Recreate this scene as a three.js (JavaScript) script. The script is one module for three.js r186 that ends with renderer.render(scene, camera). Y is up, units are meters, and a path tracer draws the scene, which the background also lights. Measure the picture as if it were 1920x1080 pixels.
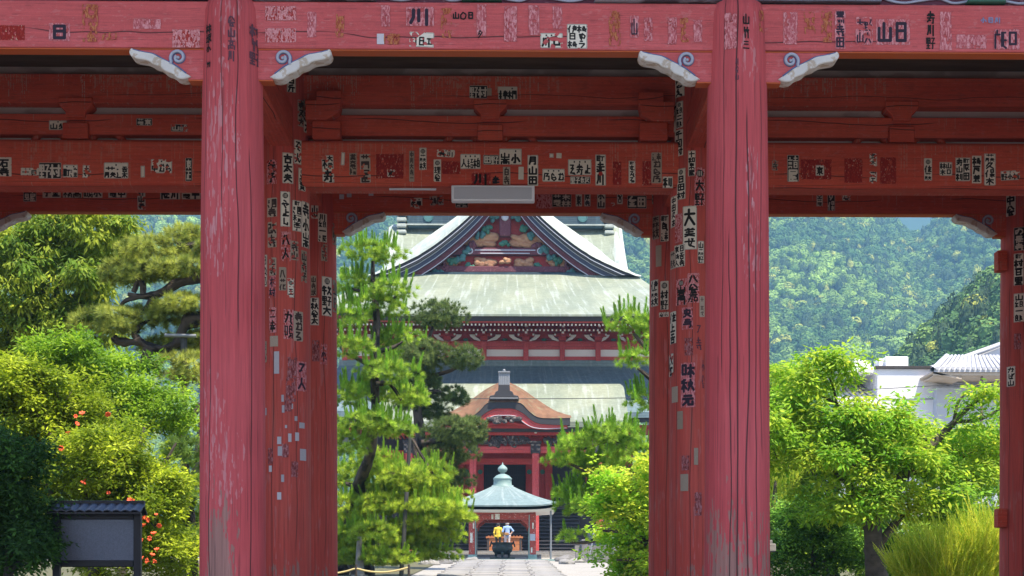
import * as THREE from 'three';
import { RoundedBoxGeometry } from 'three/addons/geometries/RoundedBoxGeometry.js';
import { mergeGeometries, mergeVertices } from 'three/addons/utils/BufferGeometryUtils.js';
import { MarchingCubes } from 'three/addons/objects/MarchingCubes.js';

// ---------------------------------------------------------------- camera, sky, sun, exposure
const scene = new THREE.Scene();
const camera = new THREE.PerspectiveCamera(2 * Math.atan(540 / 2900) * 180 / Math.PI, 16 / 9, 0.1, 6000);
camera.position.set(0.231, 1.6, 0);
camera.rotation.y = -0.8 * Math.PI / 180;
camera.setViewOffset(1920, 1080, -40.5, -590, 1920, 1080);      // a level camera with a risen lens: uprights stay upright
const renderer = new THREE.WebGLRenderer();
renderer.toneMapping = THREE.LinearToneMapping;
renderer.toneMappingExposure = 2.35;
renderer.shadowMap.enabled = true;

const sunDir = new THREE.Vector3(0.26, 0.92, 0.34).normalize();
const sun = new THREE.DirectionalLight(0xfff0da, 5.0);
sun.name = 'sun'; sun.position.copy(sunDir).multiplyScalar(200).add(new THREE.Vector3(0, 0, -45)); sun.target.position.set(0, 0, -45);
sun.castShadow = true; sun.shadow.mapSize.set(4096, 4096);
Object.assign(sun.shadow.camera, { left: -70, right: 70, top: 90, bottom: -90, near: 1, far: 500 });
scene.add(sun, sun.target);

function rng(seed) { let s = seed | 0; return () => { s = (s + 0x6d2b79f5) | 0; let t = Math.imul(s ^ (s >>> 15), 1 | s); t = (t + Math.imul(t ^ (t >>> 7), 61 | t)) ^ t; return ((t ^ (t >>> 14)) >>> 0) / 4294967296; }; }
const hash = (x, y, s) => { let h = Math.imul(x, 374761393) ^ Math.imul(y, 668265263) ^ Math.imul(s, 1274126177); h = Math.imul(h ^ (h >>> 13), 1274126177); h ^= h >>> 16; return (h >>> 0) / 4294967296; };
// value noise that repeats after px, py cells
function vn(x, y, px, py, s) {
  const ix = Math.floor(x), iy = Math.floor(y); let fx = x - ix, fy = y - iy; fx = fx * fx * (3 - 2 * fx); fy = fy * fy * (3 - 2 * fy);
  const x0 = ((ix % px) + px) % px, x1 = (x0 + 1) % px, y0 = ((iy % py) + py) % py, y1 = (y0 + 1) % py;
  const a = hash(x0, y0, s), b = hash(x1, y0, s), c = hash(x0, y1, s), d = hash(x1, y1, s);
  return a + (b - a) * fx + (c - a) * fy + (a - b - c + d) * fx * fy;
}
function fb(u, v, fu, fv, oct, s) { let a = 0.5, t = 0, n = 0; for (let i = 0; i < oct; i++) { t += a * vn(u * fu, v * fv, fu, fv, s + i * 17); n += a; a *= 0.5; fu *= 2; fv *= 2; } return t / n; }
const clamp = THREE.MathUtils.clamp, lerp = THREE.MathUtils.lerp, sstep = (a, b, x) => { const t = clamp((x - a) / (b - a), 0, 1); return t * t * (3 - 2 * t); };
const mix3 = (a, b, t) => [a[0] + (b[0] - a[0]) * t, a[1] + (b[1] - a[1]) * t, a[2] + (b[2] - a[2]) * t];
const toS = (c) => { c = clamp(c, 0, 1); return 255 * (c <= 0.0031308 ? 12.92 * c : 1.055 * Math.pow(c, 1 / 2.4) - 0.055); };

// one clear summer sky with a thin, even veil of cloud
{
  const W = 512, H = 256, d = new Float32Array(W * H * 4), zen = [0.13, 0.31, 0.84], hor = [1.12, 1.16, 1.16];
  for (let r = 0; r < H; r++) {
    const el = ((r + 0.5) / H - 0.5) * Math.PI, y = Math.sin(el);
    for (let c = 0; c < W; c++) {
      const az = ((c + 0.5) / W - 0.5) * 2 * Math.PI, x = Math.cos(az) * Math.cos(el), z = Math.sin(az) * Math.cos(el);
      const t = Math.pow(clamp(y, 0, 1), 0.55), cl = sstep(0.45, 0.75, fb(c / W, (r / H), 8, 6, 4, 5)) * sstep(0, 0.25, y) * 0.4;
      const glow = Math.pow(clamp(x * sunDir.x + y * sunDir.y + z * sunDir.z, 0, 1), 12) * 0.35;
      let col = y > 0 ? mix3(mix3(hor, zen, t), [1, 1, 1], cl) : [0.42, 0.41, 0.36];
      const k = y > 0 ? 0.74 : 0.5, o = (r * W + c) * 4;
      d[o] = (col[0] + glow) * k; d[o + 1] = (col[1] + glow) * k; d[o + 2] = (col[2] + glow * 0.9) * k; d[o + 3] = 1;
    }
  }
  const t = new THREE.DataTexture(d, W, H, THREE.RGBAFormat, THREE.FloatType);
  t.mapping = THREE.EquirectangularReflectionMapping; t.magFilter = THREE.LinearFilter; t.minFilter = THREE.LinearFilter; t.wrapS = THREE.RepeatWrapping; t.needsUpdate = true;
  scene.background = t; scene.environment = t;
}
scene.fog = new THREE.FogExp2(new THREE.Color(0.30, 0.64, 1.0), 0.00029);

// ---------------------------------------------------------------- helpers
const V = (x, y, z) => new THREE.Vector3(x, y, z);
const taken = {};
function numbered(n) { const k = taken[n] = (taken[n] ?? -1) + 1; return k ? n + '_' + String(k).padStart(3, '0') : n; }
function part(name, geo, mat, parent) {
  const m = new THREE.Mesh(Array.isArray(geo) ? merge(geo) : geo, mat); m.name = name; m.castShadow = m.receiveShadow = true; parent.add(m); return m;
}
function tag(o, label, category, group) { o.userData.label = label; if (category) o.userData.category = category; if (group) o.userData.group = group; return o; }
function thing(name, label, category, pos = [0, 0, 0], turn = 0, group) {
  const g = new THREE.Group(); g.name = numbered(name); g.position.set(...pos); g.rotation.y = turn; scene.add(g); return tag(g, label, category, group);
}
function structure(name, geo, mat) { const m = part(name, geo, mat, scene); m.userData.kind = 'structure'; return m; }
function merge(list) {
  const any = list.some((g) => !g.index);
  const gs = list.map((g) => { const q = any && g.index ? g.toNonIndexed() : g; for (const k of Object.keys(q.attributes)) if (!['position', 'normal', 'uv', 'color'].includes(k)) q.deleteAttribute(k); return q; });
  return mergeGeometries(gs);
}
// uv in metres by the face's main direction; grain = axis that u follows
function uvm(g, grain = 'x', ou = 0, ov = 0) {
  const p = g.attributes.position, n = g.attributes.normal, uv = new Float32Array(p.count * 2);
  for (let i = 0; i < p.count; i++) {
    const x = p.getX(i), y = p.getY(i), z = p.getZ(i), ax = Math.abs(n.getX(i)), ay = Math.abs(n.getY(i)), az = Math.abs(n.getZ(i));
    let a, b;
    if (grain === 'x') { if (ax > ay && ax > az) { a = z; b = y; } else { a = x; b = az > ay ? y : z; } }
    else if (grain === 'y') { if (ay > ax && ay > az) { a = x; b = z; } else { a = y; b = az > ax ? x : z; } }
    else { if (az > ay && az > ax) { a = x; b = y; } else { a = z; b = ax > ay ? y : x; } }
    uv[i * 2] = a + ou; uv[i * 2 + 1] = b + ov;
  }
  g.setAttribute('uv', new THREE.BufferAttribute(uv, 2)); return g;
}
function box(w, h, d, x = 0, y = 0, z = 0, grain = 'x', r = 0.012) {   // centre x, z; y is the underside
  const q = Math.min(r, w * 0.3, h * 0.3, d * 0.3), g = q > 0.003 ? new RoundedBoxGeometry(w, h, d, 1, q) : new THREE.BoxGeometry(w, h, d);
  g.translate(x, y + h / 2, z); return uvm(g, grain, x * 0.37 + z * 0.61, y * 0.53);
}
// a sheet from f(u, v), uv given in metres by su, sv
function sheet(f, nu, nv, su = 1, sv = 1) {
  const pos = [], uv = [], idx = [];
  for (let j = 0; j <= nv; j++) for (let i = 0; i <= nu; i++) { const p = f(i / nu, j / nv); pos.push(p.x, p.y, p.z); uv.push(i / nu * su, j / nv * sv); }
  for (let j = 0; j < nv; j++) for (let i = 0; i < nu; i++) { const a = j * (nu + 1) + i, b = a + 1, c = a + nu + 1, e = c + 1; idx.push(a, b, e, a, e, c); }
  const g = new THREE.BufferGeometry(); g.setAttribute('position', new THREE.Float32BufferAttribute(pos, 3)); g.setAttribute('uv', new THREE.Float32BufferAttribute(uv, 2)); g.setIndex(idx); g.computeVertexNormals(); return g;
}
// a slab: the sheet, its copy lowered by t, and the rim that closes them
function slab(f, nu, nv, t, su, sv, dir = V(0, -1, 0)) {
  const low = (u, v) => f(u, v).addScaledVector(dir, t), top = sheet(f, nu, nv, su, sv), bot = sheet(low, nu, nv, su, sv); bot.index.array.reverse(); bot.computeVertexNormals();
  const rim = (a, n, s) => sheet((u, v) => { const p = a(u); return v < 0.5 ? f(...p) : low(...p); }, n, 1, s, t);
  return merge([top, bot, rim((u) => [u, 0], nu, su), rim((u) => [u, 1], nu, su), rim((u) => [0, u], nv, sv), rim((u) => [1, u], nv, sv)]);
}
function curveAt(pts) { const xs = pts.map((p) => p[0]); return (x) => { let i = 0; while (i < xs.length - 2 && x > xs[i + 1]) i++; const t = clamp((x - xs[i]) / (xs[i + 1] - xs[i]), 0, 1); const p = (k) => pts[clamp(k, 0, pts.length - 1)][1]; const [a, b, c, d] = [p(i - 1), p(i), p(i + 1), p(i + 2)]; return b + 0.5 * t * (c - a + t * (2 * a - 5 * b + 4 * c - d + t * (3 * (b - c) + d - a))); }; }
function extrude(shape, depth, bevel = 0.01, seg = 6) { return new THREE.ExtrudeGeometry(shape, { depth, bevelEnabled: bevel > 0, bevelSize: bevel, bevelThickness: bevel, bevelSegments: 1, curveSegments: seg }); }
function poly(pts) { const s = new THREE.Shape(); pts.forEach(([x, y], i) => (i ? s.lineTo(x, y) : s.moveTo(x, y))); s.closePath(); return s; }
// a tapering, bending limb through points [x, y, z, r]
function limb(pts, sides = 7, wob = 0.1, seed = 1, per = 5) {
  const c = new THREE.CatmullRomCurve3(pts.map((p) => V(p[0], p[1], p[2])), false, 'centripetal'), n = Math.max(3, (pts.length - 1) * per), fr = c.computeFrenetFrames(n, false), rr = curveAt(pts.map((p, i) => [i, p[3]])), L = c.getLength();
  const total = pts.length - 1, pos = [], uv = [], idx = [];
  for (let i = 0; i <= n; i++) {
    const p = c.getPoint(i / n), r = rr(i / n * total), N = fr.normals[i], B = fr.binormals[i];
    for (let j = 0; j <= sides; j++) { const a = j / sides * Math.PI * 2, k = r * (1 + wob * (hash(i, j % sides, seed) - 0.5) * 2); pos.push(p.x + (N.x * Math.cos(a) + B.x * Math.sin(a)) * k, p.y + (N.y * Math.cos(a) + B.y * Math.sin(a)) * k, p.z + (N.z * Math.cos(a) + B.z * Math.sin(a)) * k); uv.push(j / sides * 0.6, i / n * L); }
  }
  for (let i = 0; i < n; i++) for (let j = 0; j < sides; j++) { const a = i * (sides + 1) + j, b = a + sides + 1; idx.push(a, a + 1, b + 1, a, b + 1, b); }
  const s0 = pos.length / 3, p1 = c.getPoint(1); pos.push(p1.x, p1.y, p1.z); uv.push(0, L); for (let j = 0; j < sides; j++) idx.push(n * (sides + 1) + j, n * (sides + 1) + j + 1, s0);
  const g = new THREE.BufferGeometry(); g.setAttribute('position', new THREE.Float32BufferAttribute(pos, 3)); g.setAttribute('uv', new THREE.Float32BufferAttribute(uv, 2)); g.setIndex(idx); g.computeVertexNormals(); return g;
}

// ---------------------------------------------------------------- textures and materials
function dataTex(W, H, f, srgb = true) {
  const d = new Uint8Array(W * H * 4);
  for (let y = 0; y < H; y++) for (let x = 0; x < W; x++) { const c = f((x + 0.5) / W, (y + 0.5) / H, x, y), o = (y * W + x) * 4; if (srgb) { d[o] = toS(c[0]); d[o + 1] = toS(c[1]); d[o + 2] = toS(c[2]); } else d[o] = d[o + 1] = d[o + 2] = clamp(c, 0, 1) * 255; d[o + 3] = 255; }
  const t = new THREE.DataTexture(d, W, H); t.wrapS = t.wrapT = THREE.RepeatWrapping; t.magFilter = THREE.LinearFilter; t.minFilter = THREE.LinearFilter; if (srgb) t.colorSpace = THREE.SRGBColorSpace; t.needsUpdate = true; return t;
}
const std = (o) => new THREE.MeshStandardMaterial({ roughness: 0.8, ...o });
const rgb = (r, g, b) => new THREE.Color().setRGB(r, g, b);
// a pair of maps from one function f(u,v) -> [r,g,b,height]; size = metres that one repeat covers
function mapped(W, H, size, f, o = {}, bump = 0.01) {
  const hgt = new Float32Array(W * H), map = dataTex(W, H, (u, v, x, y) => { const c = f(u, v); hgt[y * W + x] = c[3]; return c; }), bm = dataTex(W, H, (u, v, x, y) => hgt[y * W + x], false);
  map.repeat.set(1 / size[0], 1 / size[1]); bm.repeat.copy(map.repeat);
  return std({ map, bumpMap: bm, bumpScale: bump, ...o });
}
// distance from a wandering crack line v = c + wander(u), broken where the gate noise is low
const crack = (u, v, c, amp, s, w, gate = 0.35) => { const y = c + (fb(u, 0.3, 6, 1, 3, s) - 0.5) * amp, on = sstep(gate, gate + 0.12, fb(u, 0.7, 5, 1, 2, s + 9)); return on * (1 - sstep(w * 0.4, w, Math.abs(v - y))); };
const TAU = Math.PI * 2;
// red painted timber, grain along u
function redWood(seed, base, o = {}) {
  const chalk = o.chalk ?? 0.2, drip = o.drip ?? 0, W = o.W ?? 2048, H = o.H ?? 256, size = o.size ?? [4.4, 0.55];
  return mapped(W, H, size, (u, v) => {
    const low = fb(u, v, 5, 2, 4, seed), grain = fb(u, v, 10, 60, 3, seed + 3), fine = vn(u * 700, v * 90, 700, 90, seed + 5);
    let c = mix3(base, [base[0] * 1.18, base[1] * 1.45, base[2] * 1.5], sstep(0.35, 0.75, low) * 0.8), h = 0.6 + (grain - 0.5) * 0.5;
    const g = 1 + (grain - 0.5) * 0.35 + (fine - 0.5) * 0.12; c = [c[0] * g, c[1] * g, c[2] * g];
    const ch = sstep(0.66, 0.76, fb(u, v, 90, 26, 4, seed + 21)) * chalk; c = mix3(c, [0.60, 0.36, 0.34], ch);
    const dirt = sstep(0.56, 0.76, fb(u, v, 60, 16, 4, seed + 33)) * 0.4; c = mix3(c, [0.10, 0.028, 0.025], dirt * (o.dirt ?? 0.5));
    if (drip) { const col = Math.floor(u * 420), start = hash(col, 1, seed), len = 0.12 + 0.88 * Math.pow(hash(col, 2, seed), 1.6), on = hash(col, 3, seed) < drip * sstep(0.3, 0.7, fb(u, 0, 6, 1, 2, seed + 50)) * 1.4 ? 1 : 0; const along = 1 - v, inx = Math.abs(u * 420 - col - 0.5) < 0.14 + 0.3 * hash(col, 4, seed) ? 1 : 0; if (on && inx && along < len * 0.9 && fb(u, v, 260, 20, 2, seed + 60) > 0.46 - 0.1 * start) c = mix3(c, [0.45, 0.36, 0.25], (o.dripTone ?? 0.6) * (0.4 + 0.6 * hash(col, 6, seed))); }
    let k = 0; for (let i = 0; i < (o.cracks ?? 2); i++) k = Math.max(k, crack(u, v, 0.28 + 0.33 * i, 0.22, seed + 70 + i * 5, 0.013, 0.3 + 0.15 * i)); k = Math.max(k, sstep(0.80, 0.86, vn(u * 40, v * 90, 40, 90, seed + 90)) * 0.25);
    c = mix3(c, [0.03, 0.012, 0.012], k * 0.85); h -= k * 0.6;
    return [c[0], c[1], c[2], h];
  }, { roughness: o.rough ?? 0.8 }, 0.004);
}
// a pillar's paint, u round the shaft (0.5 faces the approach), v = height / 7
function pillarPaint(seed, o) {
  const W = 1024, H = o.H ?? 1536, base = o.base, m = mapped(W, H, [1, 1], (u, v) => {
    const low = fb(u, v, 4, 6, 4, seed), grain = fb(u, v, 90, 9, 3, seed + 3), fine = vn(u * 260, v * 60, 260, 60, seed + 4);
    let c = mix3(base, [base[0] * 1.2, base[1] * 1.6, base[2] * 1.6], sstep(0.35, 0.7, low) * 0.45), h = 0.6 + (grain - 0.5) * 0.6; const g = 1 + (grain - 0.5) * 0.4 + (fine - 0.5) * 0.16; c = [c[0] * g, c[1] * g, c[2] * g];
    const sc = fb(u, v, 34, 26, 4, seed + 11);
    let scuff = sstep(0.66, 0.72, sc) * (o.scuff ?? 0.5);
    for (const [pu, pv, ru, rv, s] of o.scuffs ?? []) { const e = 1 - Math.hypot((u - pu) / ru, (v - pv) / rv); if (e > 0) scuff = Math.max(scuff, sstep(0.57, 0.63, fb(u, v, 110, 90, 4, seed + 12) + e * 0.16 - 0.03) * s); }
    scuff *= sstep(0.38, 0.62, fb(u, v, 150, 40, 3, seed + 13)); c = mix3(c, [0.55, 0.33, 0.33], scuff);
    let bare = 0; for (const [pu, pv, ru, rv] of o.bare ?? []) { const e = 1 - Math.hypot((u - pu) / ru, (v - pv) / rv); if (e > -0.5) bare = Math.max(bare, sstep(0.5, 0.56, fb(u, v, 120, 70, 4, seed + 15) * 0.72 + fb(u, v, 12, 18, 3, seed + 16) * 0.28 + clamp(e, -0.5, 0.5) * 0.34 - 0.02)); }
    bare = Math.max(bare, sstep(0.70, 0.74, fb(u, v, 40, 10, 4, seed + 18)) * (o.flake ?? 0));
    const wood = [0.26, 0.155, 0.125].map((x) => x * (0.7 + 0.7 * grain)); c = mix3(c, wood, bare * 0.85); h -= bare * 0.12;
    let k = 0; for (const [cu, amp, w, v0, v1] of o.cracks) { const x = cu + (fb(0.3, v, 1, 7, 3, seed + Math.round(cu * 999)) - 0.5) * amp, on = sstep(v0, v0 + 0.03, v) * (1 - sstep(v1 - 0.03, v1, v)); k = Math.max(k, on * (1 - sstep(w * 0.3, w, Math.abs(u - x)))); }
    k = Math.max(k, sstep(0.82, 0.9, vn(u * 260, v * 12, 260, 12, seed + 20)) * 0.4);
    c = mix3(c, [0.035, 0.014, 0.014], k * 0.9); h -= k * 0.6;
    return [c[0], c[1], c[2], h];
  }, { roughness: 0.8 }, 0.006);
  return m;
}
const copper = (seed, a, b, c2) => mapped(1024, 1024, [7, 7], (u, v) => {
  const rows = v * 40, row = Math.floor(rows), fr = rows - row, cols = u * 14 + (row % 2) * 0.5, colI = Math.floor(cols), fc = cols - colI;
  const low = fb(u, v, 4, 3, 4, seed), str = fb(u, v, 40, 4, 4, seed + 4), pan = hash(colI % 14, row, seed), sp = fb(u, v, 60, 60, 3, seed + 8);
  let col = mix3(a, b, sstep(0.3, 0.7, low)); col = mix3(col, c2, sstep(0.5, 0.8, str) * 0.6); const k = 0.88 + 0.2 * pan * 0.6 + (sp - 0.5) * 0.3; col = col.map((x) => x * k);
  const seam = Math.max(1 - sstep(0.04, 0.16, fr), (1 - sstep(0.01, 0.03, fc)) * 0.7); col = col.map((x) => x * (1 - 0.25 * seam));
  return [...col, 0.35 + 0.5 * fr - seam * 0.2];
}, { roughness: 0.62, metalness: 0.0 }, 0.02);
const M = {};
M.pillarL = pillarPaint(11, { base: [0.47, 0.066, 0.070], scuffs: [[0.47, 0.70, 0.10, 0.10, 0.5], [0.44, 0.58, 0.08, 0.05, 0.6], [0.42, 0.36, 0.08, 0.06, 0.45], [0.48, 0.30, 0.12, 0.05, 0.45], [0.5, 0.86, 0.08, 0.05, 0.5]], bare: [[0.46, 0.17, 0.075, 0.085], [0.60, 0.10, 0.06, 0.05]], scuff: 0.0, cracks: [[0.40, 0.05, 0.004, 0.1, 0.5], [0.55, 0.05, 0.004, 0.45, 0.95], [0.47, 0.04, 0.003, 0.6, 1], [0.62, 0.03, 0.004, 0.05, 0.7], [0.36, 0.03, 0.003, 0.3, 0.9]] });
M.pillarR = pillarPaint(29, { base: [0.47, 0.066, 0.070], scuffs: [[0.56, 0.57, 0.06, 0.06, 0.5], [0.56, 0.66, 0.04, 0.04, 0.7], [0.55, 0.82, 0.06, 0.05, 0.5]], bare: [[0.42, 0.12, 0.13, 0.13], [0.58, 0.10, 0.14, 0.11]], scuff: 0.0, flake: 0.0, cracks: [[0.475, 0.025, 0.006, 0.05, 0.92], [0.53, 0.03, 0.0055, 0.05, 0.75], [0.44, 0.03, 0.004, 0.1, 0.6], [0.58, 0.02, 0.004, 0.15, 0.6], [0.40, 0.03, 0.003, 0.4, 0.95], [0.61, 0.03, 0.003, 0.3, 0.8]] });
M.pillarIn = pillarPaint(47, { base: [0.47, 0.064, 0.045], H: 1024, scuff: 0.2, bare: [[0.5, 0.12, 0.2, 0.06]], flake: 0.25, cracks: [[0.45, 0.04, 0.003, 0.1, 0.9], [0.6, 0.04, 0.003, 0.2, 0.8], [0.35, 0.04, 0.003, 0.1, 0.7]] });
M.beamOut = redWood(3, [0.54, 0.094, 0.092], { chalk: 0.15, cracks: 1, dirt: 0.3 });
M.beamIn = redWood(8, [0.52, 0.072, 0.036], { chalk: 0.12, drip: 0.4, cracks: 1, dirt: 0.3, rough: 0.95 });
M.beamDrip = redWood(14, [0.52, 0.072, 0.036], { chalk: 0.1, drip: 0.9, dripTone: 0.85, cracks: 1, dirt: 0.6, rough: 0.95 });
M.beamEdge = std({ color: rgb(0.50, 0.10, 0.018), roughness: 0.7 });
M.ceiling = mapped(512, 256, [3, 1], (u, v) => { const n = fb(u, v, 8, 40, 3, 61); return [...[0.15, 0.105, 0.075].map((x) => x * (0.7 + 0.6 * n)), n]; }, { roughness: 0.95 }, 0.003);
M.plaster = mapped(512, 512, [2, 2], (u, v) => { const n = fb(u, v, 8, 8, 5, 71), s = sstep(0.55, 0.7, fb(u, v, 5, 9, 4, 77)); const c = mix3([0.64, 0.61, 0.53], [0.36, 0.3, 0.23], s * 0.6); const k = 0.85 + 0.3 * n; return [c[0] * k, c[1] * k, c[2] * k, n]; }, { roughness: 0.9 }, 0.004);
M.scroll = mapped(256, 256, [0.4, 0.4], (u, v) => { const n = fb(u, v, 6, 6, 4, 81), s = sstep(0.55, 0.66, fb(u, v, 9, 9, 4, 83)); const c = mix3([0.68, 0.66, 0.60], [0.45, 0.33, 0.20], s * 0.7); return [...c.map((x) => x * (0.85 + 0.25 * n)), n]; }, { roughness: 0.75 }, 0.003);
M.scrollBlue = std({ color: rgb(0.10, 0.15, 0.30), roughness: 0.7 });
M.scrollPale = std({ color: rgb(0.40, 0.43, 0.50), roughness: 0.7 });
M.greenPaint = std({ color: rgb(0.03, 0.13, 0.09), roughness: 0.65 });
M.weathered = mapped(1024, 256, [4, 1], (u, v) => { const n = fb(u, v, 12, 50, 3, 91), s = sstep(0.5, 0.62, fb(u, v, 14, 5, 4, 93)), c = mix3([0.06, 0.05, 0.065], [0.33, 0.36, 0.42], s * 0.8); return [...c.map((x) => x * (0.7 + 0.6 * n)), n]; }, { roughness: 0.8 }, 0.004);
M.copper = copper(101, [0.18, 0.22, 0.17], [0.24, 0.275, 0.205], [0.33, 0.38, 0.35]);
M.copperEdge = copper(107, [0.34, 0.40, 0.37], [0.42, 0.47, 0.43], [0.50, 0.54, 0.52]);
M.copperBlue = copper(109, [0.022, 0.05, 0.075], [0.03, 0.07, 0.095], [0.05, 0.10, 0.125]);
M.copperShaded = copper(117, [0.095, 0.155, 0.185], [0.12, 0.19, 0.22], [0.18, 0.25, 0.27]);  // lower roof copper, with the blue eave shade put into its colour
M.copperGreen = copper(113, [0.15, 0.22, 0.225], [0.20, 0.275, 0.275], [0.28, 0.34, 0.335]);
M.bark = mapped(512, 1024, [0.6, 1.4], (u, v) => { const a = fb(u, v, 8, 6, 4, 121), b = fb(u, v, 22, 14, 3, 125), k = sstep(0.35, 0.6, a); const c = mix3([0.012, 0.010, 0.009], [0.085, 0.066, 0.054], k * (0.4 + 0.8 * b)); return [...c, k * 0.8 + b * 0.2]; }, { roughness: 0.95 }, 0.03);
M.barkGrey = mapped(512, 512, [0.5, 0.8], (u, v) => { const a = fb(u, v, 10, 8, 4, 131), b = fb(u, v, 4, 30, 3, 135); const c = mix3([0.02, 0.017, 0.014], [0.12, 0.10, 0.085], a * 0.7 + b * 0.4); return [...c, a]; }, { roughness: 0.95 }, 0.012);
M.brownRoof = mapped(512, 512, [2.5, 2.5], (u, v) => { const a = fb(u, v, 10, 6, 4, 141), b = fb(u, v, 4, 60, 3, 145), g = sstep(0.6, 0.75, fb(u, v, 6, 6, 4, 147)); let c = mix3([0.10, 0.045, 0.022], [0.22, 0.115, 0.06], a); c = mix3(c, [0.15, 0.16, 0.09], g * 0.5); return [...c.map((x) => x * (0.75 + 0.5 * b)), b]; }, { roughness: 0.85 }, 0.02);
M.stone = mapped(512, 512, [2, 2], (u, v) => { const a = fb(u, v, 6, 6, 5, 151), b = fb(u, v, 60, 60, 2, 155), s = sstep(0.6, 0.75, fb(u, v, 7, 7, 4, 157)); let c = mix3([0.17, 0.167, 0.16], [0.27, 0.265, 0.255], a); c = mix3(c, [0.12, 0.12, 0.10], s * 0.5); return [...c.map((x) => x * (0.85 + 0.3 * b)), a * 0.6 + b * 0.4]; }, { roughness: 0.92 }, 0.01);
M.stoneB = M.stone.clone(); M.stoneB.color = rgb(0.8, 0.8, 0.83); M.stoneDark = M.stone.clone(); M.stoneDark.color = rgb(0.5, 0.5, 0.5); M.stoneC = M.stone.clone(); M.stoneC.color = rgb(1.12, 1.1, 1.06);
M.forecourt = mapped(512, 512, [3, 3], (u, v) => { const b = fb(u, v, 120, 120, 2, 65), a2 = fb(u, v, 4, 4, 4, 67); return [...[0.085, 0.085, 0.088].map((x) => x * (0.6 + 0.5 * b + 0.4 * a2)), b]; }, { roughness: 0.95 }, 0.004);
M.gravel = mapped(1024, 1024, [6, 6], (u, v) => { const b = fb(u, v, 180, 180, 2, 161), a = fb(u, v, 5, 5, 4, 165); const k = 0.72 + 0.56 * b; return [...mix3([0.25, 0.24, 0.215], [0.32, 0.31, 0.285], a).map((x) => x * k), b]; }, { roughness: 0.97 }, 0.02);
M.soil = mapped(512, 512, [3, 3], (u, v) => { const b = fb(u, v, 60, 60, 3, 171), a = fb(u, v, 5, 5, 4, 175); return [...mix3([0.10, 0.075, 0.045], [0.08, 0.10, 0.035], a).map((x) => x * (0.6 + 0.8 * b)), b]; }, { roughness: 0.97 }, 0.02);
M.hallRed = redWood(203, [0.36, 0.034, 0.028], { chalk: 0.15, cracks: 1, W: 1024, size: [5, 1] });
M.hallRedPale = redWood(207, [0.45, 0.055, 0.052], { chalk: 0.25, cracks: 1, W: 1024, size: [5, 1] });
M.hallWhite = std({ color: rgb(0.76, 0.76, 0.74), roughness: 0.85 });
M.hallDark = std({ color: rgb(0.022, 0.022, 0.026), roughness: 0.7 });
M.hallBlue = std({ color: rgb(0.035, 0.045, 0.085), roughness: 0.6 });
M.hallPurple = redWood(211, [0.095, 0.02, 0.032], { chalk: 0.2, cracks: 1, W: 1024, size: [5, 1] });
M.carved = mapped(512, 512, [1.6, 1.6], (u, v) => { const a = fb(u, v, 12, 12, 4, 221); return [...mix3([0.03, 0.028, 0.03], [0.20, 0.17, 0.15], sstep(0.45, 0.75, a)), a]; }, { roughness: 0.85 }, 0.05);
M.teal = std({ color: rgb(0.05, 0.15, 0.16), roughness: 0.75 });
M.ochre = mapped(256, 256, [1.5, 1.5], (u, v) => { const a = fb(u, v, 6, 12, 4, 231); return [...mix3([0.26, 0.10, 0.05], [0.44, 0.27, 0.15], a), a]; }, { roughness: 0.8 }, 0.02);
M.stairWood = redWood(241, [0.045, 0.045, 0.052], { chalk: 0.06, cracks: 1, W: 1024, size: [4, 0.6], dirt: 0.2 });
M.boxWood = redWood(243, [0.34, 0.11, 0.035], { chalk: 0.1, cracks: 1, W: 1024, size: [3, 0.6] });
M.bronze = mapped(256, 256, [1, 1], (u, v) => { const a = fb(u, v, 8, 8, 4, 251); return [...mix3([0.022, 0.03, 0.034], [0.06, 0.09, 0.09], a), a]; }, { roughness: 0.5, metalness: 0.4 }, 0.004);
M.peeled = redWood(261, [0.34, 0.06, 0.045], { chalk: 0.95, cracks: 2, W: 1024, size: [6, 1.1], dirt: 1.0 });
M.verdigris = mapped(256, 256, [1.2, 1.2], (u, v) => { const a = fb(u, v, 6, 10, 4, 271); return [...mix3([0.10, 0.19, 0.19], [0.27, 0.37, 0.35], a), a]; }, { roughness: 0.6 }, 0.004);
M.darkWood = redWood(281, [0.035, 0.030, 0.028], { chalk: 0.05, cracks: 1, W: 1024, size: [3, 0.6], dirt: 0.2 });
M.metalGrey = std({ color: rgb(0.20, 0.215, 0.23), roughness: 0.5, metalness: 0.3 });
M.white = std({ color: rgb(0.78, 0.78, 0.77), roughness: 0.6 });
M.gardenPole = std({ color: rgb(0.035, 0.037, 0.036), roughness: 0.7 });

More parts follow.
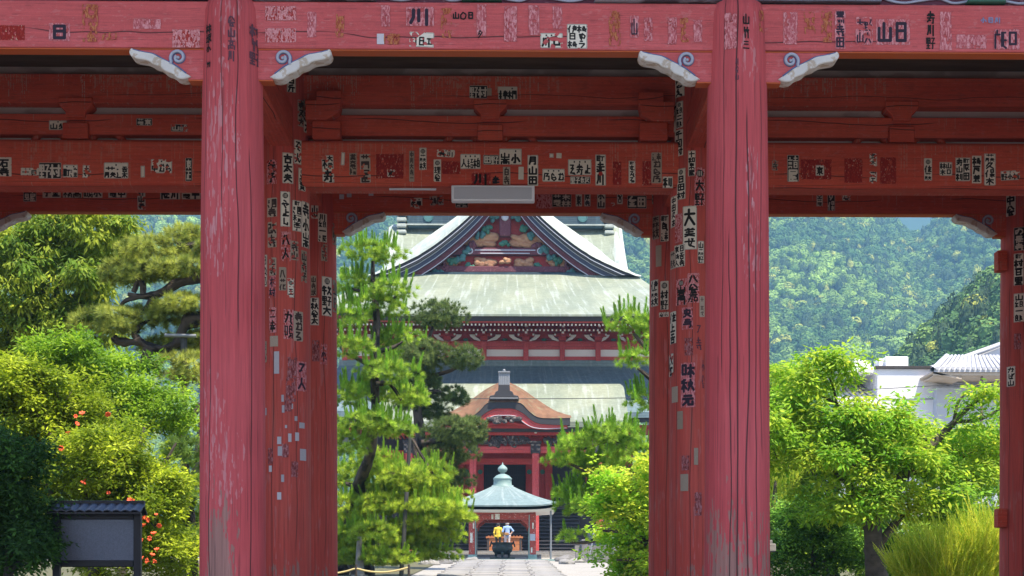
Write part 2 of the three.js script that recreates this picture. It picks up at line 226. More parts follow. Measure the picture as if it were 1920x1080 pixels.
// ---------------------------------------------------------------- brush lettering: strokes on a 10 x 10 grid, or ⿰ left-right, ⿱ top-bottom of two others
const glyphs = {
  一: '1484', 二: '2272 1787', 三: '2272 2474 1787', 十: '1484 4149', 八: '322518 526588', 人: '414418 4488', 大: '1383 414418 4488', 太: '1383 414418 4488 3747', 夫: '2272 1484 414518 4588',
  山: '4148 13188883', 川: '212518 4147 7179', 小: '41484838 2416 6487', 木: '1383 4149 4417 4487', 口: '21272777 217177', 日: '21282878 217178 2474', 白: '4032 22282878 227278 2575', 田: '11181888 118188 4148 1484', 月: '2126 1821 217178 7868 2373 2575',
  中: '13161686 138386 4049', 上: '4148 4474 1888', 千: '6112 1484 4149', 土: '2474 4148 1888', 子: '21714448 4838 1484', 五: '2171 3127 175787 6187'.replace('175787', '1888'), 九: '413518 137384? '.replace('? ', '') + ' 737889', 久: '413215 317154 5418 4588', 乃: '217144 448876 2118'.replace('448876', '44848878'), 与: '2181 3133 2383 7387 8778 1565'.replace('2181', '3171'),
  寸: '1383 6168 6848 2536', 公: '322515 526585 452777 7578', 支: '1282 4044 2474 7418 3488', 又: '2272 7218 3488', 力: '1383 837888 7868 4118', 刂: '3137 7178 7868', 亻: '512515 3439', 氵: '2242 2444 1739', 艹: '1383 3135 6165', 宀: '4042 121383 8384', 言: '4142 1383 2575 2676 2878 2829 7879', 金: '401383 2464 1888 4448 2637 6657', 糸: '412353 532575 4549 2718 6788',
  里: '11151585 118185 1383 4149 1989 2777', 予: '21714444 1585 4549 4939', 鳥: '4031 21262686 217174 2373 8689 8979 1819 3738 5758', 馬: '21262686 2171 2373 2575 4126 8689 8979 1829 4849', 門: '1119 114144 1343 51818189 515484 5383', 戸: '1181 237376 2376 2319', 尸: '118184 1484 1119', 广: '4041 128282 1219', 酉: '1181 12191989 128289 4145 6165 1686', 矢: '3113 2272 1484 4418 4489', 虫: '1315 158583 4148 1888', 車: '1282 23272777 237377 2575 4149',
  目: '21282878 217178 2373 2575', 百: '1181 4132 22282878 227278 2575', 石: '1282 4218 35393979 357579', 古: '1383 4145 25292979 257579', 吉: '2171 4144 1484 2629 267679 2979', 可: '1181 7178 7868 22262656 225256', 半: '3142 7152 1383 1585 4149', 寺: '2272 4044 1484 1686 6589 8979 2738', 正: '1181 4148 4474 2428 1888', 元: '2272 1484 344618 545888 8886', 外: '3115 223247 4718 3435 6169 6486', 多: '412355 315518 453688 5789', 古2: '1484', 赤: '2272 4044 1484 344818 5458 2716 6787',
  東: '1282 23262676 237376 2474 4149 4618 4688', 屋: '118183 1383 1119 2474 442666 4649 2777 1989', 長: '2129 2171 2272 2474 1585 3548 4888 6657', 辰: '118181 1119 2272 1484 3448 4888 6657', 見: '21252575 217175 2373 355718 555888 8886', 貝: '21262676 217176 2373 2474 3718 6788', 兼: '3142 7152 1282 237374 1484 2575 4248 3238 6268 1788'.replace('1788', '3718 6788'), 原: '118181 1119 4132 32353575 327275 3343 5558 3647 6687', 高: '4042 1282 33353565 336365 1689 161819 8689 3738 3868'.replace('1689', '1686'), 史: '22252575 227275 4145 453718 3588', 石2: '1484', 門2: '1484',
  利: '⿰禾刂', 禾: '6112 1383 4149 4417 4487', 村: '⿰木寸', 松: '⿰木公', 枝: '⿰木支', 林: '⿰木木', 柏: '⿰木白', 柳: '⿰木門', 桜: '⿰木奈', 橋: '⿰木高', 森: '⿱木林', 染: '⿱泉木', 藤: '⿱艹勝', 勝: '⿰月夫', 遠: '⿰辶袁', 辶: '2232 2537 3719 1989', 袁: '⿱吉衣', 衣: '1383 4148 4418 4488', 達: '⿰辶幸', 町: '⿰田丁', 丁: '1282 4248 4838', 濱: '⿰氵宝', 宝: '⿱宀王', 王: '1282 1585 1888 4148', 野: '⿰里予', 嶋: '⿰山鳥', 嵩: '⿱山高', 蔵: '⿱艹義', 義: '⿱美戈', 美: '3142 7152 1282 2474 1686 4147 4718 4788', 戈: '1383 414688 7157 6171', 金2: '1484',
  奈: '⿱大示', 示: '2272 1484 4449 2617 6687', 院: '⿰阝完', 阝: '2129 215344 446726', 完: '⿱宀元', 蘭: '⿱艹門', 理: '⿰王里', 谷: '312215 516284 441686 3637 37393979 6679'.replace('6679', '3767 6769'), 結: '⿰糸吉', 寿: '2272 1383 4045 1585 4518 7679 6979 3747', 諸: '⿰言者', 者: '⿱土日', 佐: '⿰亻左', 左: '1383 4118 3575 5558 2888', 保: '⿰亻呆', 呆: '⿱口木', 伊: '⿰亻尹', 尹: '2272 7276 1484 2676 4119', 空: '⿱穴工', 穴: '⿱宀八', 工: '2272 4247 1787', エ: '2272 4247 1787', 銀: '⿰金良', 良: '4041 21282858 217175 2373 2575 5588', 郎: '⿰良阝', 酒: '⿰氵酉', 類: '⿰米頁', 米: '4149 1484 2133 7153 4417 4487', 頁: '⿱一貝', 亭: '⿱高丁', 昇: '⿱日升', 升: '6122 1484 3419 6469', 筒: '⿱竹同', 竹: '212435 2343 3339 615475 6383 7379', 同: '11191989 118189 3363 35565635', 貫: '⿱母貝', 母: '2127 217177 1484 2777', 改: '⿰己攵', 己: '21717424 24288886'.replace('21717424', '217174 7424'), 攵: '312243 227254 5418 4588', 花: '⿱艹化', 化: '⿰亻匕', 匕: '7143 21282888', 幸: '2272 4044 1484 2556 6555 1787 4749 1686'.replace('2556 6555', '2535 6555'), 鳴: '⿰口鳥', 牧: '⿰牛攵', 牛: '3113 2272 1585 4149', 物: '⿰牛勿', 勿: '312215 217178 4245 6167', 秋: '⿰禾火', 火: '414418 4488 2325 6364', 派: '⿰氵辰', 岡: '11191989 118189 2151 3345 6355 24343747 4757 5464'.replace('24343747', '3637').replace('4757 5464', '3767 6766 4447'), 和: '⿰禾口', 泉: '⿱白水', 水: '4148 1474 2417 6487', 嘉: '⿱吉加', 加: '⿰力口', 亀: '312252 52 22'.replace('52 22', '23272777 237377 2575 4289 8988'), 忍: '⿱刀心', 刀: '138388 8878 4118', 心: '2427 34388886'.replace('34388886', '353878 7876') + ' 4454 7687', 拝: '⿰扌手', 扌: '2454 4149 2757', 手: '2272 1484 1686 4149', 底: '⿰广氏', 氏: '2171 2128 2847 4148 1585 4889', 坂: '⿰土反', 反: '1181 1119 3373 7318 3588', 岩: '⿱山石', 味: '⿰口木', 飯: '⿰食反', 食: '401383 4243 24282858 246466 2666 6688', 黒: '⿱里灬', 灬: '2437 4447 6467 8488', 〇: '413214171859788583624142'.slice(0, 22) + '41',
  り: '212536 617618'.replace('617618', '6165 6538'), つ: '127285 8548', の: '432717 171333 334172 728486 8668', む: '2262 413748 4828 283645 7183 4888 8885', ら: '3153 222748 267587 8759', よ: '5158 5484 582836 366888', ゑ: '216152 525334 3464 644637 3878 2848 4889', や: '1564 647585 8566 3152 2459', ゆ: '2237 373262 628477 7746 5149', し: '313747 477876', な: '1353 4126 6273 5456 563748 4888', み: '216152 5227 273546 5689 7479', る: '216152 522676 768778 7848 4857', ぬ: '2237 373262 628477 774788 8889 5128', ろ: '216152 522666 667778 7839', ん: '413618 365557 577886', ぞ: '2161 6125 2565 6547 4778 7183', ば: '2127 4474 6167 673848 4878 7282 8191', か: '137377 7767 4118 7284', う: '3151 247475 7549', タ: '412315 317318 3455', コ: '217178 2878', ア: '217144 4526', ヌ: '217144 7118 3488', E: '2128 2171 2464 2878', '@': '',
};
function strokes(ch, x, y, w, h, out) {
  const g = glyphs[ch] ?? '1282 1484 1787 4149';
  if (g[0] === '⿰') { strokes(g[1], x - w * 0.02, y, w * 0.5, h, out); strokes(g[2], x + w * 0.46, y, w * 0.55, h, out); return; }
  if (g[0] === '⿱') { strokes(g[1], x, y - h * 0.03, w, h * 0.5, out); strokes(g[2], x, y + h * 0.45, w, h * 0.55, out); return; }
  for (const s of g.split(' ')) { const pts = []; for (let i = 0; i + 1 < s.length; i += 2) pts.push([x + (+s[i] + 0.5) / 10 * w, y + (+s[i + 1] + 0.5) / 10 * h]); if (pts.length > 1) out.push(pts); }
}
function letter(g, ch, x, y, w, h, ink, bold = 0.115) {
  g.strokeStyle = ink; g.fillStyle = ink; g.lineCap = 'round'; g.lineJoin = 'round';
  if (ch === '@') { const r = Math.min(w, h) * 0.38; g.beginPath(); g.arc(x + w / 2, y + h / 2, r, 0, TAU); g.fill(); g.globalCompositeOperation = 'source-atop'; g.strokeStyle = '#d9d2bf'; g.lineWidth = r * 0.22; for (let i = -1; i < 2; i++) { g.beginPath(); g.moveTo(x + w / 2 + i * r * 0.5, y + h / 2 - r * 0.6); g.lineTo(x + w / 2 + i * r * 0.5, y + h / 2 + r * 0.6); g.stroke(); } g.globalCompositeOperation = 'source-over'; return; }
  const out = []; strokes(ch, x, y, w, h, out); const dens = clamp(9 / Math.max(6, out.length), 0.62, 1.15); g.lineWidth = Math.min(w, h) * bold * dens;
  for (const p of out) { g.beginPath(); p.forEach(([a, b], i) => (i ? g.lineTo(a, b) : g.moveTo(a, b))); g.stroke(); }
}
const papers = [
  ["fb",-4.077,6.511,0.22,0.129,"","r"],
  ["fb",-3.669,6.518,0.184,0.156,"日","p"],
  ["fb",-2.917,6.591,0.239,0.083,"","p"],
  ["fb",-2.58,6.468,0.239,0.157,"","q"],
  ["fb",-3.247,6.483,0.138,0.065,"","ot"],
  ["fb",-3.407,6.598,0.137,0.323,"","ot"],
  ["fb",-1.766,6.689,0.267,0.125,"","q"],
  ["fb",-1.766,6.5,0.267,0.124,"","q"],
  ["fb",-1.499,6.594,0.079,0.222,"","p"],
  ["fb",-1.256,6.586,0.073,0.203,"","ot"],
  ["fb",-0.863,6.671,0.079,0.184,"","p"],
  ["fb",-0.905,6.472,0.064,0.092,"","b"],
  ["fb",-0.808,6.473,0.138,0.092,"","ot"],
  ["fb",-0.564,6.668,0.24,0.166,"川","p"],
  ["fb",-0.55,6.469,0.212,0.129,"コ日エ","wt"],
  ["fb",-0.337,6.614,0.092,0.259,"","ot"],
  ["fb",-0.19,6.679,0.203,0.083,"山〇日","k"],
  ["fb",-0.033,6.638,0.083,0.277,"","p"],
  ["fb",-0.041,6.518,0.065,0.102,"タ","k"],
  ["fb",0.218,6.607,0.111,0.305,"","p"],
  ["fb",0.42,6.641,0.093,0.259,"","pt"],
  ["fb",0.624,6.665,0.084,0.194,"","p"],
  ["fb",0.573,6.466,0.194,0.13,"川口","wt"],
  ["fb",0.795,6.504,0.176,0.212,"伊日松|松ゆう","w"],
  ["fb",1.119,6.575,0.101,0.306,"","ot"],
  ["fb",1.291,6.59,0.074,0.194,"山","p"],
  ["fb",1.411,6.567,0.074,0.204,"","p"],
  ["fb",1.62,6.555,0.078,0.231,"","p"],
  ["fb",1.726,6.564,0.069,0.213,"","ot"],
  ["fb",1.842,6.556,0.075,0.195,"","p"],
  ["fb",2.646,6.583,0.121,0.278,"","p"],
  ["fb",2.813,6.63,0.093,0.195,"","ot"],
  ["fb",2.962,6.599,0.093,0.269,"","o"],
  ["fb",3.079,6.571,0.093,0.334,"黒寺田","p"],
  ["fb",3.288,6.563,0.149,0.242,"木山|野人","pt"],
  ["fb",3.539,6.555,0.298,0.222,"山日","p"],
  ["fb",3.869,6.575,0.093,0.343,"寿川野","k"],
  ["fb",4.0,6.567,0.102,0.334,"","p"],
  ["fb",4.223,6.475,0.261,0.12,"","pt"],
  ["fb",4.391,6.662,0.196,0.065,"小日川","ks"],
  ["fb",4.531,6.495,0.224,0.176,"底口","p"],
  ["mb",-5.117,6.19,0.157,0.202,"石寺","w"],
  ["mb",-4.849,6.141,0.19,0.079,"一日","wt"],
  ["mb",-4.636,6.153,0.235,0.168,"野村","i"],
  ["mb",-4.423,6.148,0.157,0.135,"町濱","w"],
  ["mb",-4.25,6.143,0.09,0.135,"寺","wt"],
  ["mb",-3.942,6.156,0.258,0.169,"藤遠","w"],
  ["mb",-3.662,6.145,0.045,0.123,"","wt"],
  ["mb",-3.465,6.202,0.224,0.147,"中むら","wt"],
  ["mb",-3.179,6.17,0.073,0.248,"東正","i"],
  ["mb",-1.713,6.181,0.124,0.293,"桜寿","wt"],
  ["mb",-1.555,6.289,0.039,0.136,"","wt"],
  ["mb",-1.449,6.233,0.079,0.236,"美奈院","f"],
  ["mb",-1.319,6.188,0.112,0.305,"蘭屋","ft"],
  ["mb",-1.06,6.212,0.292,0.26,"","r"],
  ["mb",-1.048,6.139,0.079,0.079,"東","wt"],
  ["mb",-0.829,6.213,0.056,0.327,"中川大寺一","f"],
  ["mb",-0.711,6.292,0.079,0.237,"@藤枝","w"],
  ["mb",-0.558,6.169,0.079,0.237,"@理谷","w"],
  ["mb",-0.468,6.35,0.191,0.079,"寺川","wt"],
  ["mb",-0.412,6.198,0.192,0.135,"","r"],
  ["mb",-0.209,6.266,0.214,0.158,"人結柏","w"],
  ["mb",0.011,6.284,0.17,0.102,"田野","i"],
  ["mb",0.215,6.319,0.237,0.169,"嵩小","w"],
  ["mb",-0.097,6.08,0.203,0.135,"川","r"],
  ["mb",0.061,6.07,0.101,0.101,"赤","k"],
  ["mb",0.174,6.115,0.079,0.192,"白寺","f"],
  ["mb",0.327,6.144,0.056,0.136,"","wt"],
  ["mb",0.452,6.173,0.113,0.327,"月山田","w"],
  ["mb",0.671,6.123,0.237,0.136,"乃らむ","w"],
  ["mb",0.948,6.209,0.249,0.169,"ゑ寿よ","w"],
  ["mb",0.954,6.073,0.215,0.08,"野飯","i"],
  ["mb",1.169,6.181,0.113,0.328,"町赤川","w"],
  ["mb",1.344,6.148,0.09,0.248,"","r"],
  ["mb",1.502,6.16,0.074,0.238,"町なみる","w"],
  ["mb",1.661,6.149,0.102,0.26,"","r"],
  ["mb",1.762,6.206,0.113,0.328,"達むら乃","f"],
  ["mb",1.881,6.054,0.107,0.124,"利","w"],
  ["mb",0.728,6.332,0.056,0.056,"","wt"],
  ["mb",0.649,6.332,0.045,0.045,"","wt"],
  ["mb",3.212,6.206,0.125,0.283,"諸屋","i"],
  ["mb",3.02,6.239,0.068,0.113,"寺","ft"],
  ["mb",3.457,6.196,0.329,0.215,"","r"],
  ["mb",3.497,6.185,0.091,0.113,"東","w"],
  ["mb",3.854,6.186,0.193,0.26,"","r"],
  ["mb",4.065,6.3,0.079,0.136,"染","wt"],
  ["mb",4.065,6.113,0.079,0.124,"空","wt"],
  ["mb",4.223,6.187,0.171,0.283,"","r"],
  ["mb",4.649,6.2,0.085,0.238,"@佐藤","w"],
  ["mb",4.838,6.207,0.137,0.147,"林木|山口","w"],
  ["mb",5.02,6.202,0.159,0.25,"寿山利|町原田","w"],
  ["mb",5.168,6.202,0.103,0.295,"松戸兼","w"],
  ["mb",5.309,6.203,0.125,0.34,"藤久保木","w"],
  ["mb",5.527,6.141,0.205,0.103,"野小村","wt"],
  ["mb",-0.818,5.97,0.496,0.023,"","b"],
  ["rb",-5.652,6.598,0.156,0.209,"可見|東屋","i"],
  ["rb",-5.386,6.618,0.221,0.156,"子金","w"],
  ["rb",-5.133,6.619,0.234,0.156,"橋高","w"],
  ["rb",-4.886,6.614,0.234,0.143,"嶋小","w"],
  ["rb",-4.588,6.615,0.221,0.143,"蔵中","w"],
  ["rb",-4.295,6.531,0.098,0.261,"野山寺","wt"],
  ["rb",-3.944,6.604,0.248,0.156,"辰川","w"],
  ["rb",-3.69,6.605,0.234,0.156,"蔵半","w"],
  ["rb",-1.853,6.566,0.059,0.058,"","b"],
  ["rb",-1.761,6.592,0.059,0.065,"","b"],
  ["rb",-1.494,6.613,0.059,0.066,"","b"],
  ["rb",-0.939,6.491,0.144,0.131,"物","wt"],
  ["rb",-0.691,6.524,0.17,0.117,"松原","ft"],
  ["rb",-0.384,6.467,0.157,0.059,"藤","i"],
  ["rb",0.631,6.523,0.209,0.183,"","q"],
  ["rb",0.84,6.53,0.236,0.158,"蔵森","i"],
  ["rb",1.05,6.537,0.079,0.157,"東","w"],
  ["rb",1.155,6.538,0.079,0.157,"原寺","w"],
  ["rb",1.325,6.538,0.105,0.21,"小山","w"],
  ["rb",1.469,6.486,0.072,0.065,"つ","kw"],
  ["rb",1.554,6.559,0.072,0.144,"谷口","w"],
  ["rb",1.764,6.514,0.236,0.157,"金田","i"],
  ["rb",1.987,6.554,0.078,0.131,"利","f"],
  ["rb",4.011,6.555,0.079,0.171,"空蔵","w"],
  ["rb",4.155,6.535,0.092,0.237,"り保","i"],
  ["rb",4.34,6.582,0.105,0.078,"谷","wt"],
  ["m3",-0.125,7.019,0.192,0.136,"野村","i"],
  ["m3",0.186,7.009,0.204,0.136,"拝柳","w"],
  ["m3",-0.007,7.019,0.045,0.079,"","f"],
  ["m2",-4.575,6.655,0.191,0.102,"山外","w"],
  ["m2",-3.665,6.693,0.169,0.079,"蔵東","i"],
  ["m2",-3.293,6.632,0.18,0.079,"山嶋","it"],
  ["m2",0.015,6.579,0.181,0.085,"大宝","f"],
  ["fpL",-0.742,6.444,0.087,0.266,"林坂小","k"],
  ["fpL",0.136,6.422,0.083,0.41,"谷山高川","kf"],
  ["fpL",1.027,6.406,0.15,0.368,"村竹野","kf"],
  ["fpL",-0.716,6.218,0.072,0.064,"竹","k"],
  ["fpR",-0.368,6.513,0.109,0.311,"","p"],
  ["fpR",0.165,6.5,0.079,0.348,"山竹三","k"],
  ["fpR",-0.149,6.179,0.047,0.211,"川谷山","kf"],
  ["fpR",0.845,6.623,0.069,0.185,"","ot"],
  ["mpL",0.432,7.053,0.099,0.168,"昇","w"],
  ["mpL",0.882,6.769,0.105,0.282,"寺ヌ大","ft"],
  ["mpL",1.273,6.758,0.15,0.352,"八酒大","w"],
  ["mpL",-0.318,6.572,0.153,0.078,"山三","w"],
  ["mpL",0.287,6.168,0.117,0.325,"古太夫","w"],
  ["mpL",0.704,6.352,0.094,0.259,"ぞん","wt"],
  ["mpL",0.912,6.071,0.109,0.237,"@筒貫","w"],
  ["mpL",-0.365,6.13,0.12,0.258,"寺子","qt"],
  ["mpL",-0.341,5.754,0.119,0.202,"酒寺","f"],
  ["mpL",0.185,5.735,0.102,0.37,"@やよし","w"],
  ["mpL",0.656,5.675,0.114,0.326,"町酒類亭","w"],
  ["mpL",1.139,5.605,0.15,0.487,"寺小嵩","w"],
  ["mpL",-0.341,5.468,0.107,0.27,"改寺","ft"],
  ["mpL",0.207,5.343,0.103,0.314,"八人","qt"],
  ["mpL",0.541,5.306,0.092,0.202,"寺山","ft"],
  ["mpL",-0.299,5.131,0.083,0.19,"三寺","ft"],
  ["mpL",-0.318,4.918,0.083,0.235,"木村","pt"],
  ["mpL",0.085,5.0,0.078,0.246,"八花","f"],
  ["mpL",0.392,4.909,0.073,0.202,"@三","wt"],
  ["mpL",1.001,5.157,0.095,0.339,"山寺子","ft"],
  ["mpL",-0.299,4.57,0.083,0.269,"二幸","qk"],
  ["mpL",0.306,4.526,0.106,0.314,"九鳴","qk"],
  ["mpL",0.704,4.513,0.118,0.315,"寺むろ","f"],
  ["mpL",-0.652,5.095,0.063,0.337,"日ぬ五","w"],
  ["mpL",-0.652,4.241,0.057,0.224,"三小","ft"],
  ["mpL",-0.253,4.346,0.093,0.112,"","ft"],
  ["mpL",-0.144,4.121,0.057,0.235,"","b"],
  ["mpL",0.453,4.069,0.112,0.224,"","ptd"],
  ["mpL",0.859,3.989,0.138,0.316,"ア人","pk"],
  ["mpL",0.392,3.843,0.109,0.258,"","ptd"],
  ["mpL",0.085,3.745,0.028,0.073,"","b"],
  ["mpL",0.103,3.633,0.028,0.079,"","b"],
  ["mpL",0.432,3.664,0.024,0.057,"","b"],
  ["mpL",-0.62,3.611,0.034,0.078,"","b"],
  ["mpL",-0.04,3.303,0.045,0.079,"","b"],
  ["mpL",0.349,3.333,0.036,0.089,"","b"],
  ["mpL",0.633,3.348,0.048,0.09,"","b"],
  ["mpL",0.0,3.191,0.055,0.101,"","b"],
  ["mpL",0.085,2.905,0.033,0.078,"","b"],
  ["mpL",0.589,3.538,0.034,0.05,"","b"],
  ["mpL",0.859,3.471,0.078,0.062,"","b"],
  ["mpL",-0.388,3.007,0.037,0.067,"","b"],
  ["mpL",-0.04,2.72,0.045,0.078,"","b"],
  ["mpL",0.912,3.162,0.093,0.124,"","b"],
  ["mpL",0.207,3.449,0.024,0.034,"","b"],
  ["mpL",0.185,3.197,0.068,0.146,"","ptd"],
  ["mpL",0.541,3.004,0.078,0.168,"","ptd"],
  ["mpL",-0.388,3.142,0.061,0.168,"","ptd"],
  ["mpL",0.287,3.674,0.081,0.134,"","ptd"],
  ["rpL",0.498,6.157,0.118,0.35,"川銀一派","w"],
  ["rpL",0.575,5.855,0.085,0.207,"寺","ft"],
  ["rpL",0.713,5.327,0.15,0.481,"@牧野大","w"],
  ["rpL",0.088,5.443,0.071,0.246,"山寺坂","f"],
  ["rpL",0.136,5.133,0.105,0.336,"町秋谷太","w"],
  ["rpL",0.185,4.655,0.093,0.259,"","ptd"],
  ["rpL",0.549,4.622,0.091,0.259,"小","pt"],
  ["rpL",1.273,5.353,0.129,0.392,"山日","ft"],
  ["rpL",0.136,6.356,0.091,0.194,"山","wt"],
  ["rpL",1.273,6.111,0.129,0.261,"小","ft"],
  ["mpR",-0.854,7.055,0.15,0.192,"忍多","w"],
  ["mpR",-1.299,6.891,0.15,0.569,"山りばり","w"],
  ["mpR",-0.826,6.771,0.1,0.282,"@銀二郎","w"],
  ["mpR",-0.854,6.473,0.12,0.282,"千岡村","w"],
  ["mpR",-0.004,6.514,0.113,0.101,"E","w"],
  ["mpR",-0.272,6.235,0.082,0.27,"十和泉屋","w"],
  ["mpR",-0.723,6.031,0.113,0.328,"@日田村","w"],
  ["mpR",0.037,5.985,0.113,0.405,"@大野","qk"],
  ["mpR",-0.357,5.556,0.156,0.462,"大義","w"],
  ["mpR",-1.157,5.761,0.15,0.329,"中田久高","w"],
  ["mpR",-0.854,5.569,0.103,0.305,"","q"],
  ["mpR",-0.799,5.272,0.15,0.237,"東松人|日吉寺","w"],
  ["mpR",0.077,5.294,0.068,0.236,"山藤野","w"],
  ["mpR",-1.195,5.247,0.123,0.193,"藤","f"],
  ["mpR",-0.699,4.884,0.148,0.282,"@岩門","qk"],
  ["mpR",-0.211,4.918,0.127,0.315,"八谷嘉","qk"],
  ["mpR",-0.445,4.601,0.125,0.236,"史与","pk"],
  ["mpR",-1.195,4.526,0.139,0.341,"佐上吉","w"],
  ["mpR",0.122,4.721,0.057,0.225,"蔵","f"],
  ["mpR",-0.004,4.4,0.079,0.292,"ア寺","kf"],
  ["mpR",-0.42,3.897,0.161,0.473,"味秋元","pk"],
  ["mpR",-1.36,4.134,0.15,0.239,"谷","wt"],
  ["mpR",0.162,4.018,0.047,0.338,"小谷","kf"],
  ["mpR",-0.748,3.531,0.076,0.192,"","ft"],
  ["mpR",-1.043,3.81,0.111,0.17,"","ft"],
  ["mpR",-0.511,3.076,0.091,0.158,"","ptd"],
  ["mpR",-0.554,2.868,0.093,0.18,"","ft"],
  ["mpR",-0.026,2.64,0.079,0.248,"","ptd"],
  ["mpR",-0.107,3.141,0.045,0.18,"","ft"],
  ["mpR",-0.38,4.302,0.097,0.191,"","ptd"],
  ["rpR",-0.906,6.188,0.126,0.287,"森枝","f"],
  ["rpR",-0.42,6.162,0.106,0.324,"町亀達","w"],
  ["rpR",-0.974,5.388,0.141,0.326,"伊藤枝","w"],
  ["rpR",-0.42,5.343,0.106,0.351,"@村野","w"],
  ["rpR",-0.445,5.11,0.13,0.059,"谷小","w"],
  ["rpR",-0.713,5.833,0.086,0.261,"","ft"],
  ["rpQ",-0.906,6.484,0.138,0.275,"中谷","w"],
  ["rpQ",-0.486,6.048,0.133,0.287,"の長寺","i"],
  ["rpQ",-0.511,5.677,0.12,0.392,"町村百里","w"],
  ["rpQ",-0.486,5.207,0.133,0.352,"山銀一郎","w"],
  ["rpQ",-0.854,4.374,0.12,0.249,"かば山","w"],
  ["rpQ",-0.554,4.797,0.093,0.195,"","ptd"],
];
const SHEET = { W: 1024, H: 2048, S: 460 };
const atlas = document.createElement('canvas'); atlas.width = SHEET.W; atlas.height = SHEET.H;
{
  const g = atlas.getContext('2d'), rand = rng(77); let cx = 4, cy = 4, row = 0;
  const order = papers.map((p, i) => i).sort((a, b) => papers[b][4] - papers[a][4]);
  const hole = (x, y, r) => { g.globalCompositeOperation = 'destination-out'; g.beginPath(); const n = 7; for (let i = 0; i <= n; i++) { const a = i / n * TAU, k = r * (0.5 + rand() * 0.8); g.lineTo(x + Math.cos(a) * k, y + Math.sin(a) * k * 0.8); } g.fill(); g.globalCompositeOperation = 'source-over'; };
  for (const i of order) {
    const p = papers[i], w = Math.max(8, Math.round(p[3] * SHEET.S)), h = Math.max(6, Math.round(p[4] * SHEET.S)), text = p[5], st = p[6];
    if (cx + w + 4 > SHEET.W) { cx = 4; cy += row + 4; row = 0; }
    row = Math.max(row, h); p.rect = [cx, cy, w, h]; const X = cx, Y = cy; cx += w + 4;
    g.save(); g.beginPath(); g.rect(X, Y, w, h); g.clip();
    const k = st[0], tone = rand();
    const fill = (a, b, c, v = 0) => { g.fillStyle = `rgb(${a + v},${b + v},${c + v})`; g.fillRect(X, Y, w, h); };
    let ink = '#141210', paper = true;
    if (k === 'w') fill(214, 206, 186, Math.round(tone * 22 - 8));
    else if (k === 'i') { fill(205, 198, 180); g.fillStyle = '#1b1817'; g.fillRect(X + 2, Y + 2, w - 4, h - 4); ink = '#cfc7b4'; }
    else if (k === 'f') { fill(164, 148, 128, Math.round(tone * 30 - 15)); ink = '#3b2c26'; }
    else if (k === 'b') { fill(176, 172, 174, Math.round(tone * 40 - 10)); paper = false; }
    else if (k === 'p') { fill(192, 104, 106, Math.round(tone * 16 - 8)); paper = false; ink = '#2b1f2e'; }
    else if (k === 'o') { fill(170, 84, 50, Math.round(tone * 14)); paper = false; }
    else if (k === 'q') { fill(212, 146, 146); g.fillStyle = 'rgb(168,52,44)'; for (let j = 0; j < 6; j++) { g.beginPath(); g.ellipse(X + w * (0.15 + 0.7 * rand()), Y + h * (0.2 + 0.6 * rand()), w * 0.16, h * 0.16, rand() * 3, 0, TAU); g.fill(); } paper = false; }
    else if (k === 'r') { fill(150, 28, 14); g.fillStyle = '#cdb79c'; for (let j = 0; j < 9; j++) { const e = rand() < 0.7, a = rand(), b = rand(); g.beginPath(); g.ellipse(X + (e ? (a < 0.5 ? 2 : w - 2) : a * w), Y + b * h, 1 + rand() * w * 0.06, 1 + rand() * h * 0.07, rand() * 3, 0, TAU); g.fill(); } paper = false; }
    if (st.includes('kw')) ink = '#cfc7b4'; if (k === 'k' && st.includes('f')) ink = '#5c3742'; if (k === 'k' && st.includes('s')) ink = '#7d86a6';
    if ('poqr'.includes(k)) {   // what is left of a peeled slip: flakes of paper and paint, the wood showing between them
      g.clearRect(X, Y, w, h); const sd = 900 + i, pal = k === 'r' ? [[150, 30, 18], [132, 22, 14], [196, 168, 142]] : k === 'o' ? [[176, 98, 58], [150, 66, 44], [190, 120, 76]] : st.includes('d') ? [[150, 84, 84], [118, 50, 50], [172, 116, 118]] : k === 'q' ? [[212, 148, 148], [168, 50, 44], [196, 116, 116]] : [[198, 118, 120], [178, 86, 90], [212, 146, 148]];
      for (let y = 0; y < h; y++) for (let x = 0; x < w; x++) { const a = fb((x + 0.5) / 128, (y + 0.5) / 256, 14, 16, 3, sd), e = Math.min(x, y, w - 1 - x, h - 1 - y) / 5, t = fb(x / 128, y / 256, 30, 22, 3, sd + 5); if (a + 0.10 * clamp(1 - e, 0, 1) < (k === 'o' ? 0.50 : k === 'q' || k === 'r' ? 0.30 : 0.34) || (e < 0.3 && t < 0.45)) continue; const c = pal[t < 0.42 ? 1 : t < (k === 'r' ? 0.74 : 0.62) ? 0 : 2], v = (hash(x, y, sd) - 0.5) * 26; g.fillStyle = `rgb(${c[0] + v | 0},${c[1] + v | 0},${c[2] + v | 0})`; g.fillRect(X + x, Y + y, 1, 1); }
    }
    // the paper's own mottle
    for (let j = 0; j < w * h / 60; j++) { const v = rand(); g.fillStyle = v < 0.5 ? `rgba(120,80,60,${0.05 + 0.12 * rand()})` : `rgba(255,235,225,${0.05 + 0.14 * rand()})`; if (k !== 'k') g.fillRect(X + rand() * w, Y + rand() * h, 1 + rand() * 3, 1 + rand() * 3); }
    if (k === 'w' && tone > 0.35) { g.strokeStyle = '#2a2522'; g.lineWidth = 1; g.strokeRect(X + 2.5, Y + 2.5, w - 5, h - 5); }
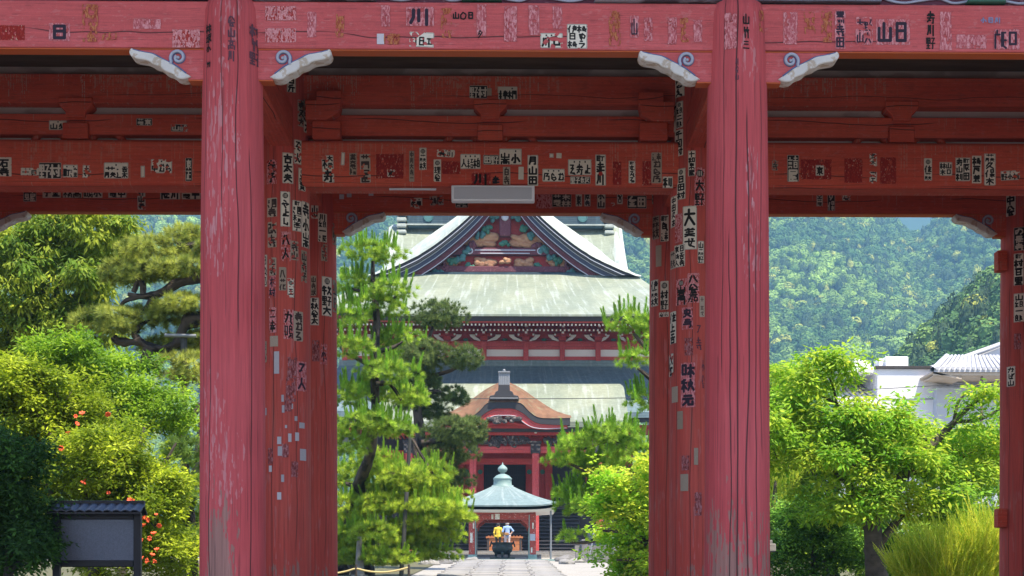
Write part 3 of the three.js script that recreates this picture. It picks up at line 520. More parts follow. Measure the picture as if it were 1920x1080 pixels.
    if (text) {
      const cols = text.split('|'), cw = (w - 6) / cols.length;
      cols.forEach((col, ci) => {
        const chars = [...col], vertical = h > w * 0.95 || cols.length > 1, n = chars.length;
        const small = (c) => (c === '町' && n > 2 ? 0.55 : c === '@' ? 0.8 : 1), total = chars.reduce((a, c) => a + small(c), 0);
        let at = 0;
        chars.forEach((c) => {
          const s = small(c);
          if (vertical) { const hh = (h - 6) / total * s, ww = Math.min(cw, hh * 1.25); letter(g, c, X + 3 + ci * cw + (cw - ww) / 2, Y + 3 + at * (h - 6) / total, ww, hh, ink, 0.16); }
          else { const ww = (w - 6) / total * s, top = k === 'w' ? h * 0.26 : 2; letter(g, c, X + 3 + at * (w - 6) / total, Y + top, ww, h - top - 3, ink, 0.165); }
          at += s;
        });
        if (!vertical && k === 'w') { g.fillStyle = ink; for (const q of [0.27, 0.5, 0.73]) if (rand() < 0.75) g.fillRect(X + w * q - 3, Y + h * 0.1, 6, Math.max(2, h * 0.11)); }
      });
    }
    if (text === '町赤川') { g.fillStyle = '#a8261a'; g.beginPath(); g.arc(X + w / 2, Y + h * 0.62, w * 0.2, 0, TAU); g.fill(); }
    // worn edges and torn pieces
    if (k !== 'k') { for (let j = 0; j < 6; j++) { const e = rand() * 4 | 0, q = rand(); hole(X + (e < 2 ? q * w : e === 2 ? 0 : w), Y + (e > 1 ? q * h : e === 0 ? 0 : h), 1 + rand() * 3); } for (const [a, b] of [[0, 0], [1, 0], [0, 1], [1, 1]]) hole(X + a * w, Y + b * h, 1.5 + rand() * 3); }
    const tears = (st.includes('t') ? 10 : 0) + (k === 'b' && w * h > 300 ? 5 : 0);
    for (let j = 0; j < tears; j++) hole(X + rand() * w, Y + rand() * h, (0.05 + 0.13 * rand()) * Math.min(w, h) * 1.5);
    g.restore();
  }
}
const atlasTex = new THREE.CanvasTexture(atlas); atlasTex.colorSpace = THREE.SRGBColorSpace;
M.paper = std({ map: atlasTex, alphaTest: 0.5, roughness: 0.85, side: THREE.DoubleSide });

// ---------------------------------------------------------------- the gate
const GX = [-6.56, -2.2, 2.2, 6.56], GZ = { f: 3.05, m: 0, r: -2.52 }, GATE = -16.55, OF = 0.667, OM = 0.84, OR = 0.968;   // heights of the three rows
const gate = thing('temple_gate', 'red timber temple gate with thick round pillars covered in paper name slips', 'gate', [0, 0, GATE]);
const home = {};                                                          // what each paper slip is stuck to
function pillarGeo(rs, flip) { const pts = rs.map(([y, r]) => new THREE.Vector2(r, y)), g = new THREE.LatheGeometry(pts, 48, Math.PI, TAU); const p = g.attributes.position, uv = g.attributes.uv; for (let i = 0; i < p.count; i++) uv.setY(i, (p.getY(i) - OF) / 7); return g; }
const shaft = [[1.12, 0.30], [1.5, 0.291], [1.83, 0.285], [3.7, 0.279], [5.0, 0.273], [5.9, 0.262], [6.57, 0.25], [6.72, 0.242], [6.80, 0.22], [6.84, 0.17], [6.85, 0]];
const shaftGeo = pillarGeo(shaft), shaftTall = [[1.12, 0.30], [1.5, 0.291], [1.83, 0.284], [3.7, 0.278], [5.0, 0.274], [5.9, 0.268], [6.8, 0.262], [7.6, 0.255], [7.61, 0]], shaftHigh = pillarGeo(shaftTall);
const baseGeo = uvm(new THREE.CylinderGeometry(0.38, 0.44, 0.14, 32).translate(0, 1.07, 0));
for (const row of ['f', 'm', 'r']) GX.forEach((x, i) => {
  const mat = row === 'f' ? (i % 2 ? M.pillarL : M.pillarR) : M.pillarIn, p = part('pillar', row === 'f' ? shaftGeo : shaftHigh, mat, gate); p.position.set(x, 0, GZ[row]); if (row !== 'f') p.rotation.y = 0;
  if (row === 'f' && (i === 0 || i === 3)) p.rotation.y = 1.3;
  if (i === 1 || i === 2 || (row === 'r' && i === 3)) home[row + 'p' + (i === 1 ? 'L' : i === 2 ? 'R' : 'Q')] = p;
  part('base_stone', baseGeo, M.stone, gate).position.set(x, 0, GZ[row]);
});
// long members between pillars
const bays = [[-6.56, -2.2], [-2.2, 2.2], [2.2, 6.56]];
home.fb = []; home.mb = []; home.rb = []; home.m2 = []; home.m3 = [];
const corbelRed = (() => { const s = new THREE.Shape(); s.moveTo(-0.06, 0); s.lineTo(0.585, 0); s.bezierCurveTo(0.52, -0.03, 0.46, -0.012, 0.4, -0.045); s.bezierCurveTo(0.34, -0.085, 0.3, -0.085, 0.26, -0.12); s.bezierCurveTo(0.2, -0.15, 0.16, -0.2, 0.11, -0.222); s.lineTo(0.11, -0.25); s.lineTo(-0.06, -0.25); s.closePath(); return uvm(extrude(s, 0.13, 0.004).translate(0, 0, -0.065)); })();
const corbelScroll = (() => { const s = new THREE.Shape(); s.moveTo(0.6, 0.002); s.bezierCurveTo(0.63, -0.02, 0.6, -0.06, 0.57, -0.068); s.bezierCurveTo(0.5, -0.082, 0.47, -0.078, 0.43, -0.105); s.bezierCurveTo(0.40, -0.135, 0.36, -0.125, 0.33, -0.158); s.bezierCurveTo(0.30, -0.195, 0.26, -0.185, 0.23, -0.215); s.bezierCurveTo(0.2, -0.25, 0.16, -0.252, 0.10, -0.232); s.bezierCurveTo(0.16, -0.2, 0.2, -0.16, 0.26, -0.125); s.bezierCurveTo(0.3, -0.09, 0.34, -0.09, 0.4, -0.05); s.bezierCurveTo(0.46, -0.016, 0.52, -0.034, 0.6, 0.002); return uvm(extrude(s, 0.15, 0.008, 8).translate(0, 0, -0.072)); })();
const tube = (pts, r, n = 40, k = 6) => new THREE.TubeGeometry(new THREE.CatmullRomCurve3(pts), n, r, k);
const corbelLine = tube([[0.59, -0.008], [0.5, -0.03], [0.41, -0.048], [0.32, -0.095], [0.22, -0.145], [0.13, -0.212]].map(([x, y]) => V(x, y + 0.008, 0.082)), 0.006, 24, 5);
const spiral = (r) => { const pts = [V(0.265, -0.125, 0.074)]; for (let i = 0; i <= 30; i++) { const t = i / 30, a = -0.5 + t * 7.6, q = 0.068 * (1 - 0.72 * t); pts.push(V(0.2 + Math.cos(a) * q, -0.068 + Math.sin(a) * q, 0.074)); } return tube(pts, r, 90, 6); };
const spiralWide = spiral(0.019).scale(1, 1, 0.6).translate(0, 0, 0.026), spiralPale = spiral(0.013).translate(0, 0, 0.008), spiralEye = new THREE.SphereGeometry(0.014, 10, 8).translate(0.2, -0.068, 0.08);
const corbelFoot = box(0.17, 0.012, 0.13, 0.03, -0.263, 0, 'x', 0.002);
function corbel(x, y, z, dir, dark) {
  const c = part('corbel', corbelRed, dark ? M.beamIn : M.beamOut, gate); c.position.set(x, y, z); c.scale.x = dir;
  part('scroll_edge', corbelScroll, M.scroll, c); part('painted_line', corbelLine, M.scrollBlue, c); part('spiral_ground', spiralWide, M.scrollBlue, c); part('spiral', [spiralPale.clone(), spiralEye.clone()], M.scrollPale, c); part('underside', corbelFoot, M.beamEdge, c);
}
bays.forEach(([a, b], i) => {
  const L = b - a, mid = (a + b) / 2, w = L - 0.34;
  const fbm = part('head_beam', box(w, 0.41, 0.16, 0, 0, 0, 'x', 0.012), M.beamOut, gate); fbm.position.set(mid, 5.72 + OF, GZ.f + 0.03); home.fb.push(fbm);
  const sh = i * 1.7; { const uv = fbm.geometry.attributes.uv; for (let q = 0; q < uv.count; q++) uv.setXY(q, uv.getX(q) + sh, uv.getY(q) + i * 0.03); }
  part('beam_underside', box(w, 0.008, 0.145, mid, 5.709 + OF, GZ.f + 0.03, 'x', 0), M.beamEdge, gate);
  corbel(a + 0.25, 5.706 + OF, GZ.f + 0.03, 1, false); corbel(b - 0.25, 5.706 + OF, GZ.f + 0.03, -1, false);
  // over the head beam: weathered bearing plates, a red board with a green foot between pale scrolls
  for (const s of [-1, 1]) part('bearing_plate', box(L / 2 - 1.05, 0.3, 0.3, mid + s * (L / 4 + 0.42), 6.137 + OF, GZ.f, 'x'), M.weathered, gate);
  part('frieze_board', box(2.2, 0.5, 0.1, mid, 6.137 + OF, GZ.f, 'x'), M.hallPurple, gate);
  part('strut_foot', extrude(poly([[-0.16, 0], [0.16, 0], [0.12, 0.06], [0.09, 0.2], [-0.09, 0.2], [-0.12, 0.06]]), 0.1, 0.01).translate(mid - 0.03, 6.15 + OF, GZ.f + 0.04), M.greenPaint, gate);
  for (const s of [-1, 1]) part('frieze_scroll', tube([V(s * 0.16, 0.03, 0), V(s * 0.3, 0.012, 0), V(s * 0.42, 0.05, 0), V(s * 0.6, 0.03, 0), V(s * 0.74, 0.012, 0), V(s * 0.88, 0.04, 0), V(s * 1.02, 0.12, 0)].map((p) => p.add(V(mid, 6.15 + OF, GZ.f + 0.06))), 0.012), M.scrollPale, gate);
  // the middle row
  const mbm = part('tie_beam', box(w, 0.49, 0.36, 0, 0, 0, 'x', 0.05), M.beamIn, gate); mbm.position.set(mid, 5.165 + OM, GZ.m); home.mb.push(mbm);
  { const uv = mbm.geometry.attributes.uv; for (let q = 0; q < uv.count; q++) uv.setXY(q, uv.getX(q) + i * 1.31, uv.getY(q) * 0.98 + 0.04); }
  part('plaster_panel', box(w, 0.84, 0.05, mid, 5.64 + OM, GZ.m - 0.06, 'x', 0), M.plaster, gate);
  const b2 = part('wall_beam', box(w, 0.22, 0.2, 0, 0, 0, 'x', 0.01), M.beamIn, gate); b2.position.set(mid, 5.72 + OM, GZ.m); home.m2.push(b2);
  const b3 = part('wall_beam', box(w, 0.31, 0.26, 0, 0, 0, 'x', 0.012), M.beamDrip, gate); b3.position.set(mid, 6.045 + OM, GZ.m); home.m3.push(b3);
  { const uv = b3.geometry.attributes.uv; for (let q = 0; q < uv.count; q++) uv.setXY(q, uv.getX(q) + i * 0.9, uv.getY(q) * 1.6); }
  part('upper_wall', box(w, 0.5, 0.06, mid, 6.475 + OM, GZ.m - 0.08, 'x', 0), M.ceiling, gate);
  part('bearing_block', extrude(poly([[-0.09, 0], [0.09, 0], [0.10, 0.05], [0.17, 0.12], [0.17, 0.19], [-0.17, 0.19], [-0.17, 0.12], [-0.10, 0.05]]), 0.26, 0.006).translate(mid, 5.9 + OM, GZ.m - 0.11), M.beamIn, gate);
  part('bearing_block', box(0.27, 0.17, 0.3, mid, 5.66 + OM, GZ.m + 0.01), M.beamIn, gate);
  for (const s of [-1, 1]) part('frog_leg_strut', uvm(new THREE.TorusGeometry(0.17, 0.045, 8, 16, Math.PI).scale(1, 0.62, 1).translate(mid + s * 0.3, 5.655 + OM, GZ.m + 0.02)), M.beamIn, gate);
  for (const [e, s] of [[a, 1], [b, -1]]) {
    part('bracket_arm', extrude(poly([[0, 0], [0.22, 0], [0.34, 0.07], [0.36, 0.19], [0, 0.19]]), 0.2, 0.006).translate(0, 0, -0.1).rotateY(s > 0 ? 0 : Math.PI).translate(e + s * 0.26, 5.86 + OM, GZ.m + 0.12), M.beamIn, gate);
    part('bearing_block', box(0.3, 0.19, 0.34, e + s * 0.47, 5.66 + OM, GZ.m + 0.03), M.beamIn, gate);
    part('bearing_block', box(0.27, 0.11, 0.3, e + s * 0.5, 6.05 + OM, GZ.m + 0.08), M.beamDrip, gate);
  }
  // the rear row
  const rbm = part('head_beam', box(w, 0.43, 0.16, 0, 0, 0, 'x', 0.012), M.beamIn, gate); rbm.position.set(mid, 5.42 + OR, GZ.r + 0.03); home.rb.push(rbm);
  part('beam_underside', box(w, 0.008, 0.145, mid, 5.409 + OR, GZ.r + 0.03, 'x', 0), M.beamEdge, gate);
  corbel(a + 0.26, 5.405 + OR, GZ.r + 0.03, 1, true); corbel(b - 0.26, 5.405 + OR, GZ.r + 0.03, -1, true);
  part('upper_wall', box(w, 1.1, 0.08, mid, 5.86 + OR, GZ.r, 'x', 0), M.beamIn, gate);
});
for (const x of GX) {
  part('cross_beam', box(0.24, 0.42, GZ.f - 0.36, x, 6.40, GZ.f / 2, 'z'), M.beamIn, gate);
  part('cross_beam', box(0.24, 0.42, -GZ.r - 0.36, x, 6.42, GZ.r / 2, 'z'), M.beamIn, gate);
}
for (const [y, h] of [[5.675, 0.25], [2.525, 0.23]]) part('tie_end', box(0.12, h, 0.16, 6.56 - 0.31, y, GZ.r + 0.1, 'x', 0.01), M.beamIn, gate);
part('ceiling', box(14.4, 0.1, 6.6, 0, 7.62, 0.25, 'x', 0), M.ceiling, gate);
for (let i = 0; i < 7; i++) part('ceiling_joist', box(0.12, 0.1, 6.4, -6 + i * 2, 7.515, 0.25, 'z'), M.ceiling, gate);
for (const s of [-1, 1]) part('frieze_board', box(0.1, 0.9, 5.6, s * 6.6, 6.75, 0.25, 'z'), M.beamIn, gate);
part('frieze_board', box(13.2, 0.5, 0.08, 0, 7.13, GZ.f - 0.06), M.beamIn, gate);
for (const s of [-1, 1]) for (const [z, L] of [[GZ.f / 2, GZ.f - 0.5], [GZ.r / 2, -GZ.r - 0.5]]) part('added_end_wall', box(0.12, 5.4, L, s * 6.62, 1.0, z, 'z'), M.beamIn, gate);  // unseen walls, added to keep side light out of the gate
part('balcony_floor', box(15.6, 0.16, 7.3, 0, 7.95, 0.28), M.darkWood, gate);
for (const s of [-1, 1]) for (let i = 0; i < 8; i++) part('balcony_joist', box(0.2, 0.22, 0.9, -7 + i * 2, 7.72, 0.28 + s * 3.2, 'z'), M.beamOut, gate);
part('upper_storey', box(12.4, 2.7, 5.2, 0, 8.11, 0.3), M.hallRed, gate);
{
  const hip = (x0, z0, y0, x1, z1, y1, c) => { const g = []; const q = (a, b2, c2, d) => sheet((u, v) => a.clone().lerp(b2, u).lerp(d.clone().lerp(c2, u), v).add(V(0, -Math.sin(v * Math.PI) * 0.5, 0)), 8, 8, 12, 8); const A = V(-x0, y0, z0 + c), B = V(x0, y0, z0 + c), C = V(x0, y0, -z0 + c), D = V(-x0, y0, -z0 + c), a = V(-x1, y1, z1 + c), b2 = V(x1, y1, z1 + c), c2 = V(x1, y1, -z1 + c), d = V(-x1, y1, -z1 + c); g.push(q(A, B, b2, a), q(B, C, c2, b2), q(C, D, d, c2), q(D, A, a, d)); return merge(g); };
  part('roof', hip(9.6, 6.9, 10.9, 5.4, 0.15, 15.1, 0.3), M.copper, gate);
  part('eave_soffit', box(19.2, 0.18, 13.8, 0, 10.7, 0.3), M.hallRed, gate);
}
// the paper slips
{
  const uvRect = (g, [x, y, w, h]) => { const uv = g.attributes.uv; for (let i = 0; i < uv.count; i++) uv.setXY(i, (x + uv.getX(i) * w) / SHEET.W, 1 - (y + (1 - uv.getY(i)) * h) / SHEET.H); return g; };
  const face = { fb: 0.083, mb: 0.183, rb: 0.083, m2: 0.103, m3: 0.133 }, rad = curveAt(shaft.slice(0, 8)), radHigh = curveAt(shaftTall.slice(0, 8));
  papers.forEach((p, i) => {
    const [k, a, y, w, h] = p, lift = 0.0005 + (i % 7) * 0.0006;
    if (face[k]) {
      const b = a < -2.2 ? 0 : a < 2.2 ? 1 : 2, o = home[k][b], g = uvRect(new THREE.PlaneGeometry(w, h), p.rect);
      const m = part('paper_slip', g, M.paper, o); m.position.set(a - o.position.x, y - o.position.y, face[k] + lift); if (p[6].includes('t')) m.rotation.z = (hash(i, 3, 9) - 0.5) * 0.12;
    } else {
      const o = home[k], r = (k[0] === 'f' ? rad : radHigh)(y) + 0.004 + lift, half = w / 2 / r, g = new THREE.CylinderGeometry(r, r, h, 8, 1, true, a - half, 2 * half);
      const m = part('paper_slip', uvRect(g, p.rect), M.paper, o); m.position.y = y;
    }
  });
}
// an unlit strip lamp under the middle beam
{
  const l = thing('strip_lamp', 'unlit white strip lamp box hanging under the middle tie beam of the gate', 'lamp', [0.03, 5.84, GATE + 0.16]);
  part('housing', box(0.88, 0.17, 0.1, 0, 0, 0, 'x', 0.012), M.white, l);
  part('diffuser', box(0.82, 0.125, 0.02, 0, 0.022, 0.051, 'x', 0.006), std({ color: rgb(0.46, 0.46, 0.47), roughness: 0.35 }), l);
}

// ---------------------------------------------------------------- the ground: level before the gate, its platform, then a slow rise to the hall
const groundY = (D) => D < 9 ? 0 : D < 11 ? (D - 9) / 2 * 0.98 : D < 22 ? 0.98 : D < 78 ? 1.05 + (D - 22) * 0.0479 : D < 84 ? 3.73 + (D - 78) * 0.06 : D < 140 ? 4.1 + (D - 84) * 0.01 : 4.66 + (D - 140) * 0.01;
{
  const zs = [400, 200, 100, 40, 10, 0, -9, -10, -11, -16, -22, -23, -30, -40, -50, -60, -70, -78, -81, -84, -100, -140, -200, -320, -480], xs = [-1500, -600, -250, -100, -40, -15, 0, 15, 40, 100, 250, 600, 1500];
  const pos = [], uv = [], idx = [], nx = xs.length;
  for (const z of zs) for (const x of xs) { pos.push(x, groundY(-z), z); uv.push(x, z); }
  for (let j = 0; j < zs.length - 1; j++) for (let i = 0; i < nx - 1; i++) { const a = j * nx + i; idx.push(a, a + 1, a + nx, a + 1, a + nx + 1, a + nx); }
  const g = new THREE.BufferGeometry(); g.setAttribute('position', new THREE.Float32BufferAttribute(pos, 3)); g.setAttribute('uv', new THREE.Float32BufferAttribute(uv, 2)); g.setIndex(idx); g.computeVertexNormals(); for (let i = 0; i < idx.length; i += 3) [idx[i + 1], idx[i + 2]] = [idx[i + 2], idx[i + 1]];
  g.setIndex(idx); g.computeVertexNormals(); structure('ground', g, M.gravel);
}
const slope = (D) => V(0, 0.0479, -1).normalize();
structure('added_dark_road', sheet((u, v) => V(lerp(-60, 60, u), 0.012, lerp(30, -8.95, v)), 4, 4, 120, 39), M.forecourt);  // unseen dark asphalt, added to lessen light bounced up into the gate
// planted ground on both sides of the path
for (const [x0, x1, n] of [[-40, -3.2, 'garden_bed'], [3.0, 40, 'garden_bed_001']]) structure(n, sheet((u, v) => { const D = lerp(22.6, 76, v); return V(lerp(x0 + Math.sign(x0) * v * 1.8, x1, u), groundY(D) + 0.03, -D); }, 2, 14, x1 - x0, 53), M.soil);
// the stone path from gate to hall
{
  const path = new THREE.Group(); path.name = 'stone_path'; path.userData.kind = 'structure'; scene.add(path);
  const rand = rng(5), mats = [M.stone, M.stoneB, M.stoneC], geos = [0.96, 1.02, 1.08].map((w) => box(w - 0.03, 0.09, 0.93, 0, -0.045, 0, 'x', 0.012));
  for (let D = 22.6, r = 0; D < 76; D += 0.97, r++) for (let i = 0; i < 4; i++) { const m = part('paving_slab', geos[(r + i) % 3], mats[rand() * 3 | 0], path); m.position.set(-1.8 + i * 1.06 + (r % 2) * 0.12, groundY(D) + 0.02 + rand() * 0.014, -D); m.rotation.x = 0.0479; m.rotation.y = (rand() - 0.5) * 0.012; }
}
// the platform that the gate stands on and the steps up to it
{
  const p = thing('gate_platform', 'low stone platform and steps that the red gate stands on', 'platform', [0, 0, -16.5]);
  part('platform_slab', box(17, 0.14, 11.4, 0, 0.86, 0), M.stoneDark, p);  // out of view; stone toned dark to weaken bounce under the gate
  for (let i = 0; i < 5; i++) part('step', box(9, 0.19, 0.4, 0, i * 0.18, 7.5 - i * 0.38), M.stoneDark, p);
}

// ---------------------------------------------------------------- the main hall; Y is height above the camera's ground, D the distance from it
const HX = -0.25, HB = 4.3, HD = 100;
const hall = thing('main_hall', 'vast temple hall with pale green copper roofs, curved gable and red timber front', 'temple hall', [HX, HB, -HD]);
const hb = (w, h, d, x, Y, D, grain = 'x', r = 0.012) => box(w, h, d, x, Y - HB, HD - D, grain, r);
const hp = (x, Y, D) => V(x, Y - HB, HD - D);
// stone podium with three low steps
{
  const rand = rng(8);
  for (let i = 0; i < 4; i++) for (let k = 0; k < 12; k++) { const w = 30 / 12; part('podium_stone', hb(w - 0.025, 0.12, i === 3 ? 15 : 0.5, -15 + (k + 0.5) * w + rand() * 0.01, 3.94 + i * 0.122, i === 3 ? 91.7 : 82.7 + i * 0.42), [M.stone, M.stoneB, M.stoneC][rand() * 3 | 0], hall); }
  part('podium_core', hb(30, 0.36, 15, 0, 3.94, 91.6), M.stone, hall);
}
// wooden stair, veranda and the dark wall below it
for (let i = 0; i < 13; i++) { part('stair_tread', hb(9.6, 0.07, 0.42, 0, 4.72 + i * 0.24, 96.4 + i * 0.33), M.stairWood, hall); part('stair_riser', hb(9.6, 0.17, 0.05, 0, 4.55 + i * 0.24, 96.5 + i * 0.33), M.stairWood, hall); }
part('veranda_floor', hb(25, 0.2, 5.4, 0, 7.62, 102.3), M.darkWood, hall);
for (const s of [-1, 1]) { part('veranda_skirt', hb(7.6, 3.0, 0.12, s * 8.7, 4.56, 99.8), M.darkWood, hall); for (let i = 0; i < 8; i++) part('skirt_post', hb(0.2, 3.0, 0.2, s * (4.95 + i * 1.02), 4.57, 99.7, 'y'), M.darkWood, hall); }
// porch pillars and the beam they carry
for (const x of [-5.9, -1.94, 1.94, 5.9]) {
  part('porch_pillar', hb(0.42, 6.5, 0.42, x, 4.62, 96, 'y', 0.04), M.hallRedPale, hall);
  const c = part('pillar_capital', hb(0.62, 0.62, 0.62, x, 10.85, 96, 'x', 0.05), M.carved, hall); part('capital_block', hb(0.74, 0.14, 0.74, x, 11.475, 96), M.carved, c);
  part('bracket_set', [hb(0.34, 0.5, 0.7, x, 11.95, 96), hb(0.9, 0.18, 0.34, x, 12.2, 96), hb(0.3, 0.2, 0.9, x, 12.4, 95.8)], M.hallRed, hall);
  part('lion_nose', hb(0.16, 0.5, 0.25, x, 12.05, 95.5, 'y', 0.04), M.scroll, hall);
}
for (const [a, b] of [[-5.9, -1.94], [-1.94, 1.94], [1.94, 5.9]]) {
  const m = (a + b) / 2, L = b - a; part('rainbow_beam', hb(L - 0.42, 0.42, 0.34, m, 10.88, 96, 'x', 0.05), M.hallRedPale, hall);
  part('rear_beam', hb(L - 0.3, 0.4, 0.3, m, 10.3, 97.4, 'x', 0.05), M.hallRed, hall);
  const rand = rng(31 + m * 10 | 0), lumps = [];
  for (let i = 0; i < 46; i++) { const t = rand(), g = i % 3 ? new THREE.SphereGeometry(0.1 + rand() * 0.14, 8, 6) : new THREE.TorusGeometry(0.12 + rand() * 0.1, 0.05, 6, 10); g.scale(1.4, 0.8, 0.7); g.rotateZ(rand() * 3); g.translate(m + (t - 0.5) * (L - 0.9), 11.36 - HB + 0.1 + rand() * 0.42 * (0.5 + 0.5 * Math.sin(t * Math.PI)), HD - 95.9 + rand() * 0.2); lumps.push(uvm(g)); }
  part('carved_dragon', lumps, M.carved, hall);
  part('upper_tie', hb(L - 0.2, 0.34, 0.3, m, 11.98, 96, 'x'), M.hallRed, hall);
}
part('porch_back', hb(12, 2.6, 0.2, 0, 10.7, 98.2), M.hallRed, hall);
// the dark front wall with its red leaves and round crests
part('front_wall', hb(17, 6.2, 0.2, 0, 7.7, 102.8), M.hallDark, hall);
part('front_lintel', hb(17, 0.7, 0.3, 0, 10.98, 102.5), M.hallRed, hall);
for (const s of [-1, 1]) {
  for (let i = 0; i < 2; i++) { const q = part('door_leaf', hb(0.66, 3.2, 0.09, s * (1.72 + i * 0.68), 7.8, 102.4, 'y'), M.hallRed, hall); part('crest', new THREE.CylinderGeometry(0.16, 0.16, 0.05, 20).rotateX(Math.PI / 2).translate(s * (1.62 + i * 0.88), 10.25 - HB, HD - 102.33), M.greenPaint, q); }
  for (let i = 0; i < 9; i++) part('door_bar', hb(0.05, 3.1, 0.05, s * (0.16 + i * 0.14), 7.85, 102.5, 'y', 0), M.darkWood, hall);
  for (const y of [8.4, 9.2, 10]) part('door_rail', hb(1.28, 0.07, 0.06, s * 0.7, y, 102.48), M.darkWood, hall);
  for (const x of [2.9, 5.6, 8.2]) part('hall_pillar', hb(0.5, 3.4, 0.5, s * x, 7.7, 102.4, 'y', 0.06), M.hallRed, hall);
}
part('hall_body', [hb(17, 6, 24, 0, 7.7, 115), hb(16, 8, 20, 0, 13.6, 115.2)], M.hallDark, hall);
// the cusped porch gable: red arched board, black layers, brown shingled cap
{
  const D0 = 94.2, sym = (pts) => [...pts.slice(1).map(([x, y]) => [-x, y]).reverse(), ...pts];
  const rt = curveAt(sym([[0, 13.42], [0.62, 13.39], [1.2, 13.1], [1.7, 12.68], [2.2, 12.48], [3.9, 12.4]])), rbt = curveAt(sym([[0, 12.97], [0.72, 12.91], [1.28, 12.48], [1.76, 12.24], [2.5, 12.16], [3.9, 12.22]])), bt = curveAt(sym([[0, 13.79], [1.05, 13.73], [1.5, 13.26], [2.0, 12.9], [2.7, 12.82], [4.05, 12.84]])), br = curveAt(sym([[0, 15.45], [0.42, 15.33], [1.22, 14.92], [1.8, 14.49], [2.67, 13.92], [3.6, 13.42], [4.15, 13.15]]));
  const boardG = (lo, hi, x1, D, d) => slab((u, v) => { const x = lerp(-x1, x1, u); return hp(x, lerp(lo(x), hi(x), v), D); }, 48, 1, d, x1 * 2, 0.4, V(0, 0, -1));
  const arch = part('cusped_bargeboard', boardG(rbt, rt, 3.85, D0, 0.16), M.hallRedPale, hall);
  part('board_line', tube(Array.from({ length: 41 }, (_, i) => { const x = -3.8 + i * 0.19; return hp(x, rbt(x) + 0.03, D0 - 0.02); }), 0.022, 80, 5), M.scrollPale, arch);
  part('eave_layers', boardG(rt, bt, 4.02, D0 - 0.12, 0.5), M.hallDark, hall);
  part('gable_cap', [sheet((u, v) => { const x = lerp(-4.1, 4.1, u), s = Math.sin(v * Math.PI) * 0.16; return hp(x, lerp(bt(x), br(x), v) + s, lerp(D0 - 0.15, D0 + 2.6, v)); }, 48, 10, 8.2, 3.2), sheet((u, v) => { const x = lerp(-4.1, 4.1, u); return hp(x, br(x) - v * 0.3, lerp(D0 + 2.6, 100.6, v)); }, 48, 2, 8.2, 4)], M.brownRoof, hall);
  part('gable_infill', slab((u, v) => { const x = lerp(-2.2, 2.2, u); return hp(x, lerp(12.3, rbt(x) + 0.05, v), 94.9); }, 24, 1, 0.08, 4.4, 1, V(0, 0, -1)), M.hallRed, hall);
  part('inner_arch', tube([[-2.0, 12.35], [-1.2, 12.5], [-0.5, 12.62], [0, 12.66], [0.5, 12.62], [1.2, 12.5], [2.0, 12.35]].map(([x, y]) => hp(x, y, 94.75)), 0.12, 40, 7), M.hallRed, hall);
  const rand = rng(44), pend = []; for (let i = 0; i < 30; i++) { const t = rand() * 2 - 1, g = new THREE.SphereGeometry(0.1 + rand() * 0.08, 8, 6).scale(1.3, 0.9, 0.6); g.translate(t * 0.95, 12.92 - HB - Math.abs(t) * 0.12 - (1 - Math.abs(t)) * rand() * 0.55, HD - D0 + 0.08); pend.push(uvm(g)); } part('gable_pendant', pend, M.carved, hall);
  // ridge-end ornament: dark stepped base, grey fluted roll
  const o = part('ridge_ornament', [extrude(poly([[-0.95, 0], [0.95, 0], [0.9, 0.16], [0.62, 0.22], [0.52, 0.48], [0.36, 0.56], [0.32, 1.0], [-0.32, 1.0], [-0.36, 0.56], [-0.52, 0.48], [-0.62, 0.22], [-0.9, 0.16]]), 0.35, 0.04).scale(0.92, 0.8, 1).translate(0, 14.02 - HB, HD - 94.35)], M.hallDark, hall);
  for (let i = 0; i < 6; i++) part('flute', uvm(new THREE.CylinderGeometry(0.075, 0.085, 0.78, 10).translate(-0.27 + i * 0.108, 15.2 - HB, HD - 94.1)), M.metalGrey, o);
  part('ornament_cap', [hb(0.74, 0.08, 0.4, 0, 15.58, 94.15), new THREE.SphereGeometry(0.1, 10, 8).translate(0, 15.72 - HB, HD - 94.15)], M.metalGrey, o);
  part('ornament_ledge', hb(1.7, 0.07, 0.5, 0, 13.97, 94.1), M.metalGrey, o);
}
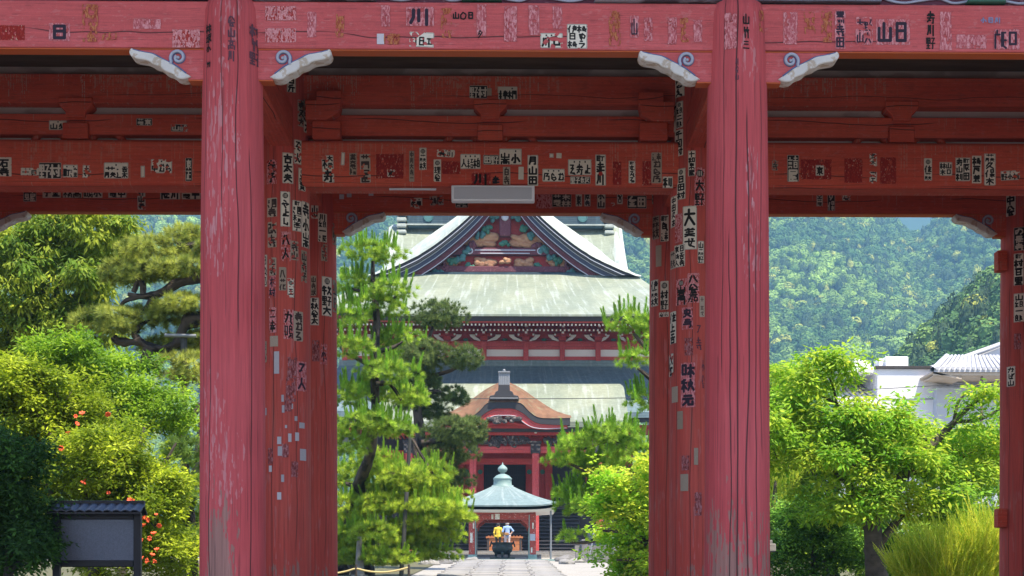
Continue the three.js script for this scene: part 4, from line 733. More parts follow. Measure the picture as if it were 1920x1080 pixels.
// porch roof, lower roof
{
  const prof = (v) => 12.72 + 3.25 * (0.75 * v + 0.25 * v * v), x1 = 7.7;
  part('porch_roof', slab((u, v) => { const x = lerp(-x1, x1, u), e = Math.pow(Math.abs(u - 0.5) * 2, 6) * 0.12 * (1 - v), r = sstep(0.9, 1, v); return hp(x * (1 - 0.03 * sstep(0.85, 1, v)), prof(v) + e - r * r * 0.16, lerp(95, 100.3, v)); }, 40, 24, 0.34, 15.4, 6.4), M.copper, hall);
  part('eave_fascia', slab((u, v) => { const x = lerp(-x1 + 0.05, x1 - 0.05, u), e = Math.pow(Math.abs(u - 0.5) * 2, 6) * 0.12; return hp(x, 12.38 + e - v * 0.26, 95.12 + v * 0.1); }, 30, 1, 0.3, 15, 0.3, V(0, 0, -1)), M.hallDark, hall);
  part('porch_rafters', [hb(15, 0.2, 0.2, 0, 11.95, 95.6), ...Array.from({ length: 60 }, (_, i) => hb(0.1, 0.12, 4, -7.4 + i * 0.25, 12.1, 97.4, 'z', 0))], M.hallRed, hall).userData.kind = 'stuff';
  const low = (v) => 13.75 + 3.95 * (0.62 * v + 0.38 * v * v);
  const rf = part('lower_roof', slab((u, v) => { const x = lerp(-14.2, 14.2, u) * lerp(1, 0.78, v), e = Math.pow(Math.abs(u - 0.5) * 2, 8) * 0.5 * (1 - v); return hp(x, low(v) + e, lerp(98.6, 104.6, v)); }, 48, 16, 0.35, 28, 7), M.copperShaded, hall);
  for (const s of [-1, 1]) part('lower_roof_side', slab((u, v) => { const D = lerp(98.6, 128, u), x = lerp(14.2, 11.07, v), e = Math.pow(1 - u, 8) * 0.5 * (1 - v); return hp(s * x, low(v) + e, D + v * 6 * (1 - u)); }, 20, 12, 0.35, 29, 5), M.copperShaded, hall);
  part('lower_fascia', hb(28, 0.3, 0.3, 0, 13.15, 98.9), M.hallDark, hall); part('lower_rafters', [hb(27, 0.3, 3.4, 0, 12.75, 101.2)], M.hallRed, hall);
  part('roof_flashing', hb(22.4, 0.5, 0.5, 0, 17.5, 104.7, 'x', 0.05), M.copperGreen, hall);
  for (const x of [-5.2, -2.4, 2.4, 5.2]) part('flashing_boss', [new THREE.SphereGeometry(0.2, 12, 8).scale(1, 0.8, 0.5).translate(x - 0.25, 17.05 - HB, HD - 104.2), new THREE.SphereGeometry(0.2, 12, 8).scale(1, 0.8, 0.5).translate(x + 0.25, 17.05 - HB, HD - 104.2)], M.copperGreen, hall);
}
// the upper wall band: white panels between red posts, curling struts, bracket sets, rafters
{
  const px = [-10.8, -8.4, -6.3, -3.88, -1.42, 1.42, 3.88, 6.3, 8.4, 10.8];
  part('upper_wall', hb(21.8, 3, 0.2, 0, 17.9, 104.9), M.hallRed, hall);
  part('lower_rail', hb(21.6, 0.26, 0.2, 0, 17.98, 104.6), M.hallRedPale, hall); part('middle_rail', hb(21.6, 0.42, 0.2, 0, 18.73, 104.62), M.hallRedPale, hall); part('upper_rail', hb(21.6, 0.1, 0.28, 0, 19.16, 104.6), M.hallRedPale, hall);
  for (let i = 0; i < px.length - 1; i++) {
    const a = px[i], b = px[i + 1], m = (a + b) / 2, L = b - a;
    part('white_panel', hb(L - 0.36, 0.48, 0.1, m, 18.245, 104.7, 'x', 0), M.hallWhite, hall);
    for (const s of [-1, 1]) { const sh = new THREE.Shape(); sh.moveTo(0.28, 0.42); sh.lineTo(0.62, 0.42); sh.bezierCurveTo(0.58, 0.26, 0.8, 0.22, L / 2 - 0.22, 0.02); sh.lineTo(L / 2 - 0.3, 0); sh.bezierCurveTo(0.75, 0.1, 0.55, 0.06, 0.48, 0.2); sh.bezierCurveTo(0.42, 0.26, 0.34, 0.26, 0.28, 0.42); part('curling_strut', extrude(sh, 0.16, 0.012).translate(0, 0, -0.08).rotateY(s > 0 ? 0 : Math.PI).translate(m, 19.27 - HB, HD - 104.5), M.hallWhite, hall); }
    part('strut_leaf', new THREE.SphereGeometry(0.14, 10, 6).scale(1.3, 0.7, 0.6).translate(m, 19.38 - HB, HD - 104.55), M.greenPaint, hall);
  }
  for (const x of px) {
    part('upper_post', hb(0.34, 1.25, 0.3, x, 17.94, 104.55, 'y'), M.hallRedPale, hall);
    const bk = part('bracket_set', [hb(0.5, 0.26, 0.5, x, 19.28, 104.3), hb(1.1, 0.2, 0.26, x, 19.54, 104.2), hb(0.26, 0.2, 1.3, x, 19.54, 103.9), hb(1.5, 0.2, 0.3, x, 19.86, 103.9), hb(0.26, 0.22, 1.6, x, 19.86, 103.5), hb(1.3, 0.18, 0.3, x, 20.12, 103.2)], M.hallRed, hall);
    part('bracket_end', [hb(0.16, 0.14, 0.05, x, 19.57, 103.22), hb(0.17, 0.15, 0.05, x, 19.9, 102.67), hb(0.12, 0.12, 0.05, x - 0.5, 19.58, 104.04), hb(0.12, 0.12, 0.05, x + 0.5, 19.58, 104.04)], M.hallWhite, bk);
  }
  part('bracket_wall', hb(21.6, 0.9, 0.1, 0, 19.5, 104.75), M.hallRed, hall);
  for (const [Y, D, n, L] of [[19.44, 99.55, 92, 4.4], [19.47, 101.7, 84, 2.6]]) {
    const raf = [], end = [], W = 22.6, q = 0.21; for (let i = 0; i < n; i++) { const x = -W / 2 + i * W / (n - 1), a = box(0.09, 0.1, L, 0, 0, -L / 2, 'z', 0), e = box(0.1, 0.12, 0.03, 0, -0.008, 0.017, 'x', 0); for (const g of [a, e]) { g.rotateX(q); g.translate(x, Y - HB, HD - D); } raf.push(a); end.push(e); }
    part('rafters', raf, M.hallRed, hall).userData.kind = 'stuff'; part('rafter_ends', end, M.hallWhite, hall).userData.kind = 'stuff';
  }
}
// upper roof: eave, skirt, gable, cross roof with its box ridge
{
  const ex = 11.9, sk = (v) => 20.0 + 4.15 * (0.72 * v + 0.28 * v * v), up = (u, v) => Math.pow(Math.abs(u - 0.5) * 2, 7) * 0.75 * (1 - v);
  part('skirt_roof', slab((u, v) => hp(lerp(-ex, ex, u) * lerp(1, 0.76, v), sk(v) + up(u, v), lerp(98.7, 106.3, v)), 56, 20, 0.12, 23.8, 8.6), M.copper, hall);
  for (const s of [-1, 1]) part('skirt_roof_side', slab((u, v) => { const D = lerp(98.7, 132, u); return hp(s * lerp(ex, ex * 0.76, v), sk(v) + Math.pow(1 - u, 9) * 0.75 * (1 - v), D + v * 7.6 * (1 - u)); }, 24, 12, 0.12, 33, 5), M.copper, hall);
  part('eave_fascia', slab((u, v) => hp(lerp(-ex + 0.05, ex - 0.05, u), 19.92 + up(u, 0) - v * 0.3, 98.85 + v * 0.12), 56, 1, 0.25, 23.6, 0.3, V(0, 0, -1)), M.hallDark, hall);
  part('eave_board', slab((u, v) => hp(lerp(-ex + 0.25, ex - 0.25, u), 19.66 + up(u, 0) - v * 0.1, 99.1), 56, 1, 0.16, 23.4, 0.2, V(0, 0, -1)), M.hallRedPale, hall);
  part('eave_soffit', slab((u, v) => hp(lerp(-ex + 0.3, ex - 0.3, u), 19.72 + up(u, v * 0.6) + v * 0.75, lerp(99.2, 104.8, v)), 40, 4, 0.06, 23, 5), M.hallRed, hall);
  const C = curveAt([[0, 30.56], [1.95, 28.41], [3.74, 26.78], [5.53, 25.49], [6.82, 24.78], [8.6, 24.05], [9.2, 23.86]]), O = curveAt([[0, 31.8], [1.7, 30.3], [3.31, 28.91], [4.89, 27.78], [6.35, 26.72], [7.93, 25.4], [9.0, 24.45], [9.4, 24.1]]);
  const yb = (x, o) => Math.max(C(Math.abs(x)) - o, 23.98);
  const band = (o0, o1, D, d, mat, name, par = hall) => part(name, slab((u, v) => { const x = lerp(-8.9, 8.9, u); return hp(x, yb(x, lerp(o1, o0, v)), D); }, 80, 1, d, 18, 0.5, V(0, 0, -1)), mat, par);
  part('gable_verge', sheet((u, v) => { const x = lerp(-9.3, 9.3, u), a = Math.abs(x), r = Math.sin(v * Math.PI / 2); return hp(x, lerp(C(a) + 0.02, O(a), v) + Math.sin(v * Math.PI) * 0.18, lerp(105.5, 109, r * r)); }, 90, 10, 19, 3), M.copperEdge, hall);
  part('gable_roof', sheet((u, v) => { const x = lerp(-9.3, 9.3, u), a = Math.abs(x); return hp(x, O(a), lerp(109, 118, v)); }, 60, 3, 19, 9), M.copper, hall);
  const d0 = band(-0.02, 0.40, 105.6, 0.9, M.hallDark, 'verge_layers'); band(0.2, 0.25, 105.56, 0.05, M.scrollPale, 'verge_line', d0); const b0 = band(0.38, 0.82, 105.95, 0.5, M.hallBlue, 'bargeboard'); band(0.40, 0.46, 105.91, 0.05, M.scrollPale, 'board_line', b0); band(0.78, 0.83, 105.91, 0.05, M.scrollPale, 'board_line', b0); const b1 = band(0.81, 1.28, 106.25, 0.5, M.hallPurple, 'inner_bargeboard'); band(1.24, 1.30, 106.21, 0.05, M.scrollPale, 'board_line', b1);
  part('pediment', slab((u, v) => { const x = lerp(-7.2, 7.2, u); return hp(x, lerp(23.9, Math.max(yb(x, 1.0), 23.92), v), 107.5); }, 40, 1, 0.2, 14, 5, V(0, 0, -1)), M.hallRed, hall);
  part('gable_sill', hb(15.6, 0.36, 0.7, 0, 24.02, 106.9, 'x', 0.05), M.copperBlue, hall); part('gable_flashing', slab((u, v) => { const x = lerp(-8.6, 8.6, u); return hp(x, 24.05 - v * 0.35 + 0.12 * Math.exp(-x * x / 8), 106.2 + 0.3 * (1 - v)); }, 30, 2, 0.08, 17, 0.5, V(0, 0, -1)), M.copperBlue, hall);
  part('pediment_beam', hb(10.5, 0.42, 0.5, 0, 24.45, 107.2, 'x', 0.05), M.hallPurple, hall); part('pediment_beam', hb(7.2, 0.5, 0.5, 0, 25.65, 107.2, 'x', 0.08), M.hallPurple, hall);
  for (const y of [25.72, 25.94]) part('beam_line', hb(3.4 + (y > 25.8 ? 0.8 : 0), 0.06, 0.04, 0, y, 106.93, 'x', 0), M.scrollPale, hall);
  for (const s of [-1, 1]) part('beam_scroll', new THREE.TorusGeometry(0.2, 0.05, 6, 16, 5).rotateZ(s > 0 ? 0 : 2.2).translate(s * 2.45, 25.92 - HB, HD - 106.92), M.scrollPale, hall);
  part('king_post', hb(0.8, 3.6, 0.5, 0, 26.9, 107.0, 'y', 0.1), M.hallPurple, hall); part('post_boss', new THREE.SphereGeometry(0.26, 12, 10).scale(1, 1, 0.5).translate(0, 28.2 - HB, HD - 106.7), M.scrollPale, hall);
  const rand = rng(66);
  const blob = (x, y, w, h, n, D) => { const gs = []; for (let i = 0; i < n; i++) { const g = new THREE.SphereGeometry(1, 10, 7); g.scale(w * (0.16 + 0.14 * rand()), h * (0.22 + 0.16 * rand()), 0.14); g.rotateZ((rand() - 0.5) * 0.8); g.translate(x + (rand() - 0.5) * w * 0.75, y - HB + (rand() - 0.5) * h * 0.55, HD - D + rand() * 0.08); gs.push(uvm(g)); } return gs; };
  for (const s of [-1, 1]) {
    part('carved_cloud', blob(s * 1.85, 26.75, 2.5, 1.0, 16, 107.25), M.ochre, hall);
    for (const [x, w] of [[1.35, 1.5], [3.6, 1.4]]) part('carved_cloud', blob(s * x, 25.18, w, 0.75, 9, 107.25), M.ochre, hall);
    part('carved_leaf', blob(s * 2.4, 24.98, 0.7, 0.4, 5, 107.15), M.greenPaint, hall);
    for (let i = 0; i < 13; i++) { const t = i / 12, x = lerp(0.75, 6.6, t), y = C(x) - 1.66 - 0.18 * (i % 2); if (y > 24.4) part('carved_leaf', blob(s * x, y, 0.75, 0.62, 6, 107.0), i % 4 === 3 ? M.hallPurple : i % 5 === 1 ? M.greenPaint : M.teal, hall); }
    part('carved_whorl', [new THREE.TorusGeometry(0.3, 0.11, 8, 18).translate(s * 4.5, 24.98 - HB, HD - 107), new THREE.TorusGeometry(0.2, 0.09, 8, 16).translate(s * 4.62, 25.5 - HB, HD - 107)], M.hallPurple, hall);
  }
  part('carved_leaf', blob(0, 26.45, 0.7, 0.5, 6, 107.0), M.greenPaint, hall); part('carved_leaf', blob(0, 25.2, 0.8, 0.5, 6, 107.0), M.ochre, hall);
  // cross roof behind
  const cr = (v) => 29.5 - 5.6 * (1.25 * v - 0.25 * v * v);
  part('cross_roof', slab((u, v) => { const e = Math.pow(Math.abs(u - 0.5) * 2, 10) * 0.3; return hp(lerp(-8.5, 8.5, u), cr(v) + e, lerp(116, 108, v)); }, 40, 14, 0.3, 17, 9), M.copper, hall);
  part('cross_roof_back', slab((u, v) => hp(lerp(-8.5, 8.5, u), cr(v), lerp(116, 126, v)), 10, 10, 0.3, 17, 11), M.copper, hall);
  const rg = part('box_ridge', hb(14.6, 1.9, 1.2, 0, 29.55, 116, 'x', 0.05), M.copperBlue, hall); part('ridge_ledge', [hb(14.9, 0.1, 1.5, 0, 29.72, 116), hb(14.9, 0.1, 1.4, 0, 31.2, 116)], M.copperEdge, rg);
  for (const s of [-1, 1]) { part('crest', [new THREE.CylinderGeometry(0.28, 0.28, 0.06, 24).rotateX(Math.PI / 2).translate(s * 5.75, 30.35 - HB, HD - 115.37), new THREE.TorusGeometry(0.33, 0.04, 6, 24).translate(s * 5.75, 30.35 - HB, HD - 115.36)], M.teal, rg);
    for (let i = 0; i < 6; i++) part('ridge_end', hb(0.74, 0.3, 1.7, s * 7.75, 28.6 + i * 0.46, 116, 'x', 0.12), M.copperEdge, rg); part('ridge_end_core', hb(0.5, 2.9, 1.3, s * 7.72, 28.5, 116), M.copperBlue, rg); part('verge_roll', slab((u, v) => hp(s * lerp(7.9, 8.75, u), cr(v) + 0.3 + Math.sin(u * Math.PI) * 0.25, lerp(116.4, 108, v)), 8, 12, 0.4, 0.9, 9), M.copperEdge, hall); }
}
// the offering chest at the head of the steps
{
  const b = thing('offering_chest', 'orange brown wooden offering chest on the podium before the hall stair', 'chest', [HX + 0.02, 4.43, -94]);
  part('chest_body', box(2.1, 0.95, 0.8, 0, 0.12, 0), M.boxWood, b); for (const s of [-1, 1]) part('foot', box(0.2, 0.12, 0.8, s * 0.85, 0, 0), M.boxWood, b); part('rim', box(2.25, 0.1, 0.95, 0, 1.072, 0), M.boxWood, b);
  for (let i = 0; i < 11; i++) part('slat', box(0.07, 0.06, 0.8, -0.95 + i * 0.19, 1.174, 0, 'z'), M.boxWood, b); for (const s of [-1, 0, 1]) part('corner_strap', box(0.12, 0.95, 0.03, s * 0.98, 0.12, 0.416, 'y'), M.darkWood, b);
}
// ---------------------------------------------------------------- incense pavilion and its burner
{
  const PB = 3.62, p = thing('incense_pavilion', 'small open pavilion with green copper pyramid roof on peeling red posts', 'pavilion', [-0.253, PB, -79.5]), w = 1.52;
  part('plinth', box(5.8, 0.14, 5.6, 0, 0, 0), M.verdigris, p); part('plinth_step', box(6.6, 0.1, 6.4, 0, -0.08, 0), M.stone, p);
  for (const sx of [-1, 1]) for (const sz of [-1, 1]) { const q = part('post', box(0.34, 2.1, 0.34, sx * w, 0.34, sz * w, 'y', 0.03), M.peeled, p); part('post_shoe', box(0.44, 0.26, 0.44, sx * w, 0.142, sz * w, 'y', 0.03), M.verdigris, q); part('corner_strip', box(0.05, 2.0, 0.05, sx * (w - 0.17) , 0.4, sz * w + 0.165, 'y', 0.01), M.verdigris, q); }
  for (const s of [-1, 1]) { part('head_beam', box(3.36, 0.38, 0.3, 0, 2.16, s * w, 'x', 0.03), M.peeled, p); part('head_beam', box(0.3, 0.38, 2.7, s * w, 2.16, 0, 'z', 0.03), M.peeled, p);
    for (const t of [-1, 1]) part('knee_brace', extrude(poly([[0, 0], [0.42, 0], [0.3, -0.1], [0.14, -0.22], [0.08, -0.42], [0, -0.42]]), 0.2, 0.01).translate(0, 0, -0.1).rotateY(t > 0 ? Math.PI : 0).translate(t * (w - 0.17), 2.155, s * w), M.peeled, p); }
  part('beam_notice', [box(0.24, 0.28, 0.02, -0.25, 2.17, w + 0.165), box(0.1, 0.24, 0.02, -0.5, 2.18, w + 0.165)], M.scroll, p); part('post_notice', box(0.26, 0.34, 0.02, w, 1.1, w + 0.18), M.scrollPale, p);
  for (const [w2, h2, x2, y2] of [[0.12, 0.5, -w - 0.04, 1.0], [0.07, 0.3, -w + 0.07, 1.7], [0.08, 0.3, w + 0.02, 1.7], [0.08, 0.26, w - 0.05, 0.5]]) part('post_label', box(w2, h2, 0.015, x2, y2, w + 0.178), M.scroll, p);
  const R = 2.72, pr = (v) => 2.82 + 1.12 * (0.72 * v + 0.28 * v * v);
  for (let k = 0; k < 4; k++) part('roof_face', slab((u, v) => { const x = lerp(-1, 1, u) * lerp(R, 0.5, v), z = lerp(R, 0.5, v), e = Math.pow(Math.abs(u - 0.5) * 2, 5) * 0.16 * (1 - v), a = k * Math.PI / 2; return V(x * Math.cos(a) + z * Math.sin(a), pr(v) + e, -x * Math.sin(a) + z * Math.cos(a)); }, 24, 14, 0.07, 5.4, 2.6), M.copperGreen, p);
  part('eave_board', [0, 1, 2, 3].map((k) => slab((u, v) => { const x = lerp(-R, R, u), e = Math.pow(Math.abs(u - 0.5) * 2, 5) * 0.16, a = k * Math.PI / 2, z = R - 0.05; return V(x * Math.cos(a) + z * Math.sin(a), 2.76 + e - v * 0.1, -x * Math.sin(a) + z * Math.cos(a)); }, 20, 1, 0.05, 5, 0.1)), M.verdigris, p);
  part('soffit', [0, 1, 2, 3].map((k) => slab((u, v) => { const z = lerp(R - 0.08, 1.4, v), x = lerp(-1, 1, u) * z, e = Math.pow(Math.abs(u - 0.5) * 2, 5) * 0.16 * (1 - v), a = k * Math.PI / 2; return V(x * Math.cos(a) + z * Math.sin(a), 2.62 - v * 0.1 + e, -x * Math.sin(a) + z * Math.cos(a)); }, 14, 3, 0.03, 5, 1.2)), M.hallWhite, p);
  part('finial', uvm(new THREE.LatheGeometry([[0.56, 3.9], [0.56, 4.0], [0.47, 4.02], [0.46, 4.3], [0.5, 4.34], [0.46, 4.38], [0.34, 4.5], [0.22, 4.56], [0.12, 4.6], [0.1, 4.66], [0.19, 4.7], [0.25, 4.8], [0.24, 4.9], [0.14, 5.0], [0.04, 5.08], [0.01, 5.2], [0, 5.2]].map(([x, y]) => new THREE.Vector2(x, y)), 24)), M.verdigris, p);
  const d = thing('rain_pipe', 'thin grey rain pipe running down from the pavilion eave corner', 'pipe', [2.2, PB + 0.02, -77.3]); part('pipe', new THREE.CylinderGeometry(0.05, 0.05, 2.55, 10).translate(-0.03, 1.28, 0), M.metalGrey, d); part('pipe_bracket', box(0.14, 0.05, 0.14, -0.03, 2.3, 0), M.metalGrey, d);
  const b = thing('incense_burner', 'dark bronze three legged incense burner inside the pavilion', 'burner', [-0.262, PB + 0.142, -79.5]);
  part('burner_stand', box(1.3, 0.14, 1.2, 0, 0, 0, 'x', 0.03), M.bronze, b); for (let i = 0; i < 3; i++) { const a = i * TAU / 3 + Math.PI / 2; part('leg', limb([[Math.cos(a) * 0.36, 0.13, Math.sin(a) * 0.36, 0.07], [Math.cos(a) * 0.40, 0.25, Math.sin(a) * 0.40, 0.06], [Math.cos(a) * 0.36, 0.42, Math.sin(a) * 0.36, 0.1]], 8, 0), M.bronze, b); }
  part('bowl', uvm(new THREE.LatheGeometry([[0, 0.3], [0.3, 0.32], [0.48, 0.45], [0.54, 0.62], [0.52, 0.74], [0.49, 0.8], [0.56, 0.86], [0.57, 0.93], [0.5, 0.93], [0.46, 0.86], [0, 0.84]].map(([x, y]) => new THREE.Vector2(x, y)), 28)), M.bronze, b);
  for (const s of [-1, 1]) part('handle', new THREE.TorusGeometry(0.13, 0.035, 8, 16).rotateY(Math.PI / 2).rotateZ(s * 0.3).translate(s * 0.6, 0.85, 0), M.bronze, b);
}

